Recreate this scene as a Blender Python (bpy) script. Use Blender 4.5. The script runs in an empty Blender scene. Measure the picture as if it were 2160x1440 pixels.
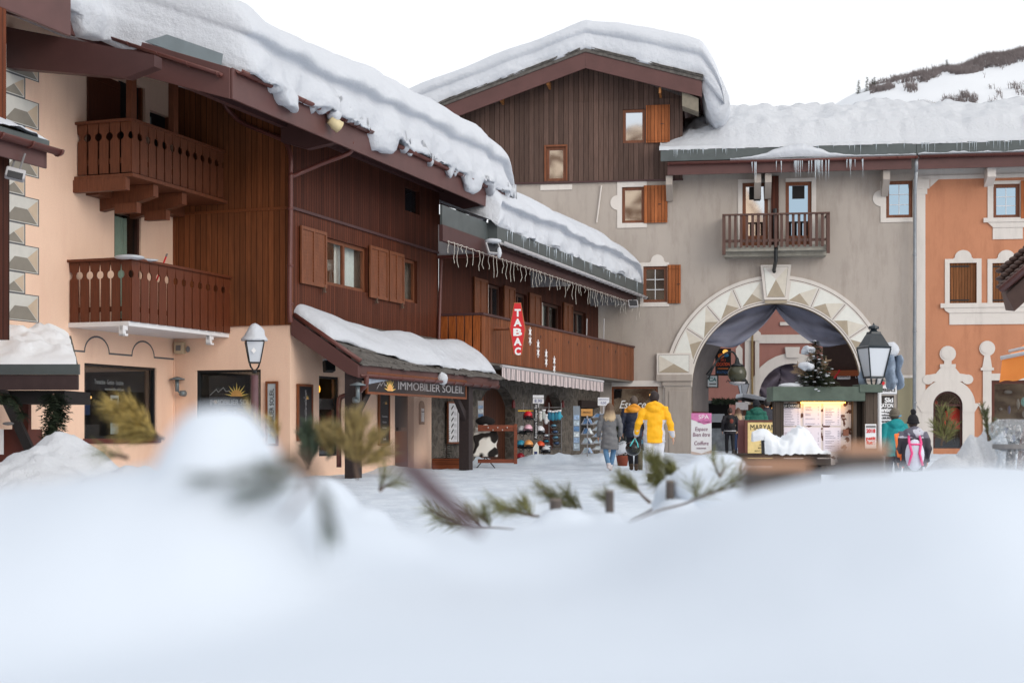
import bpy, bmesh, math, random
from mathutils import Vector, Matrix, noise
random.seed(7)
S = bpy.context.scene
COL = S.collection
HZ, FP, CH = 905.0, 3000.0, 1.05      # horizon row, focal length in photo pixels, camera height
# ---------------------------------------------------------------- camera
cd = bpy.data.cameras.new('camera'); cam = bpy.data.objects.new('camera', cd); COL.objects.link(cam)
cam.location = (0, 0, CH); cam.rotation_euler = (math.radians(90), 0, 0)
cd.lens = 50; cd.sensor_width = 36; cd.shift_y = (HZ-720)/2160; cd.clip_start = .05; cd.clip_end = 5000
cd.dof.use_dof = True; cd.dof.focus_distance = 34; cd.dof.aperture_fstop = 3.4
S.camera = cam
# ---------------------------------------------------------------- sky, sun, exposure
SUN_EL, SUN_AZ = math.radians(24), math.radians(138)
w = bpy.data.worlds.new("World"); S.world = w; w.use_nodes = True
nt = w.node_tree; bg = nt.nodes['Background']
sky = nt.nodes.new('ShaderNodeTexSky'); sky.sky_type = 'NISHITA'; sky.sun_disc = False
sky.sun_elevation = SUN_EL; sky.sun_rotation = SUN_AZ; sky.dust_density = 4; sky.air_density = 1.0
hs = nt.nodes.new('ShaderNodeHueSaturation'); hs.inputs['Saturation'].default_value = .30
mx = nt.nodes.new('ShaderNodeMix'); mx.data_type = 'RGBA'; mx.inputs[0].default_value = .72
nt.links.new(sky.outputs[0], hs.inputs['Color']); nt.links.new(hs.outputs[0], mx.inputs[6])
mx.inputs[7].default_value = (8.6, 8.75, 9.0, 1)      # thin even cloud in front of the blue
nt.links.new(mx.outputs[2], bg.inputs[0]); bg.inputs[1].default_value = .13
sd = bpy.data.lights.new('sun', 'SUN'); sd.energy = .75; sd.angle = math.radians(40); sd.color = (1, .93, .84)
sun = bpy.data.objects.new('sun', sd); COL.objects.link(sun)
sdir = Vector((math.sin(SUN_AZ)*math.cos(SUN_EL), math.cos(SUN_AZ)*math.cos(SUN_EL), math.sin(SUN_EL)))
sun.rotation_euler = sdir.to_track_quat('Z', 'Y').to_euler(); sun.location = (0, -20, 60)
S.view_settings.view_transform = 'Standard'; S.view_settings.look = 'None'
S.view_settings.exposure = 0.16; S.view_settings.gamma = 1
S.render.engine = 'CYCLES'
S.cycles.use_denoising = True
S.cycles.max_bounces = 6; S.cycles.transparent_max_bounces = 12
# ---------------------------------------------------------------- helpers
V = Vector
def W(px, py, Y): return V(((px-1080)/FP*Y, Y, CH+(HZ-py)/FP*Y))
def wloc(o):
    l = V((0, 0, 0))
    while o: l += o.location; o = o.parent
    return l
def tag(o, label=None, cat=None, group=None, kind=None):
    if label: o['label'] = label
    if cat: o['category'] = cat
    if group: o['group'] = group
    if kind: o['kind'] = kind
    return o
def thing(name, label, cat, loc, group=None):
    o = bpy.data.objects.new(name, None); COL.objects.link(o); o.location = V(loc)
    o.empty_display_size = .2
    return tag(o, label, cat, group)
class Fac:                                   # a vertical plane: point, direction left to right, outward normal to the viewer
    def __init__(s, X, Y, dx, dy):
        l = math.hypot(dx, dy); s.O = V((X, Y, 0)); s.d = V((dx/l, dy/l, 0)); s.n = V((dy/l, -dx/l, 0))
    def at(s, px, py, o=0):
        k = (px-1080)/FP
        Y = (o+s.O.dot(s.n))/(k*s.n.x+s.n.y); P = W(px, py, Y)
        return (P-s.O).dot(s.d), P.z
    def u(s, px, o=0): return s.at(px, HZ, o)[0]
    def p(s, u, z, o=0): return s.O+s.d*u+s.n*o+V((0, 0, z))
    def R(s, pl, pt, pr, pb, o=0):           # rectangle from pixels, both heights read at its left edge
        u0, z1 = s.at(pl, pt, o); _, z0 = s.at(pl, pb, o); return u0, s.u(pr, o), z0, z1
FRONT = lambda Y: Fac(0, Y, 1, 0)
class MB:
    def __init__(s): s.v = []; s.f = []; s.m = []
    def add(s, vs, fs, mi=0):
        b = len(s.v); s.v += [V(v) for v in vs]
        for f in fs: s.f.append(tuple(b+i for i in f)); s.m.append(mi)
        return s
    def quad(s, a, b, c, d, mi=0): return s.add([a, b, c, d], [(0, 1, 2, 3)], mi)
    def hexa(s, p, mi=0):
        return s.add(p, [(0, 3, 2, 1), (4, 5, 6, 7), (0, 1, 5, 4), (1, 2, 6, 5), (2, 3, 7, 6), (3, 0, 4, 7)], mi)
    def fb(s, F, u0, u1, z0, z1, o0, o1, mi=0):
        if u1 < u0: u0, u1 = u1, u0
        q = [F.p(u0, z0, o1), F.p(u1, z0, o1), F.p(u1, z0, o0), F.p(u0, z0, o0), F.p(u0, z1, o1), F.p(u1, z1, o1), F.p(u1, z1, o0), F.p(u0, z1, o0)]
        return s.hexa(q, mi)
    def prism(s, F, poly, o0, o1, mi=0):
        a = sum(poly[i][0]*poly[(i+1) % len(poly)][1]-poly[(i+1) % len(poly)][0]*poly[i][1] for i in range(len(poly)))
        if a < 0: poly = poly[::-1]
        n = len(poly); vs = [F.p(u, z, o1) for u, z in poly]+[F.p(u, z, o0) for u, z in poly]
        fs = [tuple(range(n)), tuple(range(2*n-1, n-1, -1))]+[(i, n+i, n+(i+1) % n, (i+1) % n) for i in range(n)]
        return s.add(vs, fs, mi)
    def face(s, F, poly, o, mi=0):
        a = sum(poly[i][0]*poly[(i+1) % len(poly)][1]-poly[(i+1) % len(poly)][0]*poly[i][1] for i in range(len(poly)))
        if a < 0: poly = poly[::-1]
        return s.add([F.p(u, z, o) for u, z in poly], [tuple(range(len(poly)))], mi)
    def box(s, c, sx, sy, sz, rz=0, mi=0, rx=0, ry=0):
        M = Matrix.Rotation(rz, 3, 'Z') @ Matrix.Rotation(ry, 3, 'Y') @ Matrix.Rotation(rx, 3, 'X'); c = V(c)
        q = [c+M @ V((x*sx/2, y*sy/2, z*sz/2)) for z in (-1, 1) for x, y in ((-1, -1), (1, -1), (1, 1), (-1, 1))]
        return s.hexa(q, mi)
    def tube(s, pts, r, n=8, mi=0, side=None):
        pts = [V(p) for p in pts]; N = len(pts)
        if not isinstance(r, (list, tuple)): r = [r]*N
        r = [x if isinstance(x, (list, tuple)) else (x, x) for x in r]
        vs = []; prev = None
        for i, p in enumerate(pts):
            t = (pts[min(i+1, N-1)]-pts[max(i-1, 0)]).normalized()
            if side is not None: a = V(side)
            elif prev is None: a = V((1, 0, 0)) if abs(t.x) < .8 else V((0, 1, 0))
            else: a = prev
            a = (a-t*a.dot(t))
            if a.length < 1e-4: a = V((0, 1, 0))-t*t.y
            a.normalize(); prev = a; b = t.cross(a)
            vs += [p+a*math.cos(k*2*math.pi/n)*r[i][0]+b*math.sin(k*2*math.pi/n)*r[i][1] for k in range(n)]
        fs = [(i*n+k, i*n+(k+1) % n, (i+1)*n+(k+1) % n, (i+1)*n+k) for i in range(N-1) for k in range(n)]
        fs += [tuple(range(n-1, -1, -1)), tuple((N-1)*n+k for k in range(n))]
        return s.add(vs, fs, mi)
    def lathe(s, c, prof, n=12, mi=0, rz=0):
        c = V(c); vs = [c+V((math.cos(rz+k*2*math.pi/n)*r, math.sin(rz+k*2*math.pi/n)*r, z)) for r, z in prof for k in range(n)]
        N = len(prof); fs = [(i*n+k, i*n+(k+1) % n, (i+1)*n+(k+1) % n, (i+1)*n+k) for i in range(N-1) for k in range(n)]
        fs += [tuple(range(n-1, -1, -1)), tuple((N-1)*n+k for k in range(n))]
        return s.add(vs, fs, mi)
    def ell(s, c, rx, ry, rz, nu=14, nv=9, mi=0, M=None, nz=0, seed=0):
        c = V(c); vs = []
        for j in range(nv+1):
            ph = -math.pi/2+math.pi*j/nv
            for i in range(nu):
                th = 2*math.pi*i/nu; q = V((math.cos(ph)*math.cos(th)*rx, math.cos(ph)*math.sin(th)*ry, math.sin(ph)*rz))
                if M: q = M @ q
                if nz: q *= 1+nz*noise.noise((c+q)*(1.2/max(rx, ry, rz))+V((seed, 0, 0)))
                vs.append(c+q)
        fs = [(j*nu+i, j*nu+(i+1) % nu, (j+1)*nu+(i+1) % nu, (j+1)*nu+i) for j in range(nv) for i in range(nu)]
        return s.add(vs, fs, mi)
SPLIT = {'corbel', 'balcony_post', 'divider_panel', 'wind_screen', 'beam', 'beam_end', 'window_notice', 'shop_display', 'ceiling_light', 'porch_post', 'purlin_end', 'heart_cutout', 'snow_patch', 'hinge', 'snow_lump', 'hanging_goods', 'arch_reveal', 'awning_bracket', 'drain_pipe', 'curtain', 'peg', 'blind', 'counter', 'pictures_', 'door_panel', 'rail', 'flashing'}
def mk(name, mb, mats, parent=None, F=None, smooth=False, loc=None, bevel=0, sub=0, label=None):
    if name in SPLIT and parent is not None:
        par = list(range(len(mb.v)))
        def fd(i):
            while par[i] != i: par[i] = par[par[i]]; i = par[i]
            return i
        for f in mb.f:
            for j in f[1:]: par[fd(j)] = fd(f[0])
        G = {}
        for f, mi in zip(mb.f, mb.m): G.setdefault(fd(f[0]), []).append((f, mi))
        if len(G) > 1:
            o = None
            for g in G.values():
                x = MB(); ids = {}
                for f, mi in g:
                    for i in f:
                        if i not in ids: ids[i] = len(x.v); x.v.append(mb.v[i])
                    x.f.append(tuple(ids[i] for i in f)); x.m.append(mi)
                o = mk_(name, x, mats, parent, F, smooth, loc, bevel, sub, label)
            return o
    return mk_(name, mb, mats, parent, F, smooth, loc, bevel, sub, label)
def mk_(name, mb, mats, parent=None, F=None, smooth=False, loc=None, bevel=0, sub=0, label=None):
    me = bpy.data.meshes.new(name)
    if parent is not None: off = wloc(parent)
    elif loc is not None: off = V(loc)
    else:
        xs = [v.x for v in mb.v]; ys = [v.y for v in mb.v]; off = V(((min(xs)+max(xs))/2, (min(ys)+max(ys))/2, min(v.z for v in mb.v)))
    me.from_pydata([v-off for v in mb.v], [], mb.f)
    if not isinstance(mats, (list, tuple)): mats = [mats]
    for m in mats: me.materials.append(m)
    me.polygons.foreach_set('material_index', [min(i, len(mats)-1) for i in mb.m])
    if smooth: me.polygons.foreach_set('use_smooth', [True]*len(me.polygons))
    d, n = (F.d, F.n) if F else (V((1, 0, 0)), V((0, -1, 0)))
    O = F.O if F else V((0, 0, 0))
    uv = me.uv_layers.new(name='UVMap'); dat = [0.0]*(2*len(me.loops)); me.calc_loop_triangles()
    vv = me.vertices; lp = me.loops
    for p in me.polygons:
        N = p.normal; mode = 2 if abs(N.z) > .8 else (0 if abs(N.dot(n)) >= .6 else 1)
        for li in p.loop_indices:
            q = vv[lp[li].vertex_index].co+off-O
            a, b = (q.dot(d), q.z) if mode == 0 else ((q.dot(n), q.z) if mode == 1 else (q.dot(d), q.dot(n)))
            dat[2*li] = a; dat[2*li+1] = b
    uv.data.foreach_set('uv', dat)
    me.update()
    o = bpy.data.objects.new(name, me); COL.objects.link(o)
    if parent is not None: o.parent = parent
    else: o.location = off
    if bevel:
        b = o.modifiers.new('bevel', 'BEVEL'); b.width = bevel; b.segments = 2; b.limit_method = 'ANGLE'
    if sub:
        m = o.modifiers.new('sub', 'SUBSURF'); m.levels = m.render_levels = sub
    if label: o['label'] = label
    return o
def dup(o, parent=None, loc=None):           # a copy of a thing or part with its own parts
    c = o.copy(); COL.objects.link(c); c.parent = parent
    if loc is not None: c.location = V(loc)
    for ch in list(o.children): dup(ch, c)
    return c
# ---------------------------------------------------------------- materials
def lin(c):
    return tuple((x/255/12.92 if x/255 <= .04045 else ((x/255+.055)/1.055)**2.4) for x in c)
def base(name, col, rough=.6, metal=0, ior=1.45, emis=None, estr=0, alpha=1):
    m = bpy.data.materials.new(name); m.use_nodes = True; b = m.node_tree.nodes['Principled BSDF']
    b.inputs['Base Color'].default_value = (*col, 1); b.inputs['Roughness'].default_value = rough
    b.inputs['Metallic'].default_value = metal; b.inputs['IOR'].default_value = ior
    if emis: b.inputs['Emission Color'].default_value = (*emis, 1); b.inputs['Emission Strength'].default_value = estr
    return m
class N_:
    def __init__(s, m): s.t = m.node_tree; s.b = s.t.nodes['Principled BSDF']
    def n(s, typ, **k):
        x = s.t.nodes.new(typ)
        for a, b in k.items():
            if a.startswith('i_'): x.inputs[a[2:]].default_value = b
            else: setattr(x, a, b)
        return x
    def l(s, a, b): s.t.links.new(a, b)
    def math(s, op, a, b=None):
        x = s.n('ShaderNodeMath', operation=op)
        for i, q in enumerate((a, b)):
            if q is None: continue
            if isinstance(q, (int, float)): x.inputs[i].default_value = q
            else: s.l(q, x.inputs[i])
        return x.outputs[0]
    def noise(s, co, scale, detail=4, rough=.55):
        x = s.n('ShaderNodeTexNoise'); x.inputs['Scale'].default_value = scale; x.inputs['Detail'].default_value = detail; x.inputs['Roughness'].default_value = rough
        s.l(co, x.inputs['Vector']); return x.outputs['Fac']
    def ramp(s, f, a, b, ca, cb):
        x = s.n('ShaderNodeMapRange'); x.inputs[1].default_value = a; x.inputs[2].default_value = b; x.inputs[3].default_value = 0; x.inputs[4].default_value = 1
        s.l(f, x.inputs[0]); y = s.n('ShaderNodeMix', data_type='RGBA'); s.l(x.outputs[0], y.inputs[0])
        for i, c in ((6, ca), (7, cb)):
            if isinstance(c, tuple): y.inputs[i].default_value = (*c, 1)
            else: s.l(c, y.inputs[i])
        return y.outputs[2]
    def mix(s, f, a, b): return s.ramp(f, 0, 1, a, b)
    def bump(s, h, strength, dist=.02):
        x = s.n('ShaderNodeBump'); x.inputs['Strength'].default_value = strength; x.inputs['Distance'].default_value = dist
        s.l(h, x.inputs['Height']); s.l(x.outputs[0], s.b.inputs['Normal']); return x
    def co(s, which='UV', sx=1, sy=1, sz=1):
        c = s.n('ShaderNodeTexCoord'); m = s.n('ShaderNodeMapping'); m.inputs['Scale'].default_value = (sx, sy, sz)
        s.l(c.outputs[which], m.inputs[0]); return m.outputs[0]
def mul(c, k): return tuple(min(1, x*k) for x in c)
def flat(name, rgb, rough=.6, var=.12, scale=6, bump=0, **k):
    c = lin(rgb); m = base(name, c, rough, **k); n = N_(m); co = n.co('Object'); f = n.noise(co, scale)
    n.l(n.ramp(f, .3, .7, mul(c, 1-var), mul(c, 1+var)), n.b.inputs['Base Color'])
    if bump: n.bump(n.noise(co, scale*6), bump, .01)
    return m
def stucco(name, rgb, stain=.10, grime=None):
    c = lin(rgb); m = base(name, c, .92); n = N_(m); uv = n.co('UV'); st = n.co('UV', 1.2, .25, 1)
    a = n.ramp(n.noise(uv, .7, 5, .6), .3, .7, mul(c, 1-stain), mul(c, 1+stain*.6))
    g = grime or mul(c, .78)
    b = n.ramp(n.noise(st, 1.9, 6, .7), .48, .72, a, g)
    d = n.ramp(n.noise(uv, 38, 3), .35, .7, mul(c, .9), mul(c, 1.06))
    x = n.n('ShaderNodeMix', data_type='RGBA'); x.inputs[0].default_value = .4; n.l(b, x.inputs[6]); n.l(d, x.inputs[7])
    n.l(x.outputs[2], n.b.inputs['Base Color']); n.bump(n.noise(uv, 55, 4, .7), .45, .012); return m
def planks(name, rgb, wdt=.13, var=.35, rough=.6, groove=.06, horiz=False, knots=True, weather=None):
    c = lin(rgb); m = base(name, c, rough); n = N_(m); n.b.inputs['Specular IOR Level'].default_value = .2; tc = n.n('ShaderNodeTexCoord'); sp = n.n('ShaderNodeSeparateXYZ'); n.l(tc.outputs['UV'], sp.inputs[0])
    u, z = (sp.outputs[0], sp.outputs[1]) if not horiz else (sp.outputs[1], sp.outputs[0])
    q = n.math('DIVIDE', u, wdt); fl = n.math('FLOOR', q); fr = n.math('FRACT', q)
    wn = n.n('ShaderNodeTexWhiteNoise', noise_dimensions='1D'); n.l(fl, wn.inputs['W'])
    cv = n.n('ShaderNodeCombineXYZ'); n.l(n.math('ADD', n.math('MULTIPLY', u, 26), n.math('MULTIPLY', wn.outputs[0], 40)), cv.inputs[0]); n.l(n.math('MULTIPLY', z, 1.3), cv.inputs[1])
    gr = n.noise(cv.outputs[0], 1.0, 6, .65)
    a = n.ramp(wn.outputs[0], 0, 1, mul(c, 1-var), mul(c, 1+var))
    bmx = n.n('ShaderNodeMix', data_type='RGBA', blend_type='MULTIPLY'); bmx.inputs[0].default_value = 1; n.l(a, bmx.inputs[6])
    n.l(n.ramp(gr, .3, .7, (.62, .58, .56), (1.15, 1.15, 1.15)), bmx.inputs[7]); colr = bmx.outputs[2]
    if weather:
        big = n.noise(n.co('UV', 1, .35, 1), 1.1, 5, .6); colr = n.ramp(big, .45, .72, colr, lin(weather))
    e = n.math('ABSOLUTE', n.math('SUBTRACT', fr, .5)); g = n.math('GREATER_THAN', e, .5-groove)
    colr = n.mix(g, colr, mul(c, .18)); n.l(colr, n.b.inputs['Base Color'])
    h = n.math('SUBTRACT', n.math('MULTIPLY', gr, .25), g); n.bump(h, .6, .012); return m
def woody(name, rgb, rough=.6, var=.25, ax='z', bump=.25):
    c = lin(rgb); m = base(name, c, rough); n = N_(m); sc = {'z': (14, 14, 1.2), 'x': (1.2, 14, 14), 'y': (14, 1.2, 14), 'u': (1.5, 16, 1), 'v': (16, 1.5, 1)}[ax]
    co = n.co('UV' if ax in 'uv' else 'Object', *sc); f = n.noise(co, 1.6, 6, .65); n.l(n.ramp(f, .3, .72, mul(c, 1-var*1.6), mul(c, 1+var)), n.b.inputs['Base Color'])
    n.bump(f, bump, .01); return m
def snowm(name, col=(.76, .79, .83), b1=.25, scale=9, dist=.05, fine=.5):
    m = base(name, col, .75); n = N_(m); co = n.co('Object'); f1 = n.noise(co, scale, 6, .6); f2 = n.noise(co, scale*9, 4, .7)
    h = n.math('ADD', f1, n.math('MULTIPLY', f2, fine*.3)); n.bump(h, b1, dist)
    n.b.inputs['Subsurface Weight'].default_value = .0; return m
def emit(name, rgb, st):
    return base(name, mul(lin(rgb), .5), .5, emis=lin(rgb), estr=st)
def clearglass(name, refl=.16, tint=(.93, .96, .96)):
    m = bpy.data.materials.new(name); m.use_nodes = True; t = m.node_tree; t.nodes.clear()
    o = t.nodes.new('ShaderNodeOutputMaterial'); x = t.nodes.new('ShaderNodeMixShader'); a = t.nodes.new('ShaderNodeBsdfTransparent'); g = t.nodes.new('ShaderNodeBsdfGlossy')
    a.inputs[0].default_value = (*tint, 1); g.inputs[0].default_value = (1, 1, 1, 1); g.inputs['Roughness'].default_value = .03; x.inputs[0].default_value = refl
    t.links.new(a.outputs[0], x.inputs[1]); t.links.new(g.outputs[0], x.inputs[2]); t.links.new(x.outputs[0], o.inputs[0]); return m
M = {}
M['peach'] = stucco('peach_stucco', (243, 207, 182), .04, grime=lin((232, 192, 168)))
M['grey_stucco'] = stucco('grey_stucco', (176, 166, 157), .10, grime=lin((146, 135, 126)))
M['orange_stucco'] = stucco('orange_stucco', (192, 132, 100), .12, grime=lin((164, 108, 80)))
M['rose_stucco'] = stucco('rose_stucco', (160, 112, 102), .08)
M['cream_trim'] = stucco('cream_trim', (216, 209, 202), .05)
M['clad_red'] = planks('red_brown_cladding', (92, 49, 33), .11, .22, .5, .07)
M['clad_warm'] = planks('warm_brown_cladding', (126, 75, 46), .14, .22, .55, .05, weather=(96, 58, 38))
M['clad_dark'] = planks('dark_cladding', (80, 42, 30), .12, .25, .6, .07)
M['clad_grey'] = planks('weathered_cladding', (100, 80, 72), .19, .28, .75, .05, weather=(84, 68, 62))
M['balc_red'] = woody('balcony_wood', (110, 62, 40), .5, .22, 'v')
M['balc_orange'] = woody('balcony_orange_wood', (158, 84, 34), .5, .35, 'v')
M['balc_mid'] = planks('balcony_boards', (128, 76, 48), .2, .22, .5, .05)
M['balc_grey'] = woody('grey_brown_wood', (92, 66, 58), .7, .25, 'v')
M['shutter'] = woody('shutter_wood', (120, 70, 44), .5, .3, 'v')
M['shutter_bd'] = planks('shutter_boards', (164, 98, 58), .13, .28, .55, .07, weather=(130, 72, 38))
M['shutter_dk'] = planks('closed_shutter_boards', (128, 82, 48), .1, .2, .55, .08)
M['frame'] = woody('window_wood', (122, 68, 38), .45, .2, 'v')
M['dkbrown'] = flat('dark_brown_paint', (74, 48, 47), .5, .08, 3)
M['maroon'] = flat('maroon_fascia', (90, 59, 56), .48, .12, 2)
M['gutter'] = flat('brown_gutter', (98, 56, 50), .35, .06, 3)
M['zinc'] = flat('zinc_sheet', (118, 128, 132), .42, .12, 2, metal=.25)
M['zinc_dk'] = flat('dark_zinc', (86, 92, 92), .5, .14, 2, metal=.2)
M['slate'] = flat('stone_slab', (92, 88, 84), .85, .35, 7, .4)
M['snow'] = snowm('roof_snow', (.58, .605, .65), b1=.55, scale=5, dist=.10)
M['snow_bright'] = snowm('bright_snow', (.86, .88, .91), .4, 7, .05, 1)
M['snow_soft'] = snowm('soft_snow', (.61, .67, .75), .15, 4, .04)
M['snow_ground'] = snowm('trodden_snow', (.80, .845, .90), .6, 5, .05, 1.6)
_n = N_(M['snow_ground']); _c = _n.co('Object', 1, .5, 1); _n.l(_n.ramp(_n.noise(_c, 1.6, 8, .7), .40, .62, (.58, .65, .74), (.72, .79, .87)), _n.b.inputs['Base Color'])  # blue of skylit shade put into the mottled snow colour
M['snow_rough'] = snowm('lumpy_snow', (.61, .63, .665), .6, 6, .12, 1)
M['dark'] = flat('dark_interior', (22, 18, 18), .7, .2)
M['black'] = flat('black_metal', (26, 30, 33), .4, .1)
M['blackp'] = flat('black_panel', (30, 29, 33), .35, .1)
M['white'] = flat('white_paint', (222, 222, 224), .6, .04)
M['grey'] = flat('mid_grey', (120, 118, 118), .7, .1)
M['lightgrey'] = flat('light_grey', (178, 176, 178), .7, .06)
M['pane'] = base('window_glass', (.012, .015, .018), .04, ior=1.9)
M['pane_m'] = base('mirroring_glass', (.62, .66, .70), .03, metal=1)
M['pane_s'] = base('sky_tinted_mirror_glass', (.36, .47, .56), .03, metal=1)  # mirror tinted blue, standing in for the colour of the reflected sky
M['clear'] = clearglass('clear_glass', .07)
M['red'] = flat('red_paint', (205, 28, 38), .45, .05)
M['ink'] = flat('black_ink', (25, 22, 24), .6, .05)
M['silver'] = flat('silver_letters', (150, 148, 150), .4, .05)
M['letters_w'] = flat('white_letters', (235, 235, 235), .5, .02)
M['sunyel'] = flat('sun_yellow', (240, 205, 110), .5, .08)
M['stem'] = flat('bark', (92, 74, 62), .85, .3, 30)
M['cream_cloth'] = flat('white_curtain', (214, 212, 206), .85, .06)
def text(s, F, u, z, o, size, mat, parent, width=None, align='LEFT', ital=0, name='lettering', ext=.004, bold=0, rot=0, sx=1):
    c = bpy.data.curves.new(name, 'FONT'); c.body = s; c.size = size; c.extrude = ext; c.align_x = 'LEFT'; c.shear = ital; c.offset = bold; c.resolution_u = 3
    c.space_character = 1.0
    t = bpy.data.objects.new('t', c); COL.objects.link(t); bpy.context.view_layer.update()
    me = bpy.data.meshes.new_from_object(t.evaluated_get(bpy.context.evaluated_depsgraph_get()))
    COL.objects.unlink(t); bpy.data.objects.remove(t)
    vs = [v.co.copy() for v in me.vertices]; fs = [tuple(p.vertices) for p in me.polygons]; bpy.data.meshes.remove(me)
    if not vs: return None
    x0 = min(v.x for v in vs); x1 = max(v.x for v in vs); k = width/(x1-x0) if width else sx; wd = (x1-x0)*k
    sh = {'LEFT': 0, 'CENTER': -wd/2, 'RIGHT': -wd}[align]
    mb = MB(); cr, sr = math.cos(rot), math.sin(rot)
    pts = []
    for v in vs:
        a = (v.x-x0)*k+sh; b = v.y
        a, b = a*cr-b*sr, a*sr+b*cr
        pts.append(F.p(u+a, z+b, o+v.z))
    mb.add(pts, fs); return mk(name, mb, mat, parent, F)
def fillip(F, px, py, o): return F.at(px, py, o)
def remesh(name, mb, mats, parent, vox=.012, smooth=4, colf=None, F=None):
    me = bpy.data.meshes.new('tmp'); me.from_pydata(mb.v, [], mb.f); o = bpy.data.objects.new('tmp', me); COL.objects.link(o)
    r = o.modifiers.new('r', 'REMESH'); r.mode = 'VOXEL'; r.voxel_size = vox
    s = o.modifiers.new('s', 'SMOOTH'); s.iterations = smooth; s.factor = .5
    bpy.context.view_layer.update(); nm = bpy.data.meshes.new_from_object(o.evaluated_get(bpy.context.evaluated_depsgraph_get()))
    COL.objects.unlink(o); bpy.data.objects.remove(o)
    out = MB(); out.v = [v.co.copy() for v in nm.vertices]; out.f = [tuple(p.vertices) for p in nm.polygons]
    out.m = [colf(p.center) if colf else 0 for p in nm.polygons]; bpy.data.meshes.remove(nm)
    return mk(name, out, mats, parent, F, smooth=True)
def wall(F, u0, u1, z0, z1, holes, mat, parent, name='wall', reveal=.18, o=0, arch=None):
    us = sorted({u0, u1, *[h[0] for h in holes], *[h[1] for h in holes]}); zs = sorted({z0, z1, *[h[2] for h in holes], *[h[3] for h in holes]})
    us = [x for x in us if u0 <= x <= u1]; zs = [x for x in zs if z0 <= x <= z1]; mb = MB()
    for a, b in zip(us, us[1:]):
        for c, d in zip(zs, zs[1:]):
            mu, mz = (a+b)/2, (c+d)/2
            if any(h[0] < mu < h[1] and h[2] < mz < h[3] for h in holes): continue
            mb.quad(F.p(a, c, o), F.p(b, c, o), F.p(b, d, o), F.p(a, d, o))
    for h in holes:
        a, b, c, d = h[:4]; r = h[4] if len(h) > 4 else reveal
        if r <= 0: continue
        for (x0, y0), (x1, y1) in (((a, c), (b, c)), ((b, c), (b, d)), ((b, d), (a, d)), ((a, d), (a, c))):
            mb.quad(F.p(x0, y0, o), F.p(x0, y0, o-r), F.p(x1, y1, o-r), F.p(x1, y1, o))
    if arch:
        for poly in arch: mb.face(F, poly, o)
    return mk(name, mb, mat, parent, F)
def window(F, u0, u1, z0, z1, parent, o=-.1, fw=.07, mat=None, pane=None, nx=1, nz=1, name='window', sash=0, bars=.025, room=None, label=None):
    mat = mat or M['frame']; mb = MB(); e = .002
    mb.fb(F, u0+e, u0+fw, z0+e, z1-e, o-.05, o+.02); mb.fb(F, u1-fw, u1-e, z0+e, z1-e, o-.05, o+.02)
    mb.fb(F, u0+fw, u1-fw, z0+e, z0+fw, o-.05, o+.017); mb.fb(F, u0+fw, u1-fw, z1-fw, z1-e, o-.05, o+.017)
    for i in range(1, sash+1):
        c = u0+(u1-u0)*i/(sash+1); mb.fb(F, c-fw*.6, c+fw*.6, z0+fw, z1-fw, o-.05, o+.014)
    fr = mk(name, mb, mat, parent, F, label=label)
    p = MB(); p.fb(F, u0+fw*.8, u1-fw*.8, z0+fw*.8, z1-fw*.8, o-.045, o-.03); mk('pane', p, pane or M['pane'], fr, F)
    if nx > 1 or nz > 1:
        b = MB()
        for i in range(1, nx): c = u0+fw+(u1-u0-2*fw)*i/nx; b.fb(F, c-bars/2, c+bars/2, z0+fw, z1-fw, o-.03, o-.012)
        for i in range(1, nz): c = z0+fw+(z1-z0-2*fw)*i/nz; b.fb(F, u0+fw, u1-fw, c-bars/2, c+bars/2, o-.03, o-.014)
        mk('glazing_bar', b, M['white'] if nx > 1 else mat, fr, F)
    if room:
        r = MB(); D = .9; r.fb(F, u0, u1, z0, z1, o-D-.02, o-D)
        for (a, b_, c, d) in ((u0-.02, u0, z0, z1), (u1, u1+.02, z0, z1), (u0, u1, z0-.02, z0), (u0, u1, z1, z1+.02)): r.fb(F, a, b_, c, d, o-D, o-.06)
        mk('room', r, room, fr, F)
    return fr
def shutter(F, u0, u1, z0, z1, parent, mat=None, o=.03, style='board', label=None):
    mb = MB()
    if style == 'board':
        mb.fb(F, u0, u1, z0, z1, o, o+.035); s = mk('shutter', mb, mat or M['shutter_bd'], parent, F, bevel=.006, label=label)
        b = MB()
        for zz in (z0+.12, z1-.12): b.fb(F, u0+.02, u1-.02, zz-.03, zz+.03, o+.036, o+.055)
        b.fb(F, (u0+u1)/2+.1, (u0+u1)/2+.22, (z0+z1)/2-.02, (z0+z1)/2, o+.036, o+.06, 1)
        mk('batten', b, [mat or M['shutter'], M['black']], s, F)
    else:
        f = .07; mb.fb(F, u0, u1, z0, z1, o, o+.02)
        for (a, b_, c, d) in ((u0, u0+f, z0, z1), (u1-f, u1, z0, z1), (u0+f, u1-f, z0, z0+f), (u0+f, u1-f, z1-f, z1), ((u0+u1)/2-f/2, (u0+u1)/2+f/2, z0+f, z1-f)): mb.fb(F, a, b_, c, d, o+.02, o+.045)
        um = (u0+u1)/2
        for hx, (a, b_) in enumerate(((u0+f, um-f/2), (um+f/2, u1-f))):
            nn = int((z1-z0)/.09)
            for k in range(nn):
                zz = z0+f+.02+k*(z1-z0-2*f-.1)/nn; dz = .05 if style == 'herring' else 0
                d0, d1 = (zz, zz+dz) if hx == 0 else (zz+dz, zz)
                mb.add([F.p(a, d0, o+.021), F.p(b_, d1, o+.021), F.p(b_, d1+.045, o+.03), F.p(a, d0+.045, o+.03)], [(0, 1, 2, 3)])
        s = mk('shutter', mb, mat or M['shutter'], parent, F, label=label)
    return s
ICI = None
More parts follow.
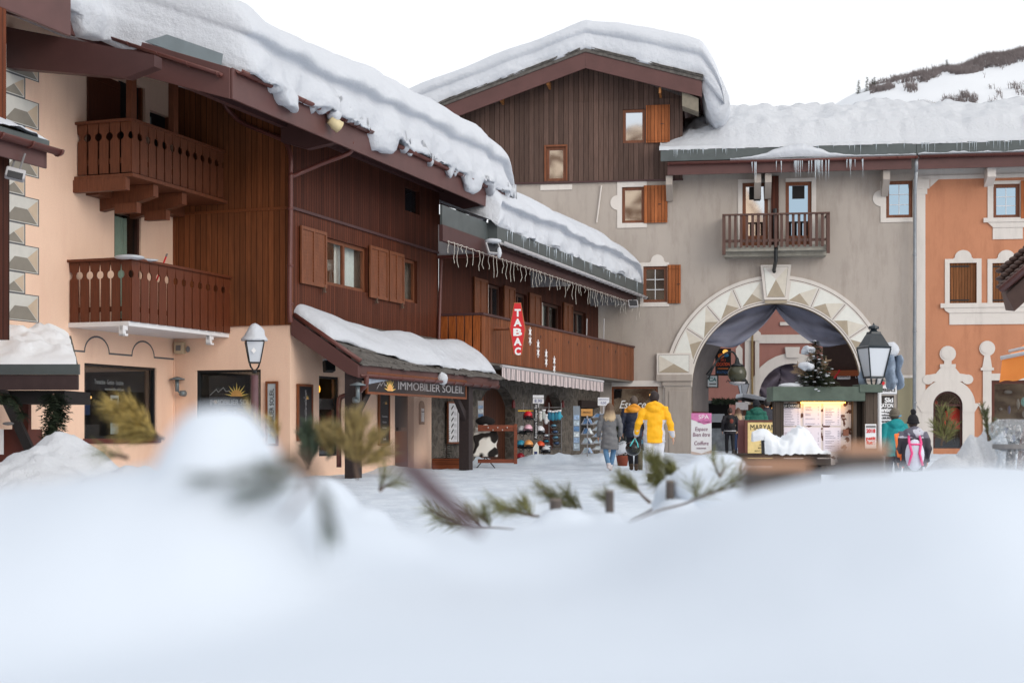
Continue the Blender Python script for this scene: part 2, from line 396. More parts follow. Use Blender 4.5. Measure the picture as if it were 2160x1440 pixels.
def icicles(F, pts, parent, mat):
    """pts: list of (u, z, o, length, radius): each icicle its own part"""
    global ICI
    if ICI is None:
        mb = MB(); prof = [(.001, -1), (.25, -.75), (.45, -.5), (.75, -.25), (1.0, -.05), (1.1, 0)]; mb.lathe((0, 0, 0), prof, 6)
        me_o = mk('icicle', mb, mat, None, smooth=True, loc=(0, 0, 0)); ICI = me_o.data; COL.objects.unlink(me_o); bpy.data.objects.remove(me_o)
    off = wloc(parent)
    for (u, z, o, L, r) in pts:
        x = bpy.data.objects.new('icicle', ICI); COL.objects.link(x); x.parent = parent; x.location = F.p(u, z, o)-off; x.scale = (r, r, L)
M['ice'] = base('ice', (.72, .80, .86), .12); M['ice'].node_tree.nodes['Principled BSDF'].inputs['Transmission Weight'].default_value = .35
def cat(prof, n):                                # resample a profile with Catmull-Rom
    out = []; m = len(prof)
    for i in range(n):
        t = i*(m-1)/(n-1); k = min(int(t), m-2); f = t-k
        P = [prof[max(k-1, 0)], prof[k], prof[k+1], prof[min(k+2, m-1)]]
        out.append(tuple(.5*((2*P[1][j])+(-P[0][j]+P[2][j])*f+(2*P[0][j]-5*P[1][j]+4*P[2][j]-P[3][j])*f*f+(-P[0][j]+3*P[1][j]-3*P[2][j]+P[3][j])*f**3) for j in range(len(prof[0]))))
    return out
def sweep_snow(name, F, u0, u1, eave, zb, slope, prof, T, parent, step=.1, npf=44, rough=.05, rag=.2, ends=(.8, .8), mat=None, seed=0, edge=(0, 0)):
    """snow blanket: profile (outward from eave, height as share of T) swept along u"""
    pr = cat(prof, npf); n = max(3, int((u1-u0)/step)); mb = MB(); vs = []
    for i in range(n+1):
        u = u0+(u1-u0)*i/n; a = min(1, (u-u0)/ends[0]) if ends[0] else 1; b = min(1, (u1-u)/ends[1]) if ends[1] else 1
        ta = math.sqrt(max(0, 1-(1-a)**2.2))*math.sqrt(max(0, 1-(1-b)**2.2)); ta = .03+.97*ta; e = eave(u); t = T(u)
        for k, (do, h) in enumerate(pr):
            hh = h*t*ta; dd = do*(.55+.45*ta) if do > -1.5 else do
            low = max(0, 1-max(0, h)/.5)
            q = V((u*.9+seed, dd*1.1, hh*1.3)); nv = noise.noise(q*1.1)*rough*1.6*(1+low)+noise.noise(q*3.1+V((7, 3, 1)))*rough*(.25+low*.9)+noise.noise(q*8)*rough*.35*(.3+low)
            if do < -.5: nv *= .8
            zz = zb(u)+slope*(-dd)+hh
            if h < .08 and do > -.3: zz -= rag*min(.3, -.12+noise.noise(V((u*.9+seed, 5, 0)))*1.5+.5*noise.noise(V((u*4+seed, 9, 0)))+.25*noise.noise(V((u*11+seed, 2, 0))))
            vs.append(F.p(u, zz+nv*(1 if do < -.2 else .35), e+dd+(nv*1.3 if do > -.6 else 0)))
    fs = [(i*npf+k, (i+1)*npf+k, (i+1)*npf+k+1, i*npf+k+1) for i in range(n) for k in range(npf-1)]
    fs += [tuple(range(npf)), tuple(n*npf+k for k in range(npf-1, -1, -1))]
    mb.add(vs, fs); return mk(name, mb, mat or M['snow'], parent, F, smooth=True)
def gz(X, Y): return .14*max(0, min(1, (Y-38)/12))   # the square rises a little towards the archway
# ================================================================ ground, hills
def grid(name, xs, ys, zf, mat, kind=None, smooth=True, loc=(0, 0, 0), parent=None):
    mb = MB(); nx, ny = len(xs), len(ys)
    mb.add([(x, y, zf(x, y)) for y in ys for x in xs], [(j*nx+i, j*nx+i+1, (j+1)*nx+i+1, (j+1)*nx+i) for j in range(ny-1) for i in range(nx-1)])
    o = mk(name, mb, mat, parent, None, smooth, loc=None if parent else loc)
    if kind: o['kind'] = kind
    return o
def nz(x, y, s, seed=0, o=3): return noise.fractal(V((x*s+seed, y*s, seed*.37)), 1.0, 2.0, o)
def ground_z(x, y):
    z = gz(x, y)
    if 8 < y < 60 and abs(x) < 22: z += .025*nz(x, y, 1.3)+.02*nz(x, y, 5, 3)
    # swept heaps along the shop front
    for cx, cy, rx, ry, h in ((1.15, 41.3, 1.25, .5, .33), (-1.3, 41.6, 1.0, .5, .22), (3.1, 43.2, 1.0, .5, .3), (-3.2, 35.2, 1.6, .6, .12), (4.6, 49, 1.6, 1, .15)):
        d = ((x-cx)/rx)**2+((y-cy)/ry)**2
        if d < 4: z += h*math.exp(-d*1.3)*(1+.45*nz(x, y, 4, 5))
    return z
xs = [-800, -300, -100, -50, -30, -22]+[-14+.16*i for i in range(int(34/.16))]+[24, 40, 100, 300, 800]
ys = [-60, -20, -5, 2, 5, 8, 10]+[11+.25*i for i in range(int(23/.25))]+[34+.14*i for i in range(int(22/.14))]+[58, 62, 70, 85, 100, 200, 600, 2200]
grid('ground', xs, ys, ground_z, M['snow_ground'], 'structure')
# far snowy hillside with bare scrub, behind the right-hand roofs
mhill = snowm('hill_snow', (.72, .74, .77), .3, .05, 2.0)
def hill_z(x, y):
    prof = 168+22*max(0, min(1, (x-165)/90))**.7 if x > 165 else max(20, 168-(165-x)*1.0)
    d = max(0, min(1, (y-430)/300)); return -2+(prof+3*nz(x, y, .03, 2)+1*nz(x, y, .1, 4))*math.sin(d*math.pi/2)
grid('hill', [40+7*i for i in range(90)], [430+10*i for i in range(46)], hill_z, mhill, 'structure')
mscrub = flat('bare_scrub', (108, 100, 100), .95, .3, .4)
mb = MB(); random.seed(3)
for i in range(14000):
    px = random.uniform(1835, 2175); Yy = random.uniform(600, 720); x = (px-1080)/FP*Yy
    a = noise.noise(V((x*.045, Yy*.02, 1)))+.6*noise.noise(V((x*.14, Yy*.06, 5)))
    if a < .06+.2*random.random() and not (Yy > 700 and random.random() < .5): continue
    z = hill_z(x, Yy); h = random.uniform(1.5, 3.6); dx = random.uniform(-.9, .9)
    mb.add([(x-.18, Yy, z-.3), (x+.18, Yy, z-.3), (x+dx+.05, Yy, z+h)], [(0, 1, 2)])
    for k in range(2):
        s = random.choice((-1, 1)); zz = z+h*random.uniform(.3, .6)
        mb.add([(x-.08, Yy, zz), (x+.1, Yy+.1, zz+.15), (x+s*random.uniform(.5, 1.3), Yy, zz+random.uniform(.6, 1.3))], [(0, 1, 2)])
tag(mk('bare_scrub', mb, mscrub), 'leafless grey scrub scattered over the snowy hillside above the right roof', 'scrub', kind='stuff')
# mountainside across the valley, behind the viewer: golden sunlight put into its rock and snow colours, seen only mirrored in panes
mrock = base('sun_gilded_rock', lin((225, 170, 115)), .95); n = N_(mrock); co = n.co('Object', 1, 1, 1)
f = n.noise(co, .09, 8, .75); n.l(n.ramp(f, .47, .54, lin((110, 66, 34)), lin((255, 222, 188))), n.b.inputs['Base Color'])
grid('mountainside', [-500+12.5*i for i in range(81)], [-700+20*i for i in range(23)], lambda x, y: -5+max(0, min(1, (-y-250)/300))*((150 if x < -85 else max(42, 150-(x+85)*1.9))+12*nz(x, y, .02, 8)+9*nz(x, y, .06, 2)), mrock, 'structure')
mneed = flat('spruce_needles', (62, 74, 44), .85, .35, 3)
mneed_d = flat('dark_needles', (46, 58, 40), .85, .35, 8)
def spruce(name, label, cat_, base_, h, r, nw, mat=None, snowy=0, group=None, leaf=.16, trunk_r=None, dens=9, lift=0.06):
    b = V(base_); t = thing(name, label, cat_, b, group); mb = MB(); sn = MB(); tr = MB()
    tr.tube([b, b+V((0, 0, h*.5)), b+V((0, 0, h*.97))], [trunk_r or r*.07, (trunk_r or r*.07)*.7, .01], 7); mk('trunk', tr, M['stem'], t, smooth=True)
    for i in range(nw):
        f = i/nw; z = h*(lift+(1-lift)*f); rr = r*(1-f)**.85*random.uniform(.78, 1.12)+.02*r; nb = max(4, int(dens*(1-f*.55)))
        for k in range(nb):
            a = random.uniform(0, 2*math.pi); L = rr*random.uniform(.6, 1.1); dr = random.uniform(.15, .5)
            d = V((math.cos(a), math.sin(a), 0)); s = V((-d.y, d.x, 0)); m_ = max(3, int(L/leaf*2.2))
            for q in range(m_):
                g = (q+.6)/m_; c = b+V((0, 0, z))+d*L*g+V((0, 0, -dr*L*g*g+.08*L*g)); wl = leaf*random.uniform(.7, 1.2)*(1.15-g*.5)
                for sd in (-1, 1):
                    tip = c+(s*sd*.8+d*.75+V((0, 0, random.uniform(-.35, .1))))*wl
                    mb.add([c-d*wl*.18, c+d*wl*.22, tip], [(0, 1, 2)]); 
                if snowy and random.random() < snowy and q > m_*.3: sn.ell(c+V((0, 0, wl*.12)), wl*.55, wl*.5, wl*.22, 6, 4)
    fo = mk('crown', mb, mat or mneed_d, t)
    if sn.v: mk('snow_clumps', sn, M['snow'], fo, smooth=True)
    return t
for i, (px, py, h) in enumerate(((1811, 222, 6.0), (1829, 224, 6.4), (1840, 228, 5), (1845, 215, 5.6), (1997, 206, 4.4))):
    Y = 690; p = W(px, py, Y); p.z = hill_z(p.x, Y); L = ['leftmost of the spruces on the far ridge beside the scrub hillside', 'tallest middle spruce of the clump on the far ridge', 'low spruce at the foot of the ridge clump, lower than its neighbours', 'rightmost spruce of the clump standing highest on the ridge', 'lone dark spruce in the scrub far up the hillside'][i]
    spruce('spruce_tree', L, 'tree', (p.x, p.y, p.z-1), h+1.5, h*.28, 16, mneed, leaf=.8, group='spruces on the far ridge', dens=8)
# ================================================================ timber chalet on the left
FB = Fac(-4.79, 30.7, .35, 1); OA = -2.89
def perp(u, o=0): q = FB.p(u, 0, o); return Fac(q.x, q.y, FB.n.x, FB.n.y)
FW = perp(0, OA)                                # side wall between the balconies and the outer corner (u = 0 .. 2.89)
ch = thing('timber_chalet', 'long timber and peach plaster chalet with thick snow on its roof, at the left', 'chalet', FB.p(-2, 0, -1))
sz = lambda o: 7.05+.36*(1.3-o)                 # fascia underside
ul = FB.u(145, 1.3); ue = FB.u(488, 1.3); ur = FB.u(1065, 1.3); uB = FB.u(925, 0); OR = -1.58
# ---- walls
uq = -9.0
sh = FB.R(178, 765, 330, 925, OA); wA = FB.R(241, 440, 297, 560, OA); wA = (wA[0], wA[1], 3.3, wA[3])
dA = FB.R(250, 165, 306, 262, OA); dA = (dA[0], dA[1], 6.1, dA[3]); dB = FB.R(316, 232, 362, 262, OA); dB = (dB[0], dB[1], 6.1, dB[3])
wall(FB, uq, 0, -.2, 8.75, [sh, wA, dA, dB], M['peach'], ch, 'plaster_wall', .15, OA)
s2 = FW.R(414, 781, 550, 985)
mb = MB(); wall(FW, 0, 2.89, -.2, 3.3, [s2], M['peach'], ch, 'plaster_wall', .15)
mb = MB(); mb.prism(FW, [(0, 3.3), (2.93, 3.3), (2.93, 5.8), (0, 5.8)], -.05, .04); mb.prism(FW, [(0, 5.83), (2.93, 5.83), (2.93, 7.6), (0, 8.7)], -.05, .03)
mk('side_cladding', mb, M['clad_warm'], ch, FW)
mb = MB(); mb.fb(FW, 0, 2.95, 5.79, 5.85, 0, .055); mb.fb(FW, -.0, .06, 3.3, 8.6, 0, .06); mk('trim_strip', mb, M['frame'], ch, FW)
# ---- long front: timber above, plaster below
w1 = FB.R(686, 492, 775, 608); w2 = FB.R(850, 538, 880, 640); w0 = FB.R(853, 392, 884, 443); zt, zb_ = 5.5, 4.26
w1 = (w1[0], w1[1], zb_+.08, zt-.08); w2 = (w2[0], w2[1], zb_+.08, zt-.05)
wall(FB, 0, uB, 3.3, 5.83, [w1, w2], M['clad_red'], ch, 'timber_wall', .16)
wall(FB, 0, uB, 5.83, 7.65, [w0], M['clad_dark'], ch, 'timber_wall', .16, .02)
mb = MB(); mb.fb(FB, -.02, uB, 5.8, 5.86, 0, .05); mk('trim_strip', mb, M['dkbrown'], ch, FB)
sw = FB.R(673, 792, 716, 962); dr = FB.R(833, 829, 873, 990); dr = (dr[0], dr[1], 0, 2.1)
uG = FB.u(910, 0); wall(FB, 0, uG, -.2, 3.35, [sw, dr], M['peach'], ch, 'plaster_wall', .2)
mb = MB(); mb.fb(FB, dr[0], dr[1], 0, 2.1, -.22, -.17); dd = mk('door', mb, flat('brown_door', (104, 84, 74), .5, .1), ch, FB)
mb = MB(); mb.fb(FB, dr[0]+.12, dr[1]-.1, .2, 1.0, -.168, -.15); mb.fb(FB, dr[0]+.12, dr[1]-.1, 1.1, 1.95, -.168, -.155, 1); mb.fb(FB, dr[0]+.45, dr[0]+.6, 1.02, 1.1, -.168, -.1, 1); mk('door_panel', mb, [M['frame'], M['blackp']], dd, FB)
# return wall over to the shop and end wall
mb = MB(); E = perp(uB, 0); mb.prism(E, [(-6, 6.2), (0, 6.2), (0, 7.6), (-6, 9.6)], 0, .05); mk('end_gable', mb, M['clad_dark'], ch, E)
# ---- roof
def slab(mb, u0, u1, o0, o1, dz, th, mi=0):      # sloping with the roof
    z = lambda o: sz(o)+dz
    mb.hexa([FB.p(u0, z(o1), o1), FB.p(u1, z(o1), o1), FB.p(u1, z(o0), o0), FB.p(u0, z(o0), o0), FB.p(u0, z(o1)+th, o1), FB.p(u1, z(o1)+th, o1), FB.p(u1, z(o0)+th, o0), FB.p(u0, z(o0)+th, o0)], mi)
mb = MB(); slab(mb, ue, ur, -9, 1.28, .28, .22); slab(mb, ul, ue-.002, -9, OR-.02, .28, .22); slab(mb, -19, ul-.002, -9, 1.28, .28, .22)
rf = mk('roof', mb, planks('soffit_boards', (84, 54, 44), .15, .15, .7), ch, FB)
mb = MB()
mb.fb(FB, ue, ur, 7.05, 7.62, 1.28, 1.33); mb.fb(FB, -19, ul, 6.95, 7.62, 1.28, 1.34)
mb.fb(FB, ul-.05, ue+.3, sz(OR)+.18, sz(OR)+.52, OR-.02, OR+.04)
for u in (ue, ul-.06): mb.prism(perp(u), [(OR-.2, sz(OR)-.1), (1.28, 7.05), (1.28, 7.62), (OR-.2, sz(OR)+.57)], -.03, .03)
mb.prism(perp(ur+.03), [(-9, sz(-9)), (1.33, 7.05), (1.33, 7.62), (-9, sz(-9)+.57)], 0, .05)
fa = mk('fascia', mb, M['maroon'], rf, FB, bevel=.01)
mb = MB()                                            # purlins and knee beams carrying the overhang
for u in (FB.u(615, .2), FB.u(925, 0)+.15, ur-.35):
    mb.prism(perp(u), [(0, sz(0)-.35), (.6, sz(.6)-.32), (1.27, 7.08), (1.27, sz(1.2)+.25), (0, sz(0)+.2)], -.1, .1)
mb.prism(perp(FB.u(22, OA)), [(OA, 7.75), (-.3, 7.35), (0.3, 7.5), (.3, 7.7), (OA, 8.5)], -.12, .12)
mb.fb(FB, ue+.05, uB, sz(.1)-.02, sz(.1)+.25, 0, .14)
mk('beam', mb, M['dkbrown'], ch, FB)
# zinc snow boards above the gutter and stone slab edges
mb = MB()
for (a, b, e) in ((ue+.9, ur, 1.28),):
    mb.add([FB.p(a, sz(e)+.5, e), FB.p(b, sz(e)+.5, e), FB.p(b, sz(e)+.88, e-.12), FB.p(a, sz(e)+.88, e-.12)], [(0, 1, 2, 3)])
mk('flashing', mb, M['zinc'], rf, FB)
mb = MB(); random.seed(5)
for (a, b, e) in ((ue+.9, FB.u(690, 1.3), 1.26), (FB.u(800, 1.3), ur, 1.2)):
    u = a
    while u < b:
        L = random.uniform(.2, .5)
        for k in range(2): mb.fb(FB, u, u+L-.01, sz(e)+.56+.05*k, sz(e)+.60+.05*k+random.uniform(0, .02), e-.5, e+.07-.05*k+random.uniform(-.03, .05))
        u += L
mk('stone_slabs', mb, M['slate'], rf, FB)
def gutter(F, u0, u1, z, o, parent, r=.07, mat=None, hooks=.6, name='gutter', z1=None):
    mb = MB(); n = 8; z1 = z if z1 is None else z1; vs = []
    for (u, zz) in ((u0, z), (u1, z1)):
        for k in range(n+1): a = math.pi+math.pi*k/n; vs.append(F.p(u, zz+math.sin(a)*r, o+r+math.cos(a)*r))
        for k in range(n, -1, -1): a = math.pi+math.pi*k/n; vs.append(F.p(u, zz+math.sin(a)*(r-.012), o+r+math.cos(a)*(r-.012)))
    m = 2*(n+1); mb.add(vs, [(k, (k+1) % m, m+(k+1) % m, m+k) for k in range(m)]+[tuple(range(m-1, -1, -1)), tuple(range(m, 2*m))])
    nh = int((u1-u0)/hooks)
    for i in range(nh+1):
        u = u0+.05+(u1-u0-.1)*i/max(1, nh); zz = z+(z1-z)*i/max(1, nh)
        mb.tube([F.p(u, zz+math.sin(a)*(r+.008), o+r+math.cos(a)*(r+.008)) for a in [math.pi+math.pi*k/6 for k in range(7)]], .012, 5)
    return mk(name, mb, mat or M['gutter'], parent, F, smooth=True)
gutter(FB, ue+.1, FB.u(795, 1.33), 7.6, 1.33, rf); gutter(FB, FB.u(806, 1.33), ur-.3, 7.58, 1.33, rf); PE = perp(ue); gutter(PE, OR+.1, 1.15, sz(OR)+.40, .035, rf, z1=7.52); mb = MB(); mb.add([PE.p(OR+.2, sz(OR)+.5, .02), PE.p(1.1, 7.63, .02), PE.p(1.1, 7.9, -.05), PE.p(OR+.2, sz(OR)+.78, -.05)], [(0, 1, 2, 3)]); mk('flashing', mb, M['zinc'], rf, PE)
def pipe(pts, parent, r=.05, mat=None, name='downpipe', clamps=()):
    c = cat([tuple(V(p)) for p in pts], len(pts)*5); mb = MB(); mb.tube(c, r, 10)
    for p in clamps: mb.lathe((p[0], p[1], p[2]-.03), [(r+.012, 0), (r+.012, .05)], 10)
    return mk(name, mb, mat or M['gutter'], parent, smooth=True)
uo = FB.u(472, OR+.1); q = lambda u, z, o: FB.p(u, z, o)
PX = lambda px, py, o: FB.p(*FB.at(px, py, o), o)
P2 = lambda px, py: FW.p(*FW.at(px, py, .14), .14)
pipe([PX(470, 200, -1.4), PX(476, 225, -1.4), P2(505, 255), P2(540, 272), P2(580, 288), P2(602, 300), PX(613, 330, .12), PX(613, 365, .12)], ch)
pipe([PX(613, 365, .12), PX(613, 430, .1), PX(612, 520, .09), PX(611, 600, .09), PX(611, 660, .09), PX(613, 680, .1)], ch, .055, clamps=[PX(612, y, .09) for y in (440, 560, 640)])
pipe([PX(742, 300, 1.3), PX(741, 318, 1.2), PX(725, 328, 1.05), PX(680, 345, .6), PX(635, 364, .2), PX(616, 372, .12)], ch)
# ---- roof snow
def eB(u):
    a = max(0, min(1, (u-ue+.25)/.7)); a = a*a*(3-2*a); return OR+.12+(1.28-OR)*a
prof = [(-8.5, 1), (-4, 1), (-2, .995), (-1, .975), (-.45, .93), (-.12, .84), (.08, .74), (.14, .66), (.08, .60), (-.04, .55), (-.06, .50), (.03, .44), (.12, .33), (.16, .2), (.12, .08), (.02, 0), (-.2, .0), (-.5, .05)]
def TB(u):
    k = [(ul, 1.35), (ue, 1.45), (ue+1.5, 1.35), (FB.u(700, 1.3), 1.4), (FB.u(850, 1.3), 1.6), (FB.u(1000, 1.3), 1.7), (ur+1, 1.45)]
    for (a, x), (b, y) in zip(k, k[1:]):
        if u <= b: return x+(y-x)*max(0, (u-a)/(b-a))
    return k[-1][1]
sweep_snow('roof_snow', FB, ul+.02, ur+.42, eB, lambda u: 7.05+.36*(1.3-eB(u))+.44, .36, prof, lambda u: TB(u)+.14, rf, .08, 60, .06, .7, (.05, .9), seed=3)
# ---- balconies
def balc_board(mb, F, u0, u1, z0, z1, o, notch=True, hz=.2, hr=.055, gap=.012):
    """one board with a half-round bite on either edge"""
    n = 6; zc = z1-hz; P = [(u0+gap, z0)]
    P += [(u1-gap, z0), (u1-gap, zc-hr)]
    if notch: P += [(u1-gap-math.sin(math.pi*k/n)*hr*.8, zc-math.cos(math.pi*k/n)*hr) for k in range(1, n)]
    P += [(u1-gap, zc+hr), (u1-gap*.3, z1-.05), (u1-gap*.3, z1), (u0+gap*.3, z1), (u0+gap*.3, z1-.05), (u0+gap, zc+hr)]
    if notch: P += [(u0+gap+math.sin(math.pi*k/n)*hr*.8, zc+math.cos(math.pi*k/n)*hr) for k in range(1, n)]
    P += [(u0+gap, zc-hr)]
    mb.prism(F, P, o-.025, o)
def balcony(name, ob, zr, z0, uL, uR, nF, nS, parent, mat):
    b = thing_part = MB(); S_ = perp(uL)
    g = MB()
    for i in range(nF): a = uL+(uR-uL)*i/nF; balc_board(g, FB, a, a+(uR-uL)/nF, z0, zr-.05, ob, hz=.27, hr=.075, gap=.024)
    for i in range(nS): a = OA+(ob-OA)*i/nS; balc_board(g, S_, a, a+(ob-OA)/nS, z0, zr-.05, 0, hz=.27, hr=.075, gap=.024)
    r = mk('balcony_railing', g, mat, parent, FB)
    h = MB(); h.fb(FB, uL-.06, uR, zr-.05, zr, ob-.1, ob+.05); h.fb(S_, OA, ob-.1, zr-.05, zr, -.05, .06)
    h.fb(FB, uL+.02, uR, z0+.2, z0+.3, ob-.07, ob-.03); h.fb(S_, OA, ob-.05, z0+.2, z0+.3, -.07, -.03)
    h.fb(FB, uL+.02, uR, zr-.2, zr-.12, ob-.06, ob-.03); mk('handrail', h, mat, r, FB)
    return r
uU = FB.u(277, -1.615); balcony('up', -1.615, 7.15, 6.10, uU, -.02, 12, 5, ch, M['balc_red'])
mb = MB(); ob = -1.615
mb.fb(FB, uU-.1, -.02, 5.99, 6.06, OA+.02, ob+.1)
SU = perp(uU); mb.fb(SU, OA, ob-.05, 5.74, 5.985, -.02, .12)
for u in (uU+.85, uU+1.9): 
    T_ = perp(u); mb.prism(T_, [(OA, 5.5), (ob-.3, 5.66), (ob, 5.74), (ob, 5.98), (OA, 5.98)], -.09, .09); mb.fb(T_, OA+.5, ob-.25, 5.4, 5.6, .15, .3)
mb.fb(FB, uU+.3, -.05, 5.75, 5.98, OA, OA+.3)
mk('balcony_base', mb, M['balc_red'], ch, FB)
mb = MB(); uP = uU
for u in (uP+.02, FB.u(367, ob)): mb.fb(FB, u, u+.17, 7.15, sz(ob)+.1, ob-.14, ob-.0)
mk('balcony_post', mb, M['balc_red'], ch, FB, bevel=.01)
uL_ = FB.u(277, -1.447); balcony('low', -1.447, 4.39, 3.15, uL_, -.02, 12, 6, ch, M['clad_red'] if 0 else woody('lower_balcony_wood', (98, 48, 26), .5, .2, 'v'))
mb = MB(); mb.fb(FB, uL_-.02, -.02, 3.06, 3.15, OA, -1.49); mk('balcony_floor', mb, M['white'], ch, FB)
mb = MB(); mb.ell(FB.p(uL_+.02, 4.39, -1.5), .3, .25, .05, 12, 6); mb.ell(FB.p(uL_+.5, 4.39, -1.5), .3, .1, .03, 12, 6); mk('snow_patch', mb, M['snow'], ch, smooth=True)
for px, py in ((265, 680), (447, 704)):
    u, z = FB.at(px, py, -1.5); b = MB(); b.fb(FB, u-.08, u-.03, 2.86, 3.06, -1.6, -1.5); b.fb(FB, u-.08, u+.08, 2.86, 2.90, -1.6, -1.5); b.fb(FB, u-.08, u+.1, 2.97, 3.055, -1.58, -1.52); b.fb(FB, u+.0, u+.04, 2.9, 2.96, -1.58, -1.52)
    mk('awning_bracket', b, M['white'], ch, FB)
# openings behind the upper balcony
shutter(FB, *FB.R(182, 148, 250, 280, OA)[:2], 6.1, FB.R(182, 148, 250, 280, OA)[3], ch, woody('dark_door_shutter', (86, 44, 26), .5, .2, 'v'), OA+.01, 'board')
for h_ in (dA, dB):
    m = MB(); m.fb(FB, h_[0], h_[1], h_[2], h_[3], OA-.15, OA-.12); r = mk('balcony_door', m, M['dark'], ch, FB)
    m = MB(); m.fb(FB, h_[0], h_[0]+.22, h_[2]+.3, h_[3]-.1, OA-.118, OA-.11); m.fb(FB, h_[1]-.08, h_[1]-.01, h_[2], h_[3], OA-.12, OA-.05, 1)
    mk('curtain', m, [flat('pale_net', (120, 130, 128), .7), M['frame']], r, FB)
# small window between the balconies
wr = flat('room_wall', (150, 128, 112), .9)
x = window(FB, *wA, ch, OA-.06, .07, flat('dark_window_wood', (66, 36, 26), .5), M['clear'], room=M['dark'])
def curtain(F, u0, u1, z0, z1, o, parent, mat, n=40, amp=.03):
    mb = MB(); vs = []
    for i in range(n+1):
        u = u0+(u1-u0)*i/n; oo = o+amp*math.sin(i*1.7)+amp*.5*math.sin(i*.77); vs += [F.p(u, z0, oo), F.p(u, z1, oo)]
    mb.add(vs, [(2*i, 2*i+2, 2*i+3, 2*i+1) for i in range(n)]); return mk('curtain', mb, mat, parent, F, smooth=True)
curtain(FB, wA[0]+.05, wA[0]+.75, wA[2], wA[3]-.1, OA-.2, x, flat('green_grey_net', (150, 165, 150), .85, .08))
# long front windows and shutters
x = window(FB, *w1, ch, -.1, .085, M['shutter'], M['clear'], sash=1, room=wr)
curtain(FB, w1[0]+.02, w1[0]+.2, w1[2], w1[3], -.25, x, M['cream_cloth'], 12); um = (w1[0]+w1[1])/2+.75
curtain(FB, um-.35, um+.2, w1[2], w1[3], -.3, x, M['cream_cloth'], 26); curtain(FB, w1[0]+1.0, w1[0]+1.3, w1[2], w1[3], -.28, x, M['cream_cloth'], 14)
mb = MB(); mb.lathe(FB.p((w1[0]+w1[1])/2+.15, w1[2]+.18, -.5), [(.05, 0), (.02, .25), (.2, .3), (.13, .52)], 12); mk('table_lamp', mb, M['cream_cloth'], x, smooth=True)
x = window(FB, *w2, ch, -.1, .08, M['shutter'], M['clear'], room=wr); curtain(FB, w2[0]+.05, w2[0]+.4, w2[2], w2[3], -.25, x, M['cream_cloth'], 16)
m = MB(); m.fb(FB, w0[0], w0[1], w0[2], w0[3], -.14, -.1); mk('dark_window', m, M['pane'], ch, FB)
for a, b in ((630, 684), (776, 814), (817, 848)): shutter(FB, FB.u(a), FB.u(b), zb_-.02, zt, ch, M['shutter'], .03, 'herring')
mb = MB()
for px in (678, 789, 843): u = FB.u(px); mb.fb(FB, u, u+.03, zb_-.12, zb_, .05, .09); mb.fb(FB, u-.03, u+.06, zb_-.13, zb_-.1, .05, .1)
mk('shutter_stay', mb, M['stem'], ch, FB)
# painted quoins
qc = [flat('quoin_line', (95, 95, 98), .9, .04), flat('quoin_light', (205, 203, 196), .9, .05), flat('quoin_dark', (138, 132, 122), .9, .06), flat('quoin_beige', (198, 178, 155), .9, .05)]
mb = MB(); z = 3.08; uq0 = FB.u(-40, OA); long_ = True; uN, uS = FB.u(82, OA), FB.u(53, OA); o = OA
while z < 8.1:
    h = .52 if long_ else .40; ur_ = uN if long_ else uS; g = .028
    mb.face(FB, [(uq0, z), (ur_, z), (ur_, z+h), (uq0, z+h)], o+.004, 0)
    a, b, c, d = uq0, ur_-g*1.2, z+g*.6, z+h-g*.6
    mb.face(FB, [(a, c), (b, c), (b, d), (a, d)], o+.008, 1)
    xi = b-.32 if long_ else b-.3; li = FB.u(30, OA) if long_ else b-.3
    mi_ = c+(d-c)*.55
    mb.face(FB, [(li-.28, c+.015), (b-.03, c+.015), (xi, mi_), (li, mi_)] if long_ else [(b-.6, c+.015), (b-.03, c+.015), (b-.3, mi_)], o+.012, 2)
    mb.face(FB, [(b-.02, c+.03), (b-.02, d-.02), (xi+.01, mi_+.005)], o+.012, 3)
    z += h; long_ = not long_
mk('painted_quoins', mb, qc, ch, FB)
# painted arcade line
def strip(mb, F, pts, wd, o, mi=0):
    for (a, b), (c, d) in zip(pts, pts[1:]):
        l = math.hypot(c-a, d-b) or 1; nx_, nz_ = -(d-b)/l*wd/2, (c-a)/l*wd/2; ex, ez = (c-a)/l*wd*.3, (d-b)/l*wd*.3
        mb.face(F, [(a-nx_-ex, b-nz_-ez), (c-nx_+ex, d-nz_+ez), (c+nx_+ex, d+nz_+ez), (a+nx_-ex, b+nz_-ez)], o, mi)
mb = MB(); zl = 2.61; pts = [(FB.u(60, OA), zl)]
for a, b in ((75, 128), (178, 230), (278, 325)):
    ua, ub = FB.u(a, OA), FB.u(b, OA); r = (ub-ua)/2; pts += [((ua+ub)/2-math.cos(math.pi*k/14)*r, zl+math.sin(math.pi*k/14)*r*.78) for k in range(15)]
pts.append((FB.u(366, OA), zl)); 
for i, (a, b) in enumerate(zip(pts, pts[1:])): strip(mb, FB, [a, b], .035, OA+.004+.0004*(i % 2))
mk('painted_arcade', mb, qc[0], ch, FB)
mb = MB(); u = FB.u(368, OA)-.02; mb.fb(FB, u-.03, u, 0, 2.55, OA, OA+.03); mk('cable_trunk', mb, M['peach'], ch, FB)
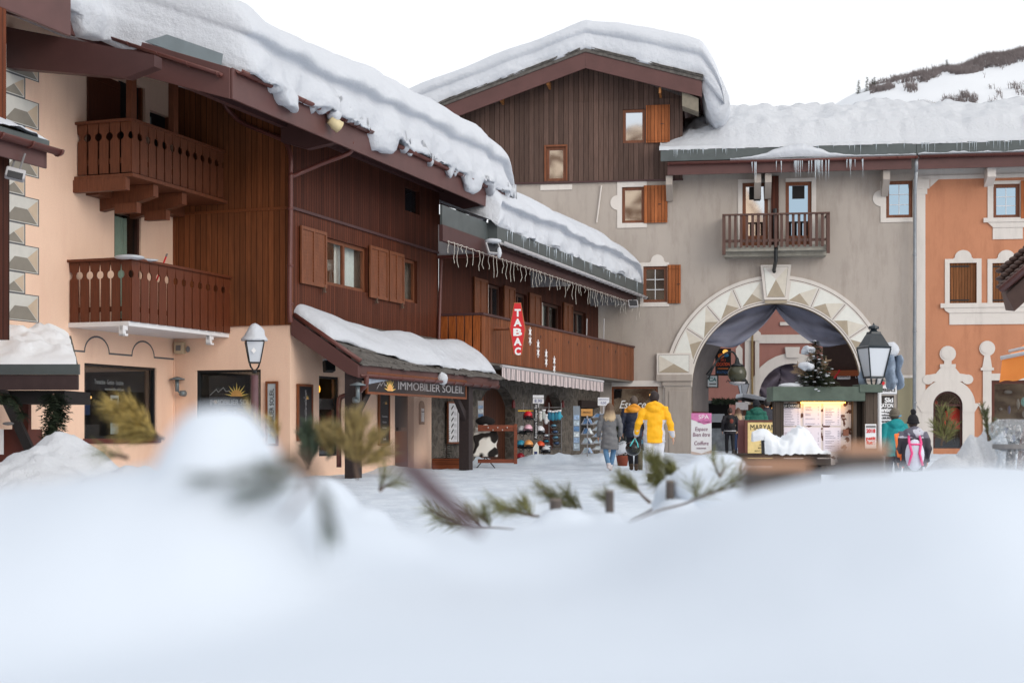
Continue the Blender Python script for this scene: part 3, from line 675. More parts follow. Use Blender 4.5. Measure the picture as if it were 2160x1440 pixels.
# ---- shop windows of the estate agency
def logo(F, u, z, r, o, parent, wd=None, txt=True, wid=2.2, th=.17):
    mb = MB(); n = 9
    for k in range(n):
        a = math.pi*(k+.5)/n; da = .13; R_ = r*(1 if k % 2 == 0 else .78)
        mb.face(F, [(u+math.cos(a-da)*r*.42, z+math.sin(a-da)*r*.42), (u+math.cos(a)*R_, z+math.sin(a)*R_), (u+math.cos(a+da)*r*.42, z+math.sin(a+da)*r*.42)], o+.004)
    mb.face(F, [(u+math.cos(math.pi*k/12)*r*.45, z+math.sin(math.pi*k/12)*r*.45) for k in range(13)], o+.006, 1)
    mk('sun_emblem', mb, [M['sunyel'], flat('sun_core', (230, 170, 100), .5)], parent, F)
    m2 = MB(); pts = [(u-r*2.1, z+r*.1), (u-r*1.6, z+r*.5), (u-r*1.45, z+r*.3), (u-r*1.05, z+r*.62), (u-r*.85, z+r*.35), (u-r*.55, z+r*.4)]
    strip(m2, F, pts, r*.06, o+.003); mk('mountain_line', m2, M['silver'], parent, F)
film = flat('dark_window_film', (36, 33, 38), .35, .1)
def agency_window(F, R_, o, parent):
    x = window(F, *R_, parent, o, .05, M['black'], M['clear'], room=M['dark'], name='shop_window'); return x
x = agency_window(FB, sh, OA-.06, ch)
mb = MB(); mb.fb(FB, sh[0]+.1, sh[1]-.28, 1.85, 2.3, OA-.13, OA-.12); mk('window_film', mb, film, x, FB)
text('Transaction - Gestion - Location', FB, sh[0]+.5, 1.98, OA-.118, .14, M['silver'], x, width=1.0, name='lettering')
text('www.immobilier-soleil.com', FB, sh[0]+.85, 1.86, OA-.118, .08, M['silver'], x, width=.66)
mb = MB(); rg = random.Random(2)
mb.fb(FB, sh[0]+1.1, sh[0]+1.38, 1.42, 1.76, OA-.16, OA-.15, 0); mb.fb(FB, sh[0]+1.1, sh[0]+1.38, .95, 1.18, OA-.16, OA-.15, 0); mb.fb(FB, sh[0]+.12, sh[0]+.18, 1.0, 1.75, OA-.14, OA-.13, 0)
mb.fb(FB, sh[0]+1.15, sh[0]+1.33, 1.5, 1.7, OA-.148, OA-.14, 2); mb.fb(FB, sh[0]+.45, sh[0]+.95, 1.35, 1.6, OA-.6, OA-.55, 1); mb.fb(FB, sh[0]+.3, sh[0]+1.2, .9, 1.15, OA-.7, OA-.5, 2)
mk('window_notice', mb, [flat('notice', (165, 172, 172), .6), flat('screen_blue', (48, 62, 95), .4), flat('desk', (60, 56, 58), .6)], x, FB)
mb = MB(); a = FB.p(sh[0]+.42, 1.5, OA-.5); b = FB.p(sh[0]+.9, 1.72, OA-.5); mb.tube([a, b], .03, 6); mk('lit_tube', mb, emit('warm_tube', (255, 190, 110), 1.6), x)
mb = MB(); mb.fb(FB, sh[0]-.05, sh[1]+.1, sh[2]-.1, sh[2]-.0, OA, OA+.06); mk('sill', mb, flat('red_brown_sill', (90, 46, 40), .5), ch, FB)
x = agency_window(FW, s2, -.06, ch)
mb = MB(); mb.fb(FW, s2[0]+.25, s2[1]-.08, s2[3]-.85, s2[3]-.12, -.13, -.12); mk('window_film', mb, film, x, FW)
logo(FW, s2[0]+.95, s2[3]-.58, .32, -.118, x); text('IMMOBILIER SOLEIL', FW, s2[0]+.28, s2[3]-.76, -.116, .17, M['silver'], x, width=1.16)
mb = MB()
for du in (1.0, 1.2): mb.fb(FW, s2[0]+du, s2[0]+du+.13, s2[3]-.33, s2[3]-.18, -.4, -.3)
mk('ceiling_light', mb, emit('amber_lamp', (255, 176, 60), 2.2), x, FW)
mb = MB()
for k, c in enumerate(((.5, 1.0, 0), (.95, .8, 1), (.7, .5, 2))): mb.fb(FW, s2[0]+.2+.3*k, s2[0]+.6+.3*k, .7+c[1]*.3, 1.1+c[1]*.35, -.7, -.6, c[2])
mk('shop_display', mb, [flat('blue_disp', (70, 85, 110), .6), flat('red_disp', (150, 30, 40), .6), flat('pale_disp', (120, 120, 120), .6)], x, FW)
x = agency_window(FB, sw, -.06, ch)
mb = MB(); mb.fb(FB, sw[0]+.06, sw[1]-.05, sw[3]-.75, sw[3]-.5, -.13, -.12); mk('window_film', mb, film, x, FB)
mb = MB()
for du in (.08, .62): mb.ell(FB.p(sw[0]+du+.08, sw[3]-.28, -.4), .07, .07, .11, 8, 6)
mk('ceiling_light', mb, emit('amber_lamp', (255, 176, 60), 2.2), x)
mb = MB(); mb.fb(FB, sw[0]+.15, sw[0]+.55, .9, 1.35, -.5, -.45); mb.fb(FB, sw[0]+.4, sw[0]+.8, 1.2, 1.35, -.4, -.38, 1); mk('shop_display', mb, [M['grey'], flat('red_disp', (150, 30, 40), .6)], x, FB)
# ---- lean-to porch over the agency door
UP0, UP1, OP = .02, FB.u(1052, 1.63), 1.63; zp = lambda o: 3.5-(3.5-2.44)*o/OP
def pslab(mb, u0, u1, o0, o1, dz, th, mi=0): mb.hexa([FB.p(u0, zp(o1)+dz, o1), FB.p(u1, zp(o1)+dz, o1), FB.p(u1, zp(o0)+dz, o0), FB.p(u0, zp(o0)+dz, o0), FB.p(u0, zp(o1)+dz+th, o1), FB.p(u1, zp(o1)+dz+th, o1), FB.p(u1, zp(o0)+dz+th, o0), FB.p(u0, zp(o0)+dz+th, o0)], mi)
mb = MB(); pslab(mb, UP0+.04, UP1, 0.03, OP, -.12, .1); po = mk('porch_roof', mb, planks('porch_boards', (74, 48, 42), .15, .15, .7), ch, FB)
mb = MB(); mb.fb(FB, UP0, UP1, zp(OP)-.3, zp(OP)-.02, OP-.04, OP+.01); mb.prism(perp(UP0), [(0.03, zp(0)-.42), (OP-.25, zp(OP-.25)-.38), (OP, zp(OP)-.3), (OP, zp(OP)-.02), (0.03, zp(0)-.02)], -.03, .05)
mb.prism(perp(UP1), [(0.03, zp(0)-.4), (OP, zp(OP)-.3), (OP, zp(OP)-.02), (0.03, zp(0)-.02)], -.03, .03); mk('fascia', mb, M['maroon'], po, FB, bevel=.008)
mb = MB(); random.seed(9)
nrow = 9
for r in range(nrow):
    o1 = OP+.1-(OP)*r/nrow; o0 = o1-OP/nrow*1.5; u = UP0-.02
    while u < UP1:
        L = random.uniform(.18, .45); e = random.uniform(-.03, .03); t = .028+random.uniform(0, .012); dz = .0+.02*(r % 2)
        a, b = max(.02, o0), o1+e; mb.hexa([FB.p(u, zp(b)+dz+.02, b), FB.p(u+L, zp(b)+dz+.02, b), FB.p(u+L, zp(a)+dz-.01, a), FB.p(u, zp(a)+dz-.01, a), FB.p(u, zp(b)+dz+.02+t, b), FB.p(u+L, zp(b)+dz+.02+t, b), FB.p(u+L, zp(a)+dz-.01+t, a), FB.p(u, zp(a)+dz-.01+t, a)]); u += L+.008
mk('stone_slabs', mb, M['slate'], po, FB)
prp = [(-1.25, .04), (-1.1, .55), (-.9, .95), (-.5, 1.0), (-.2, .85), (-.05, .6), (.02, .3), (-.01, .05), (-.1, -.0), (-.25, .02)]
def eP(u):
    f = (u-UP0)/(UP1-UP0); return OP-.75+.68*min(1, f*2.6)
sweep_snow('roof_snow', FB, UP0+.1, UP1+.05, eP, lambda u: zp(eP(u))+.06, .65, prp, lambda u: .26+.06*math.sin(u*1.7), po, .07, 36, .05, .05, (.5, .5), seed=11)
gutter(FB, UP0+.05, UP1-.3, zp(OP)-.22, OP+.01, po, .065)
mb = MB(); mb.tube([FB.p(UP0-.02, zp(0)+.02, .1), FB.p(UP0-.02, zp(OP)+.06, OP+.04)], .05, 10); mk('verge_pipe', mb, M['gutter'], po, smooth=True)
mb = MB(); mb.ell(FB.p(FB.u(932, 1.7), zp(OP)-.17, OP+.08), .13, .13, .14, 10, 7, nz=.4); mk('snow_lump', mb, M['snow'], po, smooth=True)
pipe([PX(772, 792, 1.72), PX(771, 812, 1.7), PX(748, 830, 1.4), PX(722, 836, 1.1), PX(715, 850, 1.05), PX(715, 900, 1.05), PX(715, 985, 1.05)], ch, .055)
mb = MB()
for px in (748, 985): u = FB.u(px, 1.45); mb.fb(FB, u-.14, u+.14, 0, zp(1.45)-.15, 1.28, 1.56)
for px, sg in ((748, 1), (985, -1)):
    u = FB.u(px, 1.45)
    a, b = (u+sg*.1, 1.35), (u+sg*1.0, 2.15); mb.prism(FB, [(a[0], a[1]-.12), (a[0], a[1]+.14), (b[0]-.05, b[1]), (b[0]+.15*sg, b[1])], 1.36, 1.48)
mb.fb(FB, UP0+.1, UP1-.3, 2.1, 2.26, 1.34, 1.5)
mk('porch_post', mb, flat('black_stained_wood', (46, 36, 36), .7, .2, 20), ch, FB, bevel=.01)
# ---- things fixed on the chalet
def framed(F, R_, o, label, mats, cat_='sign', name='sign_panel', fw=.05, group=None):
    u0, u1, z0, z1 = R_; t = thing(name, label, cat_, F.p((u0+u1)/2, z0, o), group); mb = MB()
    mb.fb(F, u0, u1, z0, z1, o, o+.03); mk('board', mb, mats[0], t, F); mb = MB()
    mb.fb(F, u0-fw, u0, z0-fw, z1+fw, o, o+.045); mb.fb(F, u1, u1+fw, z0-fw, z1+fw, o, o+.045); mb.fb(F, u0, u1, z0-fw, z0, o, o+.043); mb.fb(F, u0, u1, z1, z1+fw, o, o+.043)
    mk('sign_frame', mb, mats[1], t, F); return t
zs1 = 2.22; uS0, uS1 = FB.u(775, 1.62), FB.u(981, 1.62)
t = framed(FB, (uS0, uS1, 1.86, 2.24), 1.6, 'long dark agency fascia sign with yellow half sun hanging under the porch gutter', [M['blackp'], M['frame']], name='fascia_sign')
logo(FB, uS0+1.15, 1.9, .33, 1.632, t); text('IMMOBILIER SOLEIL', FB, uS0+1.6, 1.95, 1.634, .26, M['silver'], t, width=(uS1-uS0)-1.75)
mb = MB(); mb.face(FB, [(uS0+.02, 2.02), (uS0+1.2, 2.15), (uS0+2.3, 2.17), (uS0+2.3, 2.23), (uS0+.02, 2.23)], 1.632); mk('pale_band', mb, flat('pale_sky_band', (150, 162, 178), .4), t, FB)
def vert_sign(F, R_, o, label, lines, blk=True):
    t = framed(F, R_, o, label, [M['blackp'] if blk else flat('pale_panel', (170, 180, 185), .4), M['frame']]); u0, u1, z0, z1 = R_
    if blk: logo(F, (u0+u1)/2+.08, z1-.28, .1, o+.034, t)
    if isinstance(lines, str): text(lines, F, (u0+u1)/2+.05, z0+.15, o+.034, .14, M['ink'] if not blk else M['silver'], t, width=(z1-z0)*.8, rot=math.pi/2)
    else:
        for k, l in enumerate(lines): text(l, F, (u0+u1)/2, z1-.6-.14*k, o+.034, .07, M['silver'], t, align='CENTER')
    return t
t = vert_sign(FW, FW.R(566, 809, 583, 935, .02), .02, 'tall narrow pale agency sign with upright lettering beside the lamp post', 'IMMOBILIER SOLEIL', False)
t = vert_sign(FB, FB.R(628, 814, 655, 925, .02), .02, 'tall black framed sign on the plaster just right of the building corner', 'www.immobilier-soleil.com')
t = vert_sign(FB, FB.R(799, 828, 818, 935, .02), .02, 'tall black framed sign between the porch post and the agency door', ['Transaction', 'Gestion', 'Location', '', 'Syndic', 'Estimation', 'Saison'])
u, z = FB.at(889, 885, .02); t = thing('notice_box', 'small arched wooden notice box with a white sheet right of the agency door', 'notice', FB.p(u, z-.3, .02))
mb = MB(); mb.prism(FB, [(u-.14, z-.12), (u+.14, z-.12), (u+.14, z+.36)]+[(u+.14*math.cos(math.pi*k/8), z+.36+.14*math.sin(math.pi*k/8)) for k in range(1, 8)]+[(u-.14, z+.36)], .0, .05); mk('backboard', mb, flat('tan_board', (150, 118, 96), .7), t, FB)
mb = MB(); mb.fb(FB, u-.09, u+.09, z-.05, z+.3, .05, .06); mk('sheet', mb, M['white'], t, FB)
text('Horaires', FB, u, z+.2, .062, .05, M['ink'], t, align='CENTER')
def wall_lamp(px, py, F, o, label):
    u, z = F.at(px, py, o); t = thing('wall_lamp', label, 'wall lamp', F.p(u, z-.2, o)); mb = MB()
    mb.tube([F.p(u+.1, z-.1, o), F.p(u+.08, z-.1, o+.12)], [.07, .06], 10); mb.tube([F.p(u+.06, z-.1, o+.12), F.p(u, z-.02, o+.14), F.p(u, z+.1, o+.14)], .02, 8); mk('bracket', mb, M['zinc'], t, smooth=True)
    mb = MB(); mb.lathe(F.p(u, z-.06, o+.14), [(.045, 0), (.045, .26)], 10); mb.lathe(F.p(u, z+.2, o+.14), [(.0, .05), (.17, 0), (.17, .02), (.02, .07)][::-1], 12); mk('lamp_head', mb, M['zinc'], t, smooth=True); return t
wall_lamp(381, 820, FW, .02, 'small metal wall lamp with a flat hat between the two left shop windows')
wall_lamp(742, 833, FB, 1.57, 'chrome cylinder lamp fixed on the dark porch post')
u, z = FB.at(380, 720, OA); t = thing('alarm_box', 'beige alarm box on the plaster below the lower balcony', 'alarm box', FW.p(.12, 2.72, .02)); mb = MB(); mb.fb(FW, .06, .3, 2.72, 2.98, 0, .12); mk('housing', mb, flat('beige_box', (196, 178, 150), .5), t, FW, bevel=.01)
mb = MB(); mb.fb(FW, .12, .24, 2.79, 2.91, .12, .13); mb.ell(FW.p(.4, 2.82, .08), .05, .05, .07, 8, 6); mk('siren', mb, M['grey'], t, FW)
u, z = FB.at(692, 272, 1.35); t = thing('spotlight', 'old beige spotlight capped with snow on the long chalet fascia', 'spotlight', FB.p(u, z, 1.36)); c = FB.p(u, z+.1, 1.5)
mb = MB(); dv = (FB.d*.55+FB.n*.35+V((0, 0, -.35))).normalized(); mb.tube([c-dv*.14, c-dv*.02, c+dv*.0, c+dv*.12, c+dv*.13], [.09, .11, .125, .125, .14], 12); mk('housing', mb, flat('cream_enamel', (205, 190, 150), .45), t, smooth=True)
mb = MB(); mb.tube([c+dv*.131, c+dv*.135], .11, 12); mb.tube([c, FB.p(u, z+.15, 1.33)], .02, 6); mk('lens', mb, M['grey'], t)
mb = MB(); mb.ell(c+V((0, 0, .17)), .15, .15, .16, 10, 7, nz=.3); mb.ell(c+V((.0, 0, .36)), .12, .12, .2, 10, 7, nz=.3); mk('snow_cap', mb, M['snow'], t, smooth=True)
c = PX(694, 772, .25); t = thing('loudspeaker', 'small black loudspeaker dusted with snow at the porch verge', 'speaker', c-V((0, 0, .1))); mb = MB(); mb.box(c, .24, .2, .26, .5, rx=-.2); mb.box(c+V((.2, .1, .05)), .2, .05, .05); mk('cabinet', mb, M['black'], t, bevel=.02)
mb = MB(); mb.box(c+V((-.02, 0, .14)), .2, .17, .03, .5); mk('snow_dusting', mb, M['snow'], t)
mb = MB(); u, z = FB.at(405, 560, -1.9); mb.tube([FB.p(-2.2, 3.9, -2), FB.p(-1.7, 4.65, -2)], .018, 6); mb.tube([FB.p(-1.7, 4.65, -2), FB.p(-1.66, 4.72, -2)], .02, 6, 1)
tag(mk('broom_handle', mb, [M['red'], M['grey']]), 'red stick leaning up over the lower balcony railing', 'stick')
# ================================================================ tobacco shop wing (continues in the same front plane)
uM = 24.6; OE = 1.6
def yM(): pass
sp = thing('tobacco_shop', 'lower shop wing with stone ground floor, orange wood balcony and icicle-fringed snowy roof', 'shop building', FB.p((uB+uM)/2, 0, 0))
U = FB.u; uend = U(1262, 0)
zo, zc = 5.5, 3.0
opn = [(U(1028), U(1059), 3.0, 5.4), (U(1085), U(1111), 3.0, 5.35), (U(1143), U(1183), 3.0, 5.3), (U(1207), U(1236), 3.0, 5.3)]
wall(FB, uB+.02, uend, 2.9, 6.9, opn, M['clad_dark'], sp, 'timber_wall', .2)
for i, h in enumerate(opn):
    x = window(FB, *h, sp, -.12, .09, flat('dark_frame', (70, 42, 32), .5), M['pane'] if i != 2 else M['clear'], sash=1, room=M['dark'] if i == 2 else None, name='balcony_door')
    if i == 2: curtain(FB, h[0]+.1, h[0]+.9, h[2], h[3]-.1, -.25, x, flat('grey_net', (150, 160, 155), .85), 20)
    m = MB(); m.fb(FB, h[0], h[0]+.05, h[2], h[3]-.05, -.1, .02); mk('door_edge', m, M['cream_trim'], x, FB)
for a, b in ((997, 1025), (1060, 1083), (1114, 1138), (1186, 1205)): shutter(FB, U(a), U(b), 3.0, 5.45, sp, M['shutter'], .03, 'plain')
# stone ground floor with pointed arches
stone = base('rubble_stone', lin((118, 108, 98)), .9); n = N_(stone); co = n.co('UV'); vo = n.n('ShaderNodeTexVoronoi'); vo.inputs['Scale'].default_value = 3.2; n.l(co, vo.inputs['Vector'])
ve = n.n('ShaderNodeTexVoronoi', feature='DISTANCE_TO_EDGE'); ve.inputs['Scale'].default_value = 3.2; n.l(co, ve.inputs['Vector'])
c1 = n.ramp(n.noise(co, 6, 6), .3, .7, lin((70, 64, 58)), lin((122, 113, 103))); c2 = n.n('ShaderNodeMix', data_type='RGBA', blend_type='MULTIPLY'); c2.inputs[0].default_value = .5; n.l(c1, c2.inputs[6]); bw_ = n.n('ShaderNodeRGBToBW'); n.l(vo.outputs['Color'], bw_.inputs[0]); n.l(bw_.outputs[0], c2.inputs[7])
n.l(n.ramp(ve.outputs['Distance'], .0, .07, lin((104, 98, 92)), c2.outputs[2]), n.b.inputs['Base Color']); n.bump(n.math('ADD', ve.outputs['Distance'], n.math('MULTIPLY', n.noise(co, 12, 5), .4)), .8, .05)
d1 = (U(1014), U(1088), 0, 1.75); d2 = (U(1147), U(1186), .35, 1.7); d3 = (U(1225), U(1252), 0.9, 1.85)
def pointed(h, top):
    u0, u1, z0, z1 = h; uc = (u0+u1)/2; n_ = 8; L = [(u0+(uc-u0)*math.sin(math.pi/2*k/n_)**1.0*(k/n_)**.0, z1+(top-z1)*(1-math.cos(math.pi/2*k/n_))**.0*math.sin(math.pi/2*k/n_)) for k in range(n_+1)]
    L = [(u0+(uc-u0)*(k/n_)**1.35, z1+(top-z1)*math.sin(math.pi/2*(k/n_))) for k in range(n_+1)]
    Rr = [(2*uc-a, b) for a, b in L]; return [L+[(uc, top+.003), (u0, top+.003)], Rr[::-1]+[(u1, top+.003), (uc, top+.003)]], L+Rr[::-1][1:]
pa1, c_1 = pointed(d1, 2.4); pa2, c_2 = pointed(d2, 2.35)
H1 = (d1[0], d1[1], 0, 2.4+.003); H2 = (d2[0], d2[1], .35, 2.353)
wall(FB, uG, uM+.2, -.2, 3.0, [(*H1, 0), (*H2, 0), d3], stone, sp, 'stone_wall', .3, -.02, arch=pa1+pa2)
mb = MB()
for c_, h in ((c_1, d1), (c_2, d2)):
    cc = [(h[0], h[2])]+c_+[(h[1], h[2])]
    for (a, b), (c, d) in zip(cc, cc[1:]): mb.quad(FB.p(a, b, -.02), FB.p(a, b, -.4), FB.p(c, d, -.4), FB.p(c, d, -.02))
mk('arch_reveal', mb, stone, sp, FB)
mb = MB(); mb.fb(FB, d1[0], d1[0]+1.0, 0, 2.4, -.42, -.38, 1); mb.fb(FB, d1[0]+1.0, d1[1], 0, 2.4, -.42, -.36, 0); mb.fb(FB, d1[0]+1.0, d1[0]+1.1, 0, 2.4, -.36, -.32, 2)
mk('shop_door', mb, [planks('dark_door_boards', (76, 44, 30), .2, .15, .5), M['dark'], M['frame']], sp, FB)
mb = MB(); mb.fb(FB, d2[0], d2[1], .3, 2.4, -.42, -.38, 1); mb.fb(FB, d2[0]+.9, d2[1], .3, 2.4, -.38, -.34, 0); mk('shop_door', mb, [planks('dark_door_boards_b', (70, 36, 28), .2, .15, .5), M['dark']], sp, FB)
mb = MB(); mb.fb(FB, d3[0]-.3, d3[1]+.3, 1.85, 2.1, 0, .12); mk('lintel', mb, flat('dark_lintel', (40, 28, 24), .7), sp, FB)
mb = MB(); mb.fb(FB, d3[0], d3[1], .9, 1.85, -.3, -.25); mk('dark_window', mb, M['pane'], sp, FB)
# balcony
OC = 1.24; uc0, uc1 = U(1017, OC), U(1337, OC); SC = perp(uc0)
mb = MB(); nb = 34
for i in range(nb):
    a = uc0+(uc1-uc0)*i/nb; L = (uc1-uc0)/nb; mb.fb(FB, a+.006, a+L-.006, 2.88, 4.13, OC-.03+.004*(i % 3), OC+.004*(i % 2))
bl = mk('balcony_boards', mb, M['balc_mid'], sp, FB, bevel=.004)
mb = MB()
for i in (6, 10, 13, 16, 18, 21, 23, 26, 28, 31):
    a = uc0+(uc1-uc0)*(i+.5)/nb; zz = 3.85; mb.face(FB, [(a, zz-.1), (a+.045, zz+.02), (a+.03, zz+.05), (a, zz+.03), (a-.03, zz+.05), (a-.045, zz+.02)], OC+.006)
mk('heart_cutout', mb, M['dark'], bl, FB)
mb = MB(); S0 = perp(U(925, 0)); nS = 5
for i in range(nS): a = .02+(OC-.06)*i/nS; mb.fb(SC, a+.02, a+(OC-.06)/nS-.02, 3.0, 4.12, -.02, .015)
mk('balcony_boards', mb, M['balc_orange'], sp, SC, bevel=.004)
mb = MB(); mb.fb(FB, uc0-.03, uc1, 4.13, 4.19, OC-.09, OC+.05); mb.fb(SC, 0, OC-.09, 4.13, 4.19, -.05, .04); mb.fb(SC, 0, OC-.04, 2.93, 3.0, -.03, .02)
mk('handrail', mb, M['dkbrown'], sp, FB)
mb = MB(); mb.fb(FB, uc0+.02, uc1-.02, 2.82, 2.95, 0.0, OC-.035); mb.fb(SC, 0, 1.2, 2.66, 2.9, .02, .3); mk('balcony_floor', mb, flat('grey_concrete', (120, 112, 104), .9), sp, FB)
mb = MB()
for px in (930, 962, 1000, 1060, 1100): mb.fb(FB, U(px, .5), U(px, .5)+.3, 2.55, 2.8, .0, 1.0)
mk('beam_end', mb, flat('old_beam', (72, 50, 36), .8), sp, FB)
# roof: zinc verge board, gutter, soffit, divider panels
zg = 6.05; zr = lambda o: 6.1+.42*(OE-o); ur2 = U(1356, OE); ul2 = U(925, OE)-.6
def slab2(mb, u0, u1, o0, o1, dz, th): mb.hexa([FB.p(u0, zr(o1)+dz, o1), FB.p(u1, zr(o1)+dz, o1), FB.p(u1, zr(o0)+dz, o0), FB.p(u0, zr(o0)+dz, o0), FB.p(u0, zr(o1)+dz+th, o1), FB.p(u1, zr(o1)+dz+th, o1), FB.p(u1, zr(o0)+dz+th, o0), FB.p(u0, zr(o0)+dz+th, o0)])
mb = MB(); slab2(mb, uB+.3, ur2, -3.2, OE-.03, -.14, .16); r2 = mk('roof', mb, planks('soffit_boards_c', (62, 44, 40), .16, .12, .7), sp, FB)
mb = MB(); ulz = U(1048, OE); mb.fb(FB, U(932, OE-.25), ulz, 6.12, 6.62, OE-.3, OE-.24); mb.fb(FB, ulz, ur2, 6.12, 6.52, OE-.04, OE+.02); mb.fb(FB, ulz-.03, ulz-.002, 6.1, 6.7, OE-.24, OE+.02); mk('zinc_board', mb, M['zinc_dk'], r2, FB)
mb = MB(); mb.fb(FB, U(930, OE-.25), ur2-.2, 5.72, 6.12, OE-.3, OE-.2); mk('fascia', mb, M['dkbrown'], r2, FB)
gutter(FB, ulz+.1, ur2, 6.12, OE+.02, r2, .085, M['lightgrey'], .55, z1=6.04)
mb = MB()
for u, hh, zz in ((uB+.05, 1.2, 5.76), (U(1122), 1.5, 5.66), (U(1247), 1.5, 5.62)):
    P = perp(u); mb.prism(P, [(0, zz), (OE-.3-.25*(hh < 1.3), zz), (OE-.3, 6.0), (0, zr(0)-.16)], 0, .12)
mk('divider_panel', mb, M['lightgrey'], sp, FB)
mb = MB(); P = perp(uB+.04); mb.fb(P, 0, OE-.4, 5.68, 5.76, .0, .14); mk('drain_pipe', mb, M['gutter'], sp, P)
pipe([PX(931, 545, .1), PX(929, 600, .08), PX(926, 700, .08), PX(925, 735, .08)], sp, .045)
prof2 = [(-4.2, .98), (-2.4, 1), (-1.2, .99), (-.6, .96), (-.25, .88), (.0, .76), (.12, .66), (.08, .6), (-.06, .54), (-.08, .47), (.0, .38), (.05, .25), (.05, .1), (.0, .0), (-.15, -.02), (-.4, .0)]
sweep_snow('roof_snow', FB, ulz-.2, ur2-.15, lambda u: OE-.02, lambda u: 6.5, .42, prof2, lambda u: 1.25+.08*math.sin(u), r2, .1, 50, .05, .12, (.6, 1.3), seed=21)
mb = MB(); mb.quad(FB.p(uB+.1, 6.6, OE-.31), FB.p(ulz, 6.6, OE-.31), FB.p(ulz, 9.2, -3), FB.p(uB+.1, 9.2, -3)); mk('snow_patch', mb, M['snow'], r2); mb = MB(); mb.fb(FB, uB+.1, ulz+.3, 6.63, 7.35, OE-.8, OE-.36); mk('snow_patch', mb, M['snow'], r2, FB, bevel=.1)
random.seed(12); pts = []
for k in range(46):
    px = random.choice([random.uniform(1066, 1142), random.uniform(1150, 1220), random.uniform(1225, 1345)]); u = U(px, OE); pts.append((u, 6.5+random.uniform(-.03, .05), OE+.03, random.uniform(.12, .42), random.uniform(.008, .018)))
icicles(FB, pts, sp, M['ice'])
# awning, valance
t = thing('shop_awning', 'rolled-in grey and pink striped awning under the orange wood balcony', 'awning', FB.p(U(1160, 1.3), 2.4, 1.3)); ua, ub = U(1056, 1.36), U(1271, 1.36)
ms = base('awning_stripes', (.5, .5, .5), .8); n = N_(ms); tc = n.n('ShaderNodeTexCoord'); s_ = n.n('ShaderNodeSeparateXYZ'); n.l(tc.outputs['UV'], s_.inputs[0]); fr = n.math('FRACT', n.math('DIVIDE', s_.outputs[0], .42))
a_ = n.mix(n.math('GREATER_THAN', fr, .62), lin((205, 190, 188)), lin((150, 142, 142))); b_ = n.mix(n.math('GREATER_THAN', n.math('FRACT', n.math('MULTIPLY', fr, 3.0)), .8), a_, lin((96, 82, 86))); n.l(b_, n.b.inputs['Base Color'])
mb = MB(); k_ = 60; vs = []
for i in range(k_+1):
    u = ua+(ub-ua)*i/k_; zt2 = 2.76-.10*i/k_; vs += [FB.p(u, zt2-.32+.015*math.sin(i*1.4), 1.40+.02*math.sin(i*.9)), FB.p(u, zt2, 1.40)]
mb.add(vs, [(2*i, 2*i+2, 2*i+3, 2*i+1) for i in range(k_)]); mk('valance', mb, ms, t, FB, smooth=True)
mb = MB(); mb.tube([FB.p(ua, 2.80, 1.38), FB.p(ub, 2.70, 1.38)], [.045, .045], 8); mb.add([FB.p(ua, 2.8, 1.38), FB.p(ub, 2.7, 1.38), FB.p(ub, 2.80, 1.0), FB.p(ua, 2.87, 1.0)], [(0, 1, 2, 3)], 0)
mk('front_bar', mb, M['lightgrey'], t, FB)
# tobacco sign: tall lozenge on a bracket
ut, _ = FB.at(1092, 700, 2.0); FT = Fac(*FB.p(ut, 0, 2.0).xy, 1, .05); sc_ = FT.O.y/FP
def tz(py): return CH+(HZ-py)*sc_
t = thing('tobacco_sign', 'tall red lozenge sign with white letters sticking out above the balcony boards', 'shop sign', FT.p(0, tz(748), 0))
w_ = lambda p: p*sc_
pol = [(w_(-8), tz(638)), (w_(7), tz(638)), (w_(17), tz(695)), (w_(9), tz(748)), (w_(-9), tz(748)), (w_(-18), tz(690))]
mb = MB(); mb.prism(FT, pol, -.22, 0); mk('case', mb, flat('orange_brown_case', (165, 92, 50), .5), t, FT, bevel=.01)
mb = MB(); mb.face(FT, [(x*.86, (z-tz(693))*.965+tz(693)) for x, z in pol], .006); mk('red_face', mb, M['red'], t, FT)
for k, c in enumerate('TABAC'): text(c, FT, 0, tz(667+20.2*k), .012, .27, M['letters_w'], t, align='CENTER', width=(.17, .22, .24, .22, .17)[k], bold=.012)
mb = MB(); mb.tube([FT.p(-.2, tz(693), -.1), FT.p(-.62, tz(691), -.1)], .03, 6); mb.tube([FT.p(0, tz(693), -.1), FB.p(ut+.2, tz(693), OC)], .03, 6); mk('bracket', mb, M['frame'], t)
# painted snowflakes hung on the boards
for k, (px, py) in enumerate(((1118, 709), (1135, 735), (1152, 755), (1169, 769))):
    u, z = FB.at(px, py, OC+.03); t = thing('snowflake_ornament', ['white lattice snowflake ornament nearest the tobacco sign', 'white snowflake ornament, second from the tobacco sign', 'white snowflake ornament, third from the tobacco sign', 'white snowflake ornament, farthest and lowest on the balcony boards'][k], 'ornament', FB.p(u, z-.2, OC+.03), 'snowflake ornaments on the balcony')
    mb = MB()
    for sg in (.12, -.12):
        for a in range(3):
            an = math.pi*a/3+math.pi/2; dx, dz = math.cos(an)*.13, math.sin(an)*.15; mb.tube([FB.p(u-dx, z+sg-dz, OC+.03), FB.p(u+dx, z+sg+dz, OC+.03)], .013, 4)
        for a in range(6): an = math.pi*a/3+math.pi/6; mb.tube([FB.p(u+math.cos(an)*.06, z+sg+math.sin(an)*.07, OC+.03), FB.p(u+math.cos(an+1.05)*.06, z+sg+math.sin(an+1.05)*.07, OC+.03)], .01, 4)
    mk('lattice', mb, M['letters_w'], t)
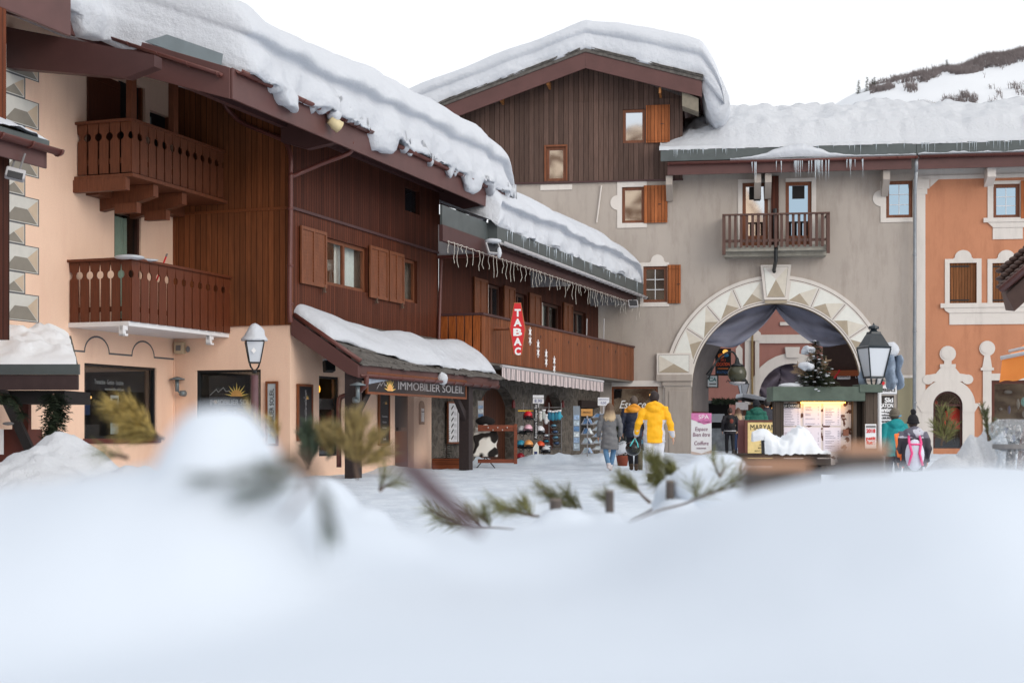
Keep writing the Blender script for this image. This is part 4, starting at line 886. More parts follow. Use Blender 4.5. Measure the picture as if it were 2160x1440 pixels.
# string lights under the eave
mb = MB(); random.seed(4); u = U(935, 1.35); e_ = U(1350, OE-.2); prev = None
while u < e_:
    o = OE-.12; z0 = 5.74; L = random.choice((.22, .35, .5, .62))*random.uniform(.8, 1.1); pts = []
    for k in range(5): pts.append(FB.p(u+.03*math.sin(k*2.1+u*7), z0-L*k/4, o+.02*math.cos(k*1.7+u*3)))
    mb.tube(pts, .007, 4); c = FB.p(u, z0, o)
    if prev is not None: mb.tube([prev, (prev+c)/2-V((0, 0, .03)), c], .008, 4)
    prev = c; u += random.uniform(.2, .5)
tag(mk('icicle_lights', mb, flat('pale_wire', (205, 200, 190), .5)), 'dangling icicle light chain hung under the shop eave', 'string lights')
# floodlights
def flood(c, label, rz, sz_=.28, snow=True):
    t = thing('floodlight', label, 'floodlight', c-V((0, 0, .15))); mb = MB(); Rr = Matrix.Rotation(rz, 3, 'Z') @ Matrix.Rotation(-.5, 3, 'X')
    P = [V((x*sz_*a, y, z*sz_*.8*a)) for y, a in ((-.16, .5), (0, .9), (.0, 1), (.05, 1)) for x, z in ((-.5, -.5), (.5, -.5), (.5, .5), (-.5, .5))]
    # body flares from the back to the glass; glass looks along -y after the turn
    P = [V((p.x, -p.y, p.z)) for p in P]; vs = [c+Rr @ p for p in P]; n_ = 4
    mb.add(vs, [(i*4+k, i*4+(k+1) % 4, (i+1)*4+(k+1) % 4, (i+1)*4+k) for i in range(3) for k in range(4)]+[(3, 2, 1, 0), (12, 13, 14, 15)]); mk('housing', mb, M['lightgrey'], t)
    g = MB(); g.add([c+Rr @ V((x*sz_*.42, -.055, z*sz_*.34)) for x, z in ((-1, -1), (1, -1), (1, 1), (-1, 1))], [(0, 1, 2, 3)]); mk('lens', g, M['blackp'], t)
    g = MB(); g.tube([c, c+V((0, .05, .22))], .025, 6); mk('bracket', g, M['black'], t)
    if snow: g = MB(); g.ell(c+V((0, 0, sz_*.5)), sz_*.5, .12, .07, 10, 6, nz=.3); g.ell(c+V((.16, 0, -.1)), .07, .07, .15, 8, 6); mk('snow_cap', g, M['snow'], t, smooth=True)
    return t
flood(FB.p(*FB.at(1040, 525, OE+.1), OE+.1), 'large white floodlight with snow on it at the left end of the shop gutter', .6, .42)
flood(FB.p(*FB.at(1335, 641, OE+.1), OE+.1), 'small grey floodlight at the far right end of the shop eave', .2, .36, False)
# ================================================================ gateway building with gable and archway
FM = Fac(4.61, 53.8, 1, -.1425); m = lambda px, py, o=0: FM.at(px, py, o); mu = lambda px, o=0: FM.u(px, o)
ab = thing('gateway_building', 'grey plastered gateway building with painted stone archway and weathered timber gable', 'building', FM.p(mu(1500), 0, 0))
uc, zc0 = m(1637, 815); rin = (mu(1815)-mu(1460))/2; rout = rin*237/177; ucx = (mu(1815)+mu(1460))/2
uL, uR = ucx-rin, ucx+rin; n_ = 40
arc = lambda r, k, n=n_: (ucx-math.cos(math.pi*k/n)*r, zc0+math.sin(math.pi*k/n)*r)
spand = []
for k in range(n_):
    a, b = arc(rin, k), arc(rin, k+1); spand.append([a, b, (b[0], zc0+rin+.01), (a[0], zc0+rin+.01)])
def MR(a, b, c, d): return FM.R(a, b, c, d)
W_ = {'g1': MR(1153, 311, 1194, 383), 'g2': MR(1314, 232, 1361, 303), 's1': MR(1312, 395, 1359, 471), 's2': MR(1357, 562, 1407, 638), 'd1': MR(1566, 386, 1620, 525), 'd2': MR(1657, 384, 1712, 525), 'w3': MR(1869, 382, 1925, 460)}
esp = (mu(1290), mu(1388), -.1, m(1290, 815)[1])
zwood = m(1095, 386)[1]; uMR = mu(1935); uML = mu(1080)
wall(FM, uML, uMR, -.2, zwood, [(uL, uR, -.2, zc0+rin+.01, 0), W_['s1'], W_['s2'], W_['d1'], W_['d2'], W_['w3'], esp], M['grey_stucco'], ab, 'plaster_wall', .18, 0, arch=spand)
# upper plaster beside the gable, under the arch roof
zE = 11.0; wall(FM, mu(1440), uMR, zwood, zE+.6, [], M['grey_stucco'], ab, 'plaster_wall', 0, -.01)
# ---- gable cladding
ga = [m(940, 386), m(1440, 378), m(1440, 262), (m(1480, 232)[0]-.75, 0)]
apx = m(1232, 128); e1 = m(1440, 205); e0 = (mu(900), m(900, 290)[1])
# gable timber as wall cells plus sloping top
u0g, u1g = mu(960), mu(1440); slope_l = (apx[1]-e0[1])/(apx[0]-e0[0]); slope_r = (apx[1]-e1[1])/(e1[0]-apx[0])
zs = min(e1[1], 0+e1[1]); zl = zs
ztop = W_['g2'][3]+.35
wall(FM, u0g, u1g, zwood, ztop, [W_['g1'], W_['g2']], M['clad_grey'], ab, 'gable_cladding', .14, .06)
mb = MB(); ub0 = apx[0]-(apx[1]-ztop-.03)/slope_l
mb.face(FM, [(ub0, ztop+.03), (u1g, ztop+.03), (u1g, e1[1]), apx], .05); mb.fb(FM, mu(1020), u1g, ztop-.01, ztop+.035, .05, .075)
mk('gable_cladding', mb, M['clad_grey'], ab, FM)
mb = MB(); mb.fb(FM, u0g, u1g+.02, zwood-.06, zwood, 0, .09); mk('trim_strip', mb, M['dkbrown'], ab, FM)
# right cheek of the gable block, running back
CK = Fac(*FM.p(u1g, 0, 0).xy, -FM.n.x, -FM.n.y)
mb = MB(); q0 = FM.p(u1g, 0, 0); mb.quad(FM.p(u1g, zwood-1, 0), FM.p(u1g, zwood-1, -9), FM.p(u1g, e1[1]+.2, -9), FM.p(u1g, e1[1]+.2, 0)); mk('gable_cheek', mb, M['clad_dark'], ab)
# ---- gable roof
GO = 1.1
A_ = m(1235, 103, GO); Lp = m(925, 221, GO); Rp = m(1479, 163, GO)
th = .62
def zgab(u): return A_[1]-(A_[0]-u)*(A_[1]-Lp[1])/(A_[0]-Lp[0]) if u < A_[0] else A_[1]-(u-A_[0])*(A_[1]-Rp[1])/(Rp[0]-A_[0])
Lx = Lp[0]-3.5; Rx = Rp[0]
mb = MB()
for (a, b) in ((Lx, A_[0]), (A_[0], Rx)): mb.hexa([FM.p(a, zgab(a)-.3, GO-.06), FM.p(b, zgab(b)-.3, GO-.06), FM.p(b, zgab(b)-.3, -10), FM.p(a, zgab(a)-.3, -10), FM.p(a, zgab(a)-.05, GO-.06), FM.p(b, zgab(b)-.05, GO-.06), FM.p(b, zgab(b)-.05, -10), FM.p(a, zgab(a)-.05, -10)])
gr = mk('gable_roof', mb, planks('gable_soffit', (88, 58, 44), .15, .15, .7), ab, FM)
mb = MB()
for (a, b) in ((Lx, A_[0]), (A_[0], Rx)): mb.prism(FM, [(a, zgab(a)-th-.1), (b, zgab(b)-th-.1), (b, zgab(b)-.12), (a, zgab(a)-.12)], GO-.06, GO)
mb.prism(FM, [(Rx-.03, zgab(Rx)-th-.1), (Rx+.03, zgab(Rx)-th-.1), (Rx+.03, zgab(Rx)-.1), (Rx-.03, zgab(Rx)-.1)], -9, GO-.06)
mk('bargeboard', mb, M['maroon'], gr, FM, bevel=.01)
mb = MB()
for (a, b) in ((Lx, A_[0]), (A_[0], Rx+.05)): mb.prism(FM, [(a, zgab(a)-.12), (b, zgab(b)-.12), (b, zgab(b)-.0), (a, zgab(a)-.0)], GO-.1, GO+.04)
random.seed(8); u = Lx
while u < Rx:
    L = random.uniform(.2, .55); 
    if abs(u+L/2-A_[0]) > L/2:
        for k in range(2): z = zgab(u+L/2); sl = (zgab(u+L)-zgab(u))/2; mb.hexa([FM.p(u+x*L, z+(x*2-1)*sl+.01+.05*k+zz, o) for zz in (0, .035) for x, o in ((0, GO+.05+random.uniform(-.02, .06)), (1, GO+.08), (1, GO-.6), (0, GO-.6))])
    u += L
mk('stone_slabs', mb, M['zinc_dk'] if 0 else M['slate'], gr, FM)
mb = MB()
for px, py in ((1055, 205), (1155, 172), (1392, 190)): u, z = m(px, py, GO-.1); mb.fb(FM, u-.04, u+.04, z-.12, z+.1, .2, GO-.1)
mb.prism(FM, [(u1g, e1[1]-.55), (Rx-.1, zgab(Rx)-1.25), (Rx-.1, zgab(Rx)-.75), (u1g, e1[1]+.0)], .15, GO-.12, 1)
mk('purlin_end', mb, [flat('honey_wood', (150, 98, 52), .6), flat('old_grey_wood', (128, 120, 106), .8)], gr, FM)
profG = [(-9, 1), (-4, 1), (-1.5, 1), (-.7, .98), (-.3, .93), (-.02, .8), (.08, .66), (.04, .56), (-.03, .5), (.0, .42), (.06, .28), (.05, .1), (-.02, 0), (-.2, -.02), (-.5, 0)]
def zsm(u):                                            # smoothed ridge for the snow
    return sum(zgab(u+d) for d in (-.9, -.45, 0, .45, .9))/5 if abs(u-A_[0]) < 1.4 else zgab(u)
def TG(u):
    if u < A_[0]: return 1.25
    f = (u-A_[0])/(Rx-A_[0]); return 1.25+.35*math.sin(min(1, f)*math.pi*.55)
sweep_snow('roof_snow', FM, Lx, Rx+.85, lambda u: GO, lambda u: max(zsm(u), zgab(u))-.02 if u < Rx else zgab(Rx)-.02-(u-Rx)*1.15, 0, profG, TG, gr, .1, 50, .035, .05, (0, .95), seed=31)
mb = MB(); n2 = 60; vs = []                                # snow curtain hanging down the side eave
for i in range(n2+1):
    o = GO-.1-9*i/n2
    for k, (du, dz) in enumerate(((-.1, .1), (.35, .25), (.75, .0), (.98, -.5), (1.02, -1.0), (.9, -1.5), (.55, -1.7), (.2, -1.2), (.03, -.5))):
        q = V((o*1.1, k*.8, 3)); dz2 = dz*(1+.18*noise.noise(q)); vs.append(FM.p(Rx+du+.1*noise.noise(q*1.7), zgab(Rx)+dz2-.02*i*.3, o))
mb.add(vs, [(i*9+k, (i+1)*9+k, (i+1)*9+(k+1) % 9, i*9+(k+1) % 9) for i in range(n2) for k in range(9)]+[tuple(range(9)), tuple(n2*9+k for k in range(8, -1, -1))]); mk('eave_snow', mb, M['snow'], gr, FM, smooth=True)
mb = MB()
for i in range(24):
    o = GO-.4-i*.36; mb.box(FM.p(Rx+.06, zgab(Rx)-.2-.02*i, o), .2, .3, .05, .1, ry=.4)
mk('stone_slabs', mb, M['slate'], gr)
# ---- windows of the plaster and gable
gold = M['pane_m']
def trim(R_, wl=.12, wr=.12, wt=.14, wb=.16, ear=None, dome=None, skip='', o=.03, mat=None, th_=.03):
    u0, u1, z0, z1 = R_; mb = MB()
    if 'l' not in skip: mb.fb(FM, u0-wl, u0, z0, z1, o-.03, o)
    if 'r' not in skip: mb.fb(FM, u1, u1+wr, z0, z1, o-.03, o)
    if 't' not in skip: mb.fb(FM, u0-wl, u1+wr, z1, z1+wt, o-.03, o+.002)
    if 'b' not in skip: mb.fb(FM, u0-wl, u1+wr, z0-wb, z0, o-.03, o+.004)
    if dome: c, zz, r = dome; mb.prism(FM, [(c-r*1.25, zz)]+[(c-math.cos(math.pi*k/12)*r, zz+.05+math.sin(math.pi*k/12)*r) for k in range(13)]+[(c+r*1.25, zz)], 0, o-.001)
    if ear: c, zz, r, sg = ear; mb.prism(FM, [(c-sg*math.sin(math.pi*k/12)*r, zz+math.cos(math.pi*k/12)*r) for k in range(13)], 0, o-.001)
    return mk('painted_surround', mb, mat or M['cream_trim'], ab, FM)
def win(R_, o=-.08, nx=1, nz=1, pane=None, fw=.11): return window(FM, *R_, ab, o, fw, M['shutter'], pane or gold, nx, nz)
g1 = W_['g1']; win(g1, -.02); mb = MB(); mb.fb(FM, g1[0]-.08, g1[0], g1[2], g1[3], .06, .09); mb.fb(FM, g1[1], g1[1]+.06, g1[2], g1[3], .06, .09); mb.fb(FM, g1[0]-.08, g1[1]+.06, g1[3], g1[3]+.07, .06, .1); mk('window_trim', mb, M['frame'], ab, FM)
mb = MB(); a = m(1140, 386); b = m(1207, 399); mb.fb(FM, a[0], b[0], b[1]-.02, a[1]-.08, 0, .03); mk('painted_sill', mb, M['cream_trim'], ab, FM)
win(W_['g2'], -.02); win(W_['s1']); win(W_['s2'], nx=2, nz=3, pane=M['pane'])
def msh(a, b, c, d, o=.1): R_ = MR(a, b, c, d); return shutter(FM, *R_, ab, M['shutter_bd'], o)
msh(1363, 224, 1413, 303, .1); msh(1358, 392, 1408, 471, .04); msh(1408, 559, 1436, 640, .04)
s1 = W_['s1']; trim(s1, .18, .1, .22, .18, ear=(s1[0]-.16, (s1[2]+s1[3])/2+.1, .28, 1), skip='r'); s2_ = W_['s2']; trim(s2_, .12, .08, .14, .16, dome=(mu(1387), s2_[3]+.14, .25), skip='r')
w3 = W_['w3']; win(w3, nx=2, nz=3, fw=.12, pane=M['pane_s']); trim(w3, .2, .0, .05, .16, ear=(w3[0]-.18, (w3[2]+w3[3])/2+.05, .3, 1), skip='rt')
for k in ('d1', 'd2'):
    h = W_[k]; x = window(FM, *h, ab, -.1, .13, M['frame'], M['pane_m' if k == 'd1' else 'pane_s'], name='balcony_door'); mb = MB(); mb.fb(FM, h[0]+.25, h[1]-.25, h[3]-.62, h[3]-.14, -.14, -.125); mb.fb(FM, h[0]+.14, h[1]-.14, h[2], h[2]+.5, -.14, -.12, 1); mk('blind', mb, [M['dark'], M['frame']], x, FM)
trim(W_['d1'], .16, .0, .13, 0, skip='rb'); trim(W_['d2'], .0, .16, .13, 0, skip='lb')
# ---- roof over the archway
EO = .95; ea, eb = mu(1408, EO), mu(1932, EO); zf = m(1410, 345, EO)[1]
zt_ = zf+.6; rs = .58
zR = lambda o: zf+.1+rs*(EO-o)
def slabm(mb, F, u0, u1, o0, o1, z, th_): mb.hexa([F.p(u0, z(o1), o1), F.p(u1, z(o1), o1), F.p(u1, z(o0), o0), F.p(u0, z(o0), o0), F.p(u0, z(o1)+th_, o1), F.p(u1, z(o1)+th_, o1), F.p(u1, z(o0)+th_, o0), F.p(u0, z(o0)+th_, o0)])
mb = MB(); slabm(mb, FM, ea, eb, -2.9, EO-.03, lambda o: zf-.02+.42*(EO-o), .2); ar = mk('roof', mb, M['dkbrown'], ab, FM)
mb = MB(); mb.fb(FM, ea-.25, eb+.0, zf+.08, zf+.5, EO-.02, EO+.04); mk('zinc_board', mb, M['zinc_dk'], ar, FM)
mb = MB(); mb.fb(FM, ea, eb-.15, zf-.42, zf-.05, EO-.1, EO-.04); mk('fascia', mb, M['maroon'], ar, FM)
gutter(FM, ea, eb+.05, zf+.02, EO-.02, ar, .09)
mb = MB()
for px in (1412, 1598, 1620, 1868):
    u = mu(px, .4); mb.prism(Fac(*FM.p(u, 0, 0).xy, FM.n.x, FM.n.y), [(0, zf-1.25), (.12, zf-1.25), (EO-.2, zf-.75), (EO-.2, zf-.42), (0, zf-.3)], -.12, .12)
mk('corbel', mb, M['grey_stucco'], ar, FM)
random.seed(15)
def roof_snow(F, ua, ub, eo, ze, slope, parent, depth=4.2, seed=0, taper=1.6, T0=.12, T1=.75, lfall=True):
    nu, no = int((ub-ua)/.12), 60; mb = MB(); vs = []
    for j in range(no+1):
        d = depth*(j/no)**1.2
        for i in range(nu+1):
            u = ua+(ub-ua)*i/nu; f = max(0, min(1, (d-.25)/.9)); f = f*f*(3-2*f); T = T0+(T1-T0)*f
            if lfall: T *= max(.12, min(1, (u-ua-.1+.3*noise.noise(V((d, u, seed))))/(taper+.3*d)+.0)) if f > 0 else 1
            lump = .24*noise.noise(V((u*.8, d*.9, seed)))+.11*noise.noise(V((u*2.3, d*1.4, seed+5)))+.06*noise.noise(V((u*7, d*6, seed)))
            z = ze+slope*d+T+lump*(f+.12); e = eo+.05+.1*noise.noise(V((u*1.5, seed, 2)))+.04*noise.noise(V((u*6, seed, 2)))
            if j == 0: z = ze-.02+.02*noise.noise(V((u*5, 0, seed)))
            vs.append(F.p(u, z, e-d))
    w__ = nu+1; mb.add(vs, [(j*w__+i, j*w__+i+1, (j+1)*w__+i+1, (j+1)*w__+i) for j in range(no) for i in range(nu)])
    lo = len(mb.v); b = [F.p(ua+(ub-ua)*i/nu, ze+slope*depth-3, eo-depth-.2) for i in range(nu+1)]; mb.v += b; mb.f += [(no*w__+i, no*w__+i+1, lo+i+1, lo+i) for i in range(nu)]; mb.m += [0]*nu
    return mk('roof_snow', mb, M['snow_rough'], parent, F, smooth=True)
roof_snow(FM, ea-.3, eb+.05, EO, zf+.5, .44, ar, 4.2, 41, 1.4, .1, .62)
# snow slid into the gutter
mb = MB(); vs = []; a0, b0 = mu(1540, EO), eb; nn = 70
for i in range(nn+1):
    u = a0+(b0-a0)*i/nn; px_ = i/nn; h = .06+.46*math.exp(-((px_-.36)/.17)**2)*(1+.4*noise.noise(V((u*3, 1, 1))))+.04*noise.noise(V((u*5, 2, 2)))
    vs += [FM.p(u, zf+.04, EO-.0), FM.p(u, zf+.05+h*.5, EO+.15), FM.p(u, zf+.05+h, EO+.08), FM.p(u, zf+.05+h*.9, EO-.05)]
mb.add(vs, [(4*i+k, 4*i+4+k, 4*i+5+k, 4*i+1+k) for i in range(nn) for k in range(3)]); mk('gutter_snow', mb, M['snow'], ar, FM, smooth=True)
random.seed(16); pts = []
for (a, b, n3, l0, l1) in ((1420, 1560, 16, .1, .35), (1700, 1925, 12, .1, .4)):
    for k in range(n3): pts.append((mu(random.uniform(a, b), EO), zf+.5, EO+.06, random.uniform(l0, l1), random.uniform(.008, .018)))
for (a, b, n3) in ((1585, 1600, 5), (1636, 1650, 4), (1675, 1695, 8), (1705, 1736, 14), (1742, 1748, 2), (1785, 1830, 10)):
    for k in range(n3): pts.append((mu(random.uniform(a, b), EO+.1), zf-.04, EO+.12, random.uniform(.25, .85), random.uniform(.012, .026)))
icicles(FM, pts, ab, M['ice'])
# ---- balcony over the keystone
BO = 1.0; b0, b1 = mu(1527, BO), mu(1747, BO); zr_ = m(1527, 452, BO)[1]; zb0 = m(1527, 523, BO)[1]
mb = MB(); ns = 19
for i in range(ns):
    a = b0+(b1-b0)*i/(ns-1); mb.fb(FM, a-.05, a+.05, zb0, zr_-.05, BO-.02, BO+.01)
for u in (b0, b1):
    P = Fac(*FM.p(u, 0, 0).xy, FM.n.x, FM.n.y)
    for i in range(5): mb.fb(P, .1+i*.18, .2+i*.18, zb0, zr_-.05, -.015, .015)
bal = mk('balcony_railing', mb, M['balc_grey'], ab, FM)
mb = MB(); mb.fb(FM, b0-.06, b1+.06, zr_-.06, zr_, BO-.05, BO+.06); mb.fb(FM, b0, b1, zb0+.2, zb0+.3, BO-.06, BO-.022)
for u in (b0, b1): mb.fb(FM, u-.04, u+.04, zr_-.06, zr_, .0, BO-.05); mb.fb(FM, u-.06, u+.06, zb0-.25, zr_-.06, BO-.08, BO+.03)
mk('handrail', mb, M['balc_grey'], bal, FM)
mb = MB(); ug = mu(1637, BO)
for a, b in ((b0+.03, ug-.07), (ug+.07, b1-.03)): mb.fb(FM, a, b, zb0-.12, zb0+.08, 0, BO-.09); mb.prism(FM, [(a, zb0-.12), (a, zb0-.28), (b, zb0-.28), (b, zb0-.12)], 0, BO-.35)
mk('balcony_slab', mb, flat('pale_concrete', (150, 146, 136), .9, .15), ab, FM)
mb = MB(); mb.tube([FM.p(ug, zr_+.3, .1), FM.p(ug, zb0+.2, .15), FM.p(ug, zb0-.1, .9), FM.p(ug, zb0-.5, .85), FM.p(ug-.05, zb0-.75, .3), FM.p(ug, zb0-.95, .05)], .07, 8); mb.fb(FM, ug-.14, ug+.14, zb0, zf-.4, 0.0, .06, 1); mk('downpipe', mb, [M['black'], M['clad_dark']], ab, FM)
# ---- archway surround with painted diamond points
ac = [M['cream_trim'], flat('pyramid_light', (222, 222, 215), .9, .04), flat('pyramid_dark', (168, 155, 136), .9, .06), flat('pyramid_mid', (210, 203, 190), .9, .05), flat('arch_line', (110, 98, 88), .9)]
mb = MB(); O1 = .10
for k in range(n_):
    if k in (0,): pass
    a, b, c, d = arc(rin, k), arc(rin, k+1), arc(rout, k+1), arc(rout, k)
    mb.hexa([FM.p(*a, O1), FM.p(*b, O1), FM.p(*b, 0), FM.p(*a, 0), FM.p(*d, O1), FM.p(*c, O1), FM.p(*c, 0), FM.p(*d, 0)], 0)
def ringpt(f, r): return (ucx-math.cos(f)*r, zc0+math.sin(f)*r)
fk = .125; na = 5
for side in (0, 1):
    f0, f1 = .30, math.pi/2-fk
    for j in range(na-1):
        a, b = f0+(f1-f0)*j/(na-1)+.02, f0+(f1-f0)*(j+1)/(na-1)-.02; ri, ro = rin+.13, rout-.2; S_ = lambda f, r: ringpt(f if side == 0 else math.pi-f, r)
        mid = (a+b)/2+.02; rm = (ri+ro)/2-.02; sub_ = 5
        ip = [S_(a+(b-a)*t/sub_, ri) for t in range(sub_+1)]; op = [S_(a+(b-a)*t/sub_, ro) for t in range(sub_+1)]; c = S_(mid, rm)
        mb.face(FM, ip+[c], O1+.006, 2); mb.face(FM, op+[c], O1+.006, 1)
        mb.face(FM, [ip[0], op[0], c], O1+.006, 1 if side == 0 else 3); mb.face(FM, [ip[-1], op[-1], c], O1+.006, 3 if side == 0 else 1)
        fl = b+.02; 
        for dd in (-.006,): strip(mb, FM, [S_(fl, ri), S_(fl, ro)], .02, O1+.005, 4)
for r in (rout-.14, rin+.07):
    for side in (0, 1): strip(mb, FM, [ringpt((.28+(math.pi/2-fk-.28)*t/30) if side == 0 else math.pi-(.28+(math.pi/2-fk-.28)*t/30), r) for t in range(31)], .022, O1+.004, 4)
mk('arch_ring', mb, ac, ab, FM)
# keystone
kz0, kz1 = m(1637, 633)[1], m(1637, 560)[1]; mb = MB(); kp = [(ucx-.42, kz0), (ucx+.42, kz0), (ucx+.56, kz1), (ucx-.56, kz1)]
mb.prism(FM, kp, 0, .24, 0); ip = [(ucx-.33, kz0+.1), (ucx+.33, kz0+.1), (ucx+.44, kz1-.08), (ucx-.44, kz1-.08)]; c = (ucx, kz0+.75)
mb.face(FM, [ip[0], ip[1], c], .246, 2); mb.face(FM, [ip[1], ip[2], c], .246, 3); mb.face(FM, [ip[2], ip[3], c], .246, 0); mb.face(FM, [ip[3], ip[0], c], .246, 1); mb.fb(FM, ucx-.4, ucx+.4, kz0-.13, kz0-.002, -.1, .2, 2)
strip(mb, FM, ip+[ip[0]], .02, .245, 4); mk('keystone', mb, ac, ab, FM)
# imposts and piers
for sg in (-1, 1):
    S1 = lambda x: ucx+sg*x; mb = MB()
    x0, x1 = rin+.02, rin+1.32; zt1, zt0 = m(1420, 745)[1], m(1420, 790)[1]
    mb.fb(FM, S1(x0), S1(x1), zt0, zt1, 0, .16, 0); a = [(S1(x0+.1), zt0+.08), (S1(x1-.08), zt0+.08), (S1(x1-.08), zt1-.08), (S1(x0+.1), zt1-.08)]; c = ((a[0][0]+a[1][0])/2, (zt0+zt1)/2)
    mb.face(FM, [a[0], a[1], c], .166, 2); mb.face(FM, [a[2], a[3], c], .166, 1); mb.face(FM, [a[1], a[2], c], .166, 3); mb.face(FM, [a[3], a[0], c], .166, 1)
    strip(mb, FM, a+[a[0]], .02, .165, 4); mk('impost', mb, ac, ab, FM)
    mb = MB(); mb.fb(FM, S1(x0-.02), S1(x1+.02), zt0-.25, zt0-.002, 0, .2); mb.fb(FM, S1(x0), S1(x1-.2), zt0-.42, zt0-.255, 0, .14); mb.fb(FM, S1(x0), S1(x1-.3), -.2, zt0-.422, 0, .10); mb.fb(FM, S1(x0+.12), S1(x1-.45), .0, zt0-.6, .1, .125)
    mk('pier', mb, M['grey_stucco'], ab, FM, bevel=.015)
# intrados band and skewed passage
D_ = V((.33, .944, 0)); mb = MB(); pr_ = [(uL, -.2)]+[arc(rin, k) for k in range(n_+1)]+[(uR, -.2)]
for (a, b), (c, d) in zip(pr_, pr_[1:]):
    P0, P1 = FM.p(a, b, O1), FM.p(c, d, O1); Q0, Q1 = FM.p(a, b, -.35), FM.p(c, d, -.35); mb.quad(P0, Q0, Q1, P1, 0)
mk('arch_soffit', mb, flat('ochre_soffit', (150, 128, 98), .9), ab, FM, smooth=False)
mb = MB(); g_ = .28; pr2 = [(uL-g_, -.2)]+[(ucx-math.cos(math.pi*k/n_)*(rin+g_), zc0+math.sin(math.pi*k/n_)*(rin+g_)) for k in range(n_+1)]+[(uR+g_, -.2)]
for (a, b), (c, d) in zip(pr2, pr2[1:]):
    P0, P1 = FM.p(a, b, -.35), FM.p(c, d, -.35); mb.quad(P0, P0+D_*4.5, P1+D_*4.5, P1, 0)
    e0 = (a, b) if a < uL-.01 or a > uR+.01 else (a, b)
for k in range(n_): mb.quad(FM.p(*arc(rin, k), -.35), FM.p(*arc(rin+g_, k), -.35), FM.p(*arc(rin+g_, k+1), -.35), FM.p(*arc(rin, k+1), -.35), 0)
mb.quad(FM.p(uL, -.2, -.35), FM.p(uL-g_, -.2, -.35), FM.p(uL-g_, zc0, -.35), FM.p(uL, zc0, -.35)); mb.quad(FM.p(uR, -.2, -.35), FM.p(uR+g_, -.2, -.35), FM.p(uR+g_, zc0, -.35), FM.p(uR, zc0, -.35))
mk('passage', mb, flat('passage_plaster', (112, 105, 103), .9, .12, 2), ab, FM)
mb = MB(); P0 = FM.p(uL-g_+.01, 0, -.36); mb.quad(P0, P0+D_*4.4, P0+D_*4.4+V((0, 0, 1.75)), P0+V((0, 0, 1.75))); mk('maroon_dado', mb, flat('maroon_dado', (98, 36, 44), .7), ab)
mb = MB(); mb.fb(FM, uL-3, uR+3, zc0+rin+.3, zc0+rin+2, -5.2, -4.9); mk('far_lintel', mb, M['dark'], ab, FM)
# espace shop window
x = window(FM, *esp, ab, -.08, .08, M['frame'], M['clear'], room=flat('warm_room', (38, 22, 16), .8), name='shop_window')
text('Espace', FM, esp[0]+.3, 1.85, -.04, .42, M['letters_w'], x, ital=.35, width=1.0); text('Coiffure', FM, esp[0]+.55, 1.42, -.04, .4, M['letters_w'], x, ital=.35, width=1.1)
mb = MB(); mb.ell(FM.p(esp[1]-.25, 2.35, -.5), .1, .1, .07, 8, 5); mb.ell(FM.p(esp[0]+.75, 1.72, -.5), .1, .05, .03, 8, 5); mb.ell(FM.p(esp[0]+.95, 1.72, -.5), .08, .05, .03, 8, 5); mk('ceiling_light', mb, emit('warm_spot', (255, 190, 110), 3), x)
mb = MB(); mb.fb(FM, esp[0]+.1, esp[1]-.2, .3, 1.0, -.75, -.7, 0); mb.fb(FM, esp[0]+.8, esp[1]-.3, .8, 1.0, -.69, -.6, 1); mb.fb(FM, esp[0]+.8, esp[1]-.3, .5, .65, -.69, -.6, 2); mk('shop_display', mb, [M['dark'], flat('red_goods', (150, 40, 60), .6), flat('blue_goods', (60, 150, 190), .6)], x, FM)
trim((esp[0], esp[1]+.2, 0, esp[3]), .0, .22, .22, 0, skip='lb')
# thin snow stakes and cracks: pale rods leaning on the plaster
mb = MB(); a = m(1269, 392); b = m(1259, 470); mb.tube([FM.p(*a, .06), FM.p(*b, .06)], .03, 6); mk('pale_rod', mb, M['cream_trim'], ab)
for px, y0, y1 in ((1238, 672, 712), (1274, 672, 720)):
    o_ = 1.0; t = FB.p(*FB.at(px, y0, o_), o_); b = FB.p(*FB.at(px-1, y1+8, o_), o_); mb = MB(); mb.tube([b, t], .02, 6)
    tag(mk('snow_stake', mb, M['lightgrey']), 'thin pale stake rising behind the far balcony boards, ' + ('left one' if px < 1250 else 'right one'), 'stake', 'stakes behind the balcony')
# ================================================================ orange house right of the gateway
oh = thing('orange_house', 'terracotta orange house with pale painted window surrounds, right of the gateway building', 'house', FM.p(mu(2150), 0, 0))
ct = M['cream_trim']; uO0 = uMR+.005; uO1 = mu(2700)
t1 = MR(2095, 389, 2151, 460); c1_ = MR(2003, 555, 2060, 640); c2_ = MR(2093, 555, 2152, 640)
aw = MR(1968, 852, 2030, 945); awc = (aw[0]+aw[1])/2; awr = (aw[1]-aw[0])/2; awz = m(1968, 852)[1]-.05; aw = (aw[0], aw[1], .35, awz+awr+.002)
dw = (mu(2091), mu(2330), -.1, m(2091, 802)[1])
sp2 = []
for k in range(16):
    a = (awc-math.cos(math.pi*k/16)*awr, awz+math.sin(math.pi*k/16)*awr); b = (awc-math.cos(math.pi*(k+1)/16)*awr, awz+math.sin(math.pi*(k+1)/16)*awr); sp2.append([a, b, (b[0], awz+awr+.002), (a[0], awz+awr+.002)])
ztO = m(1960, 378)[1]
wall(FM, uO0, uO1, -.2, ztO, [t1, c1_, c2_, (*aw, 0), dw], M['orange_stucco'], oh, 'plaster_wall', .16, 0, arch=sp2)
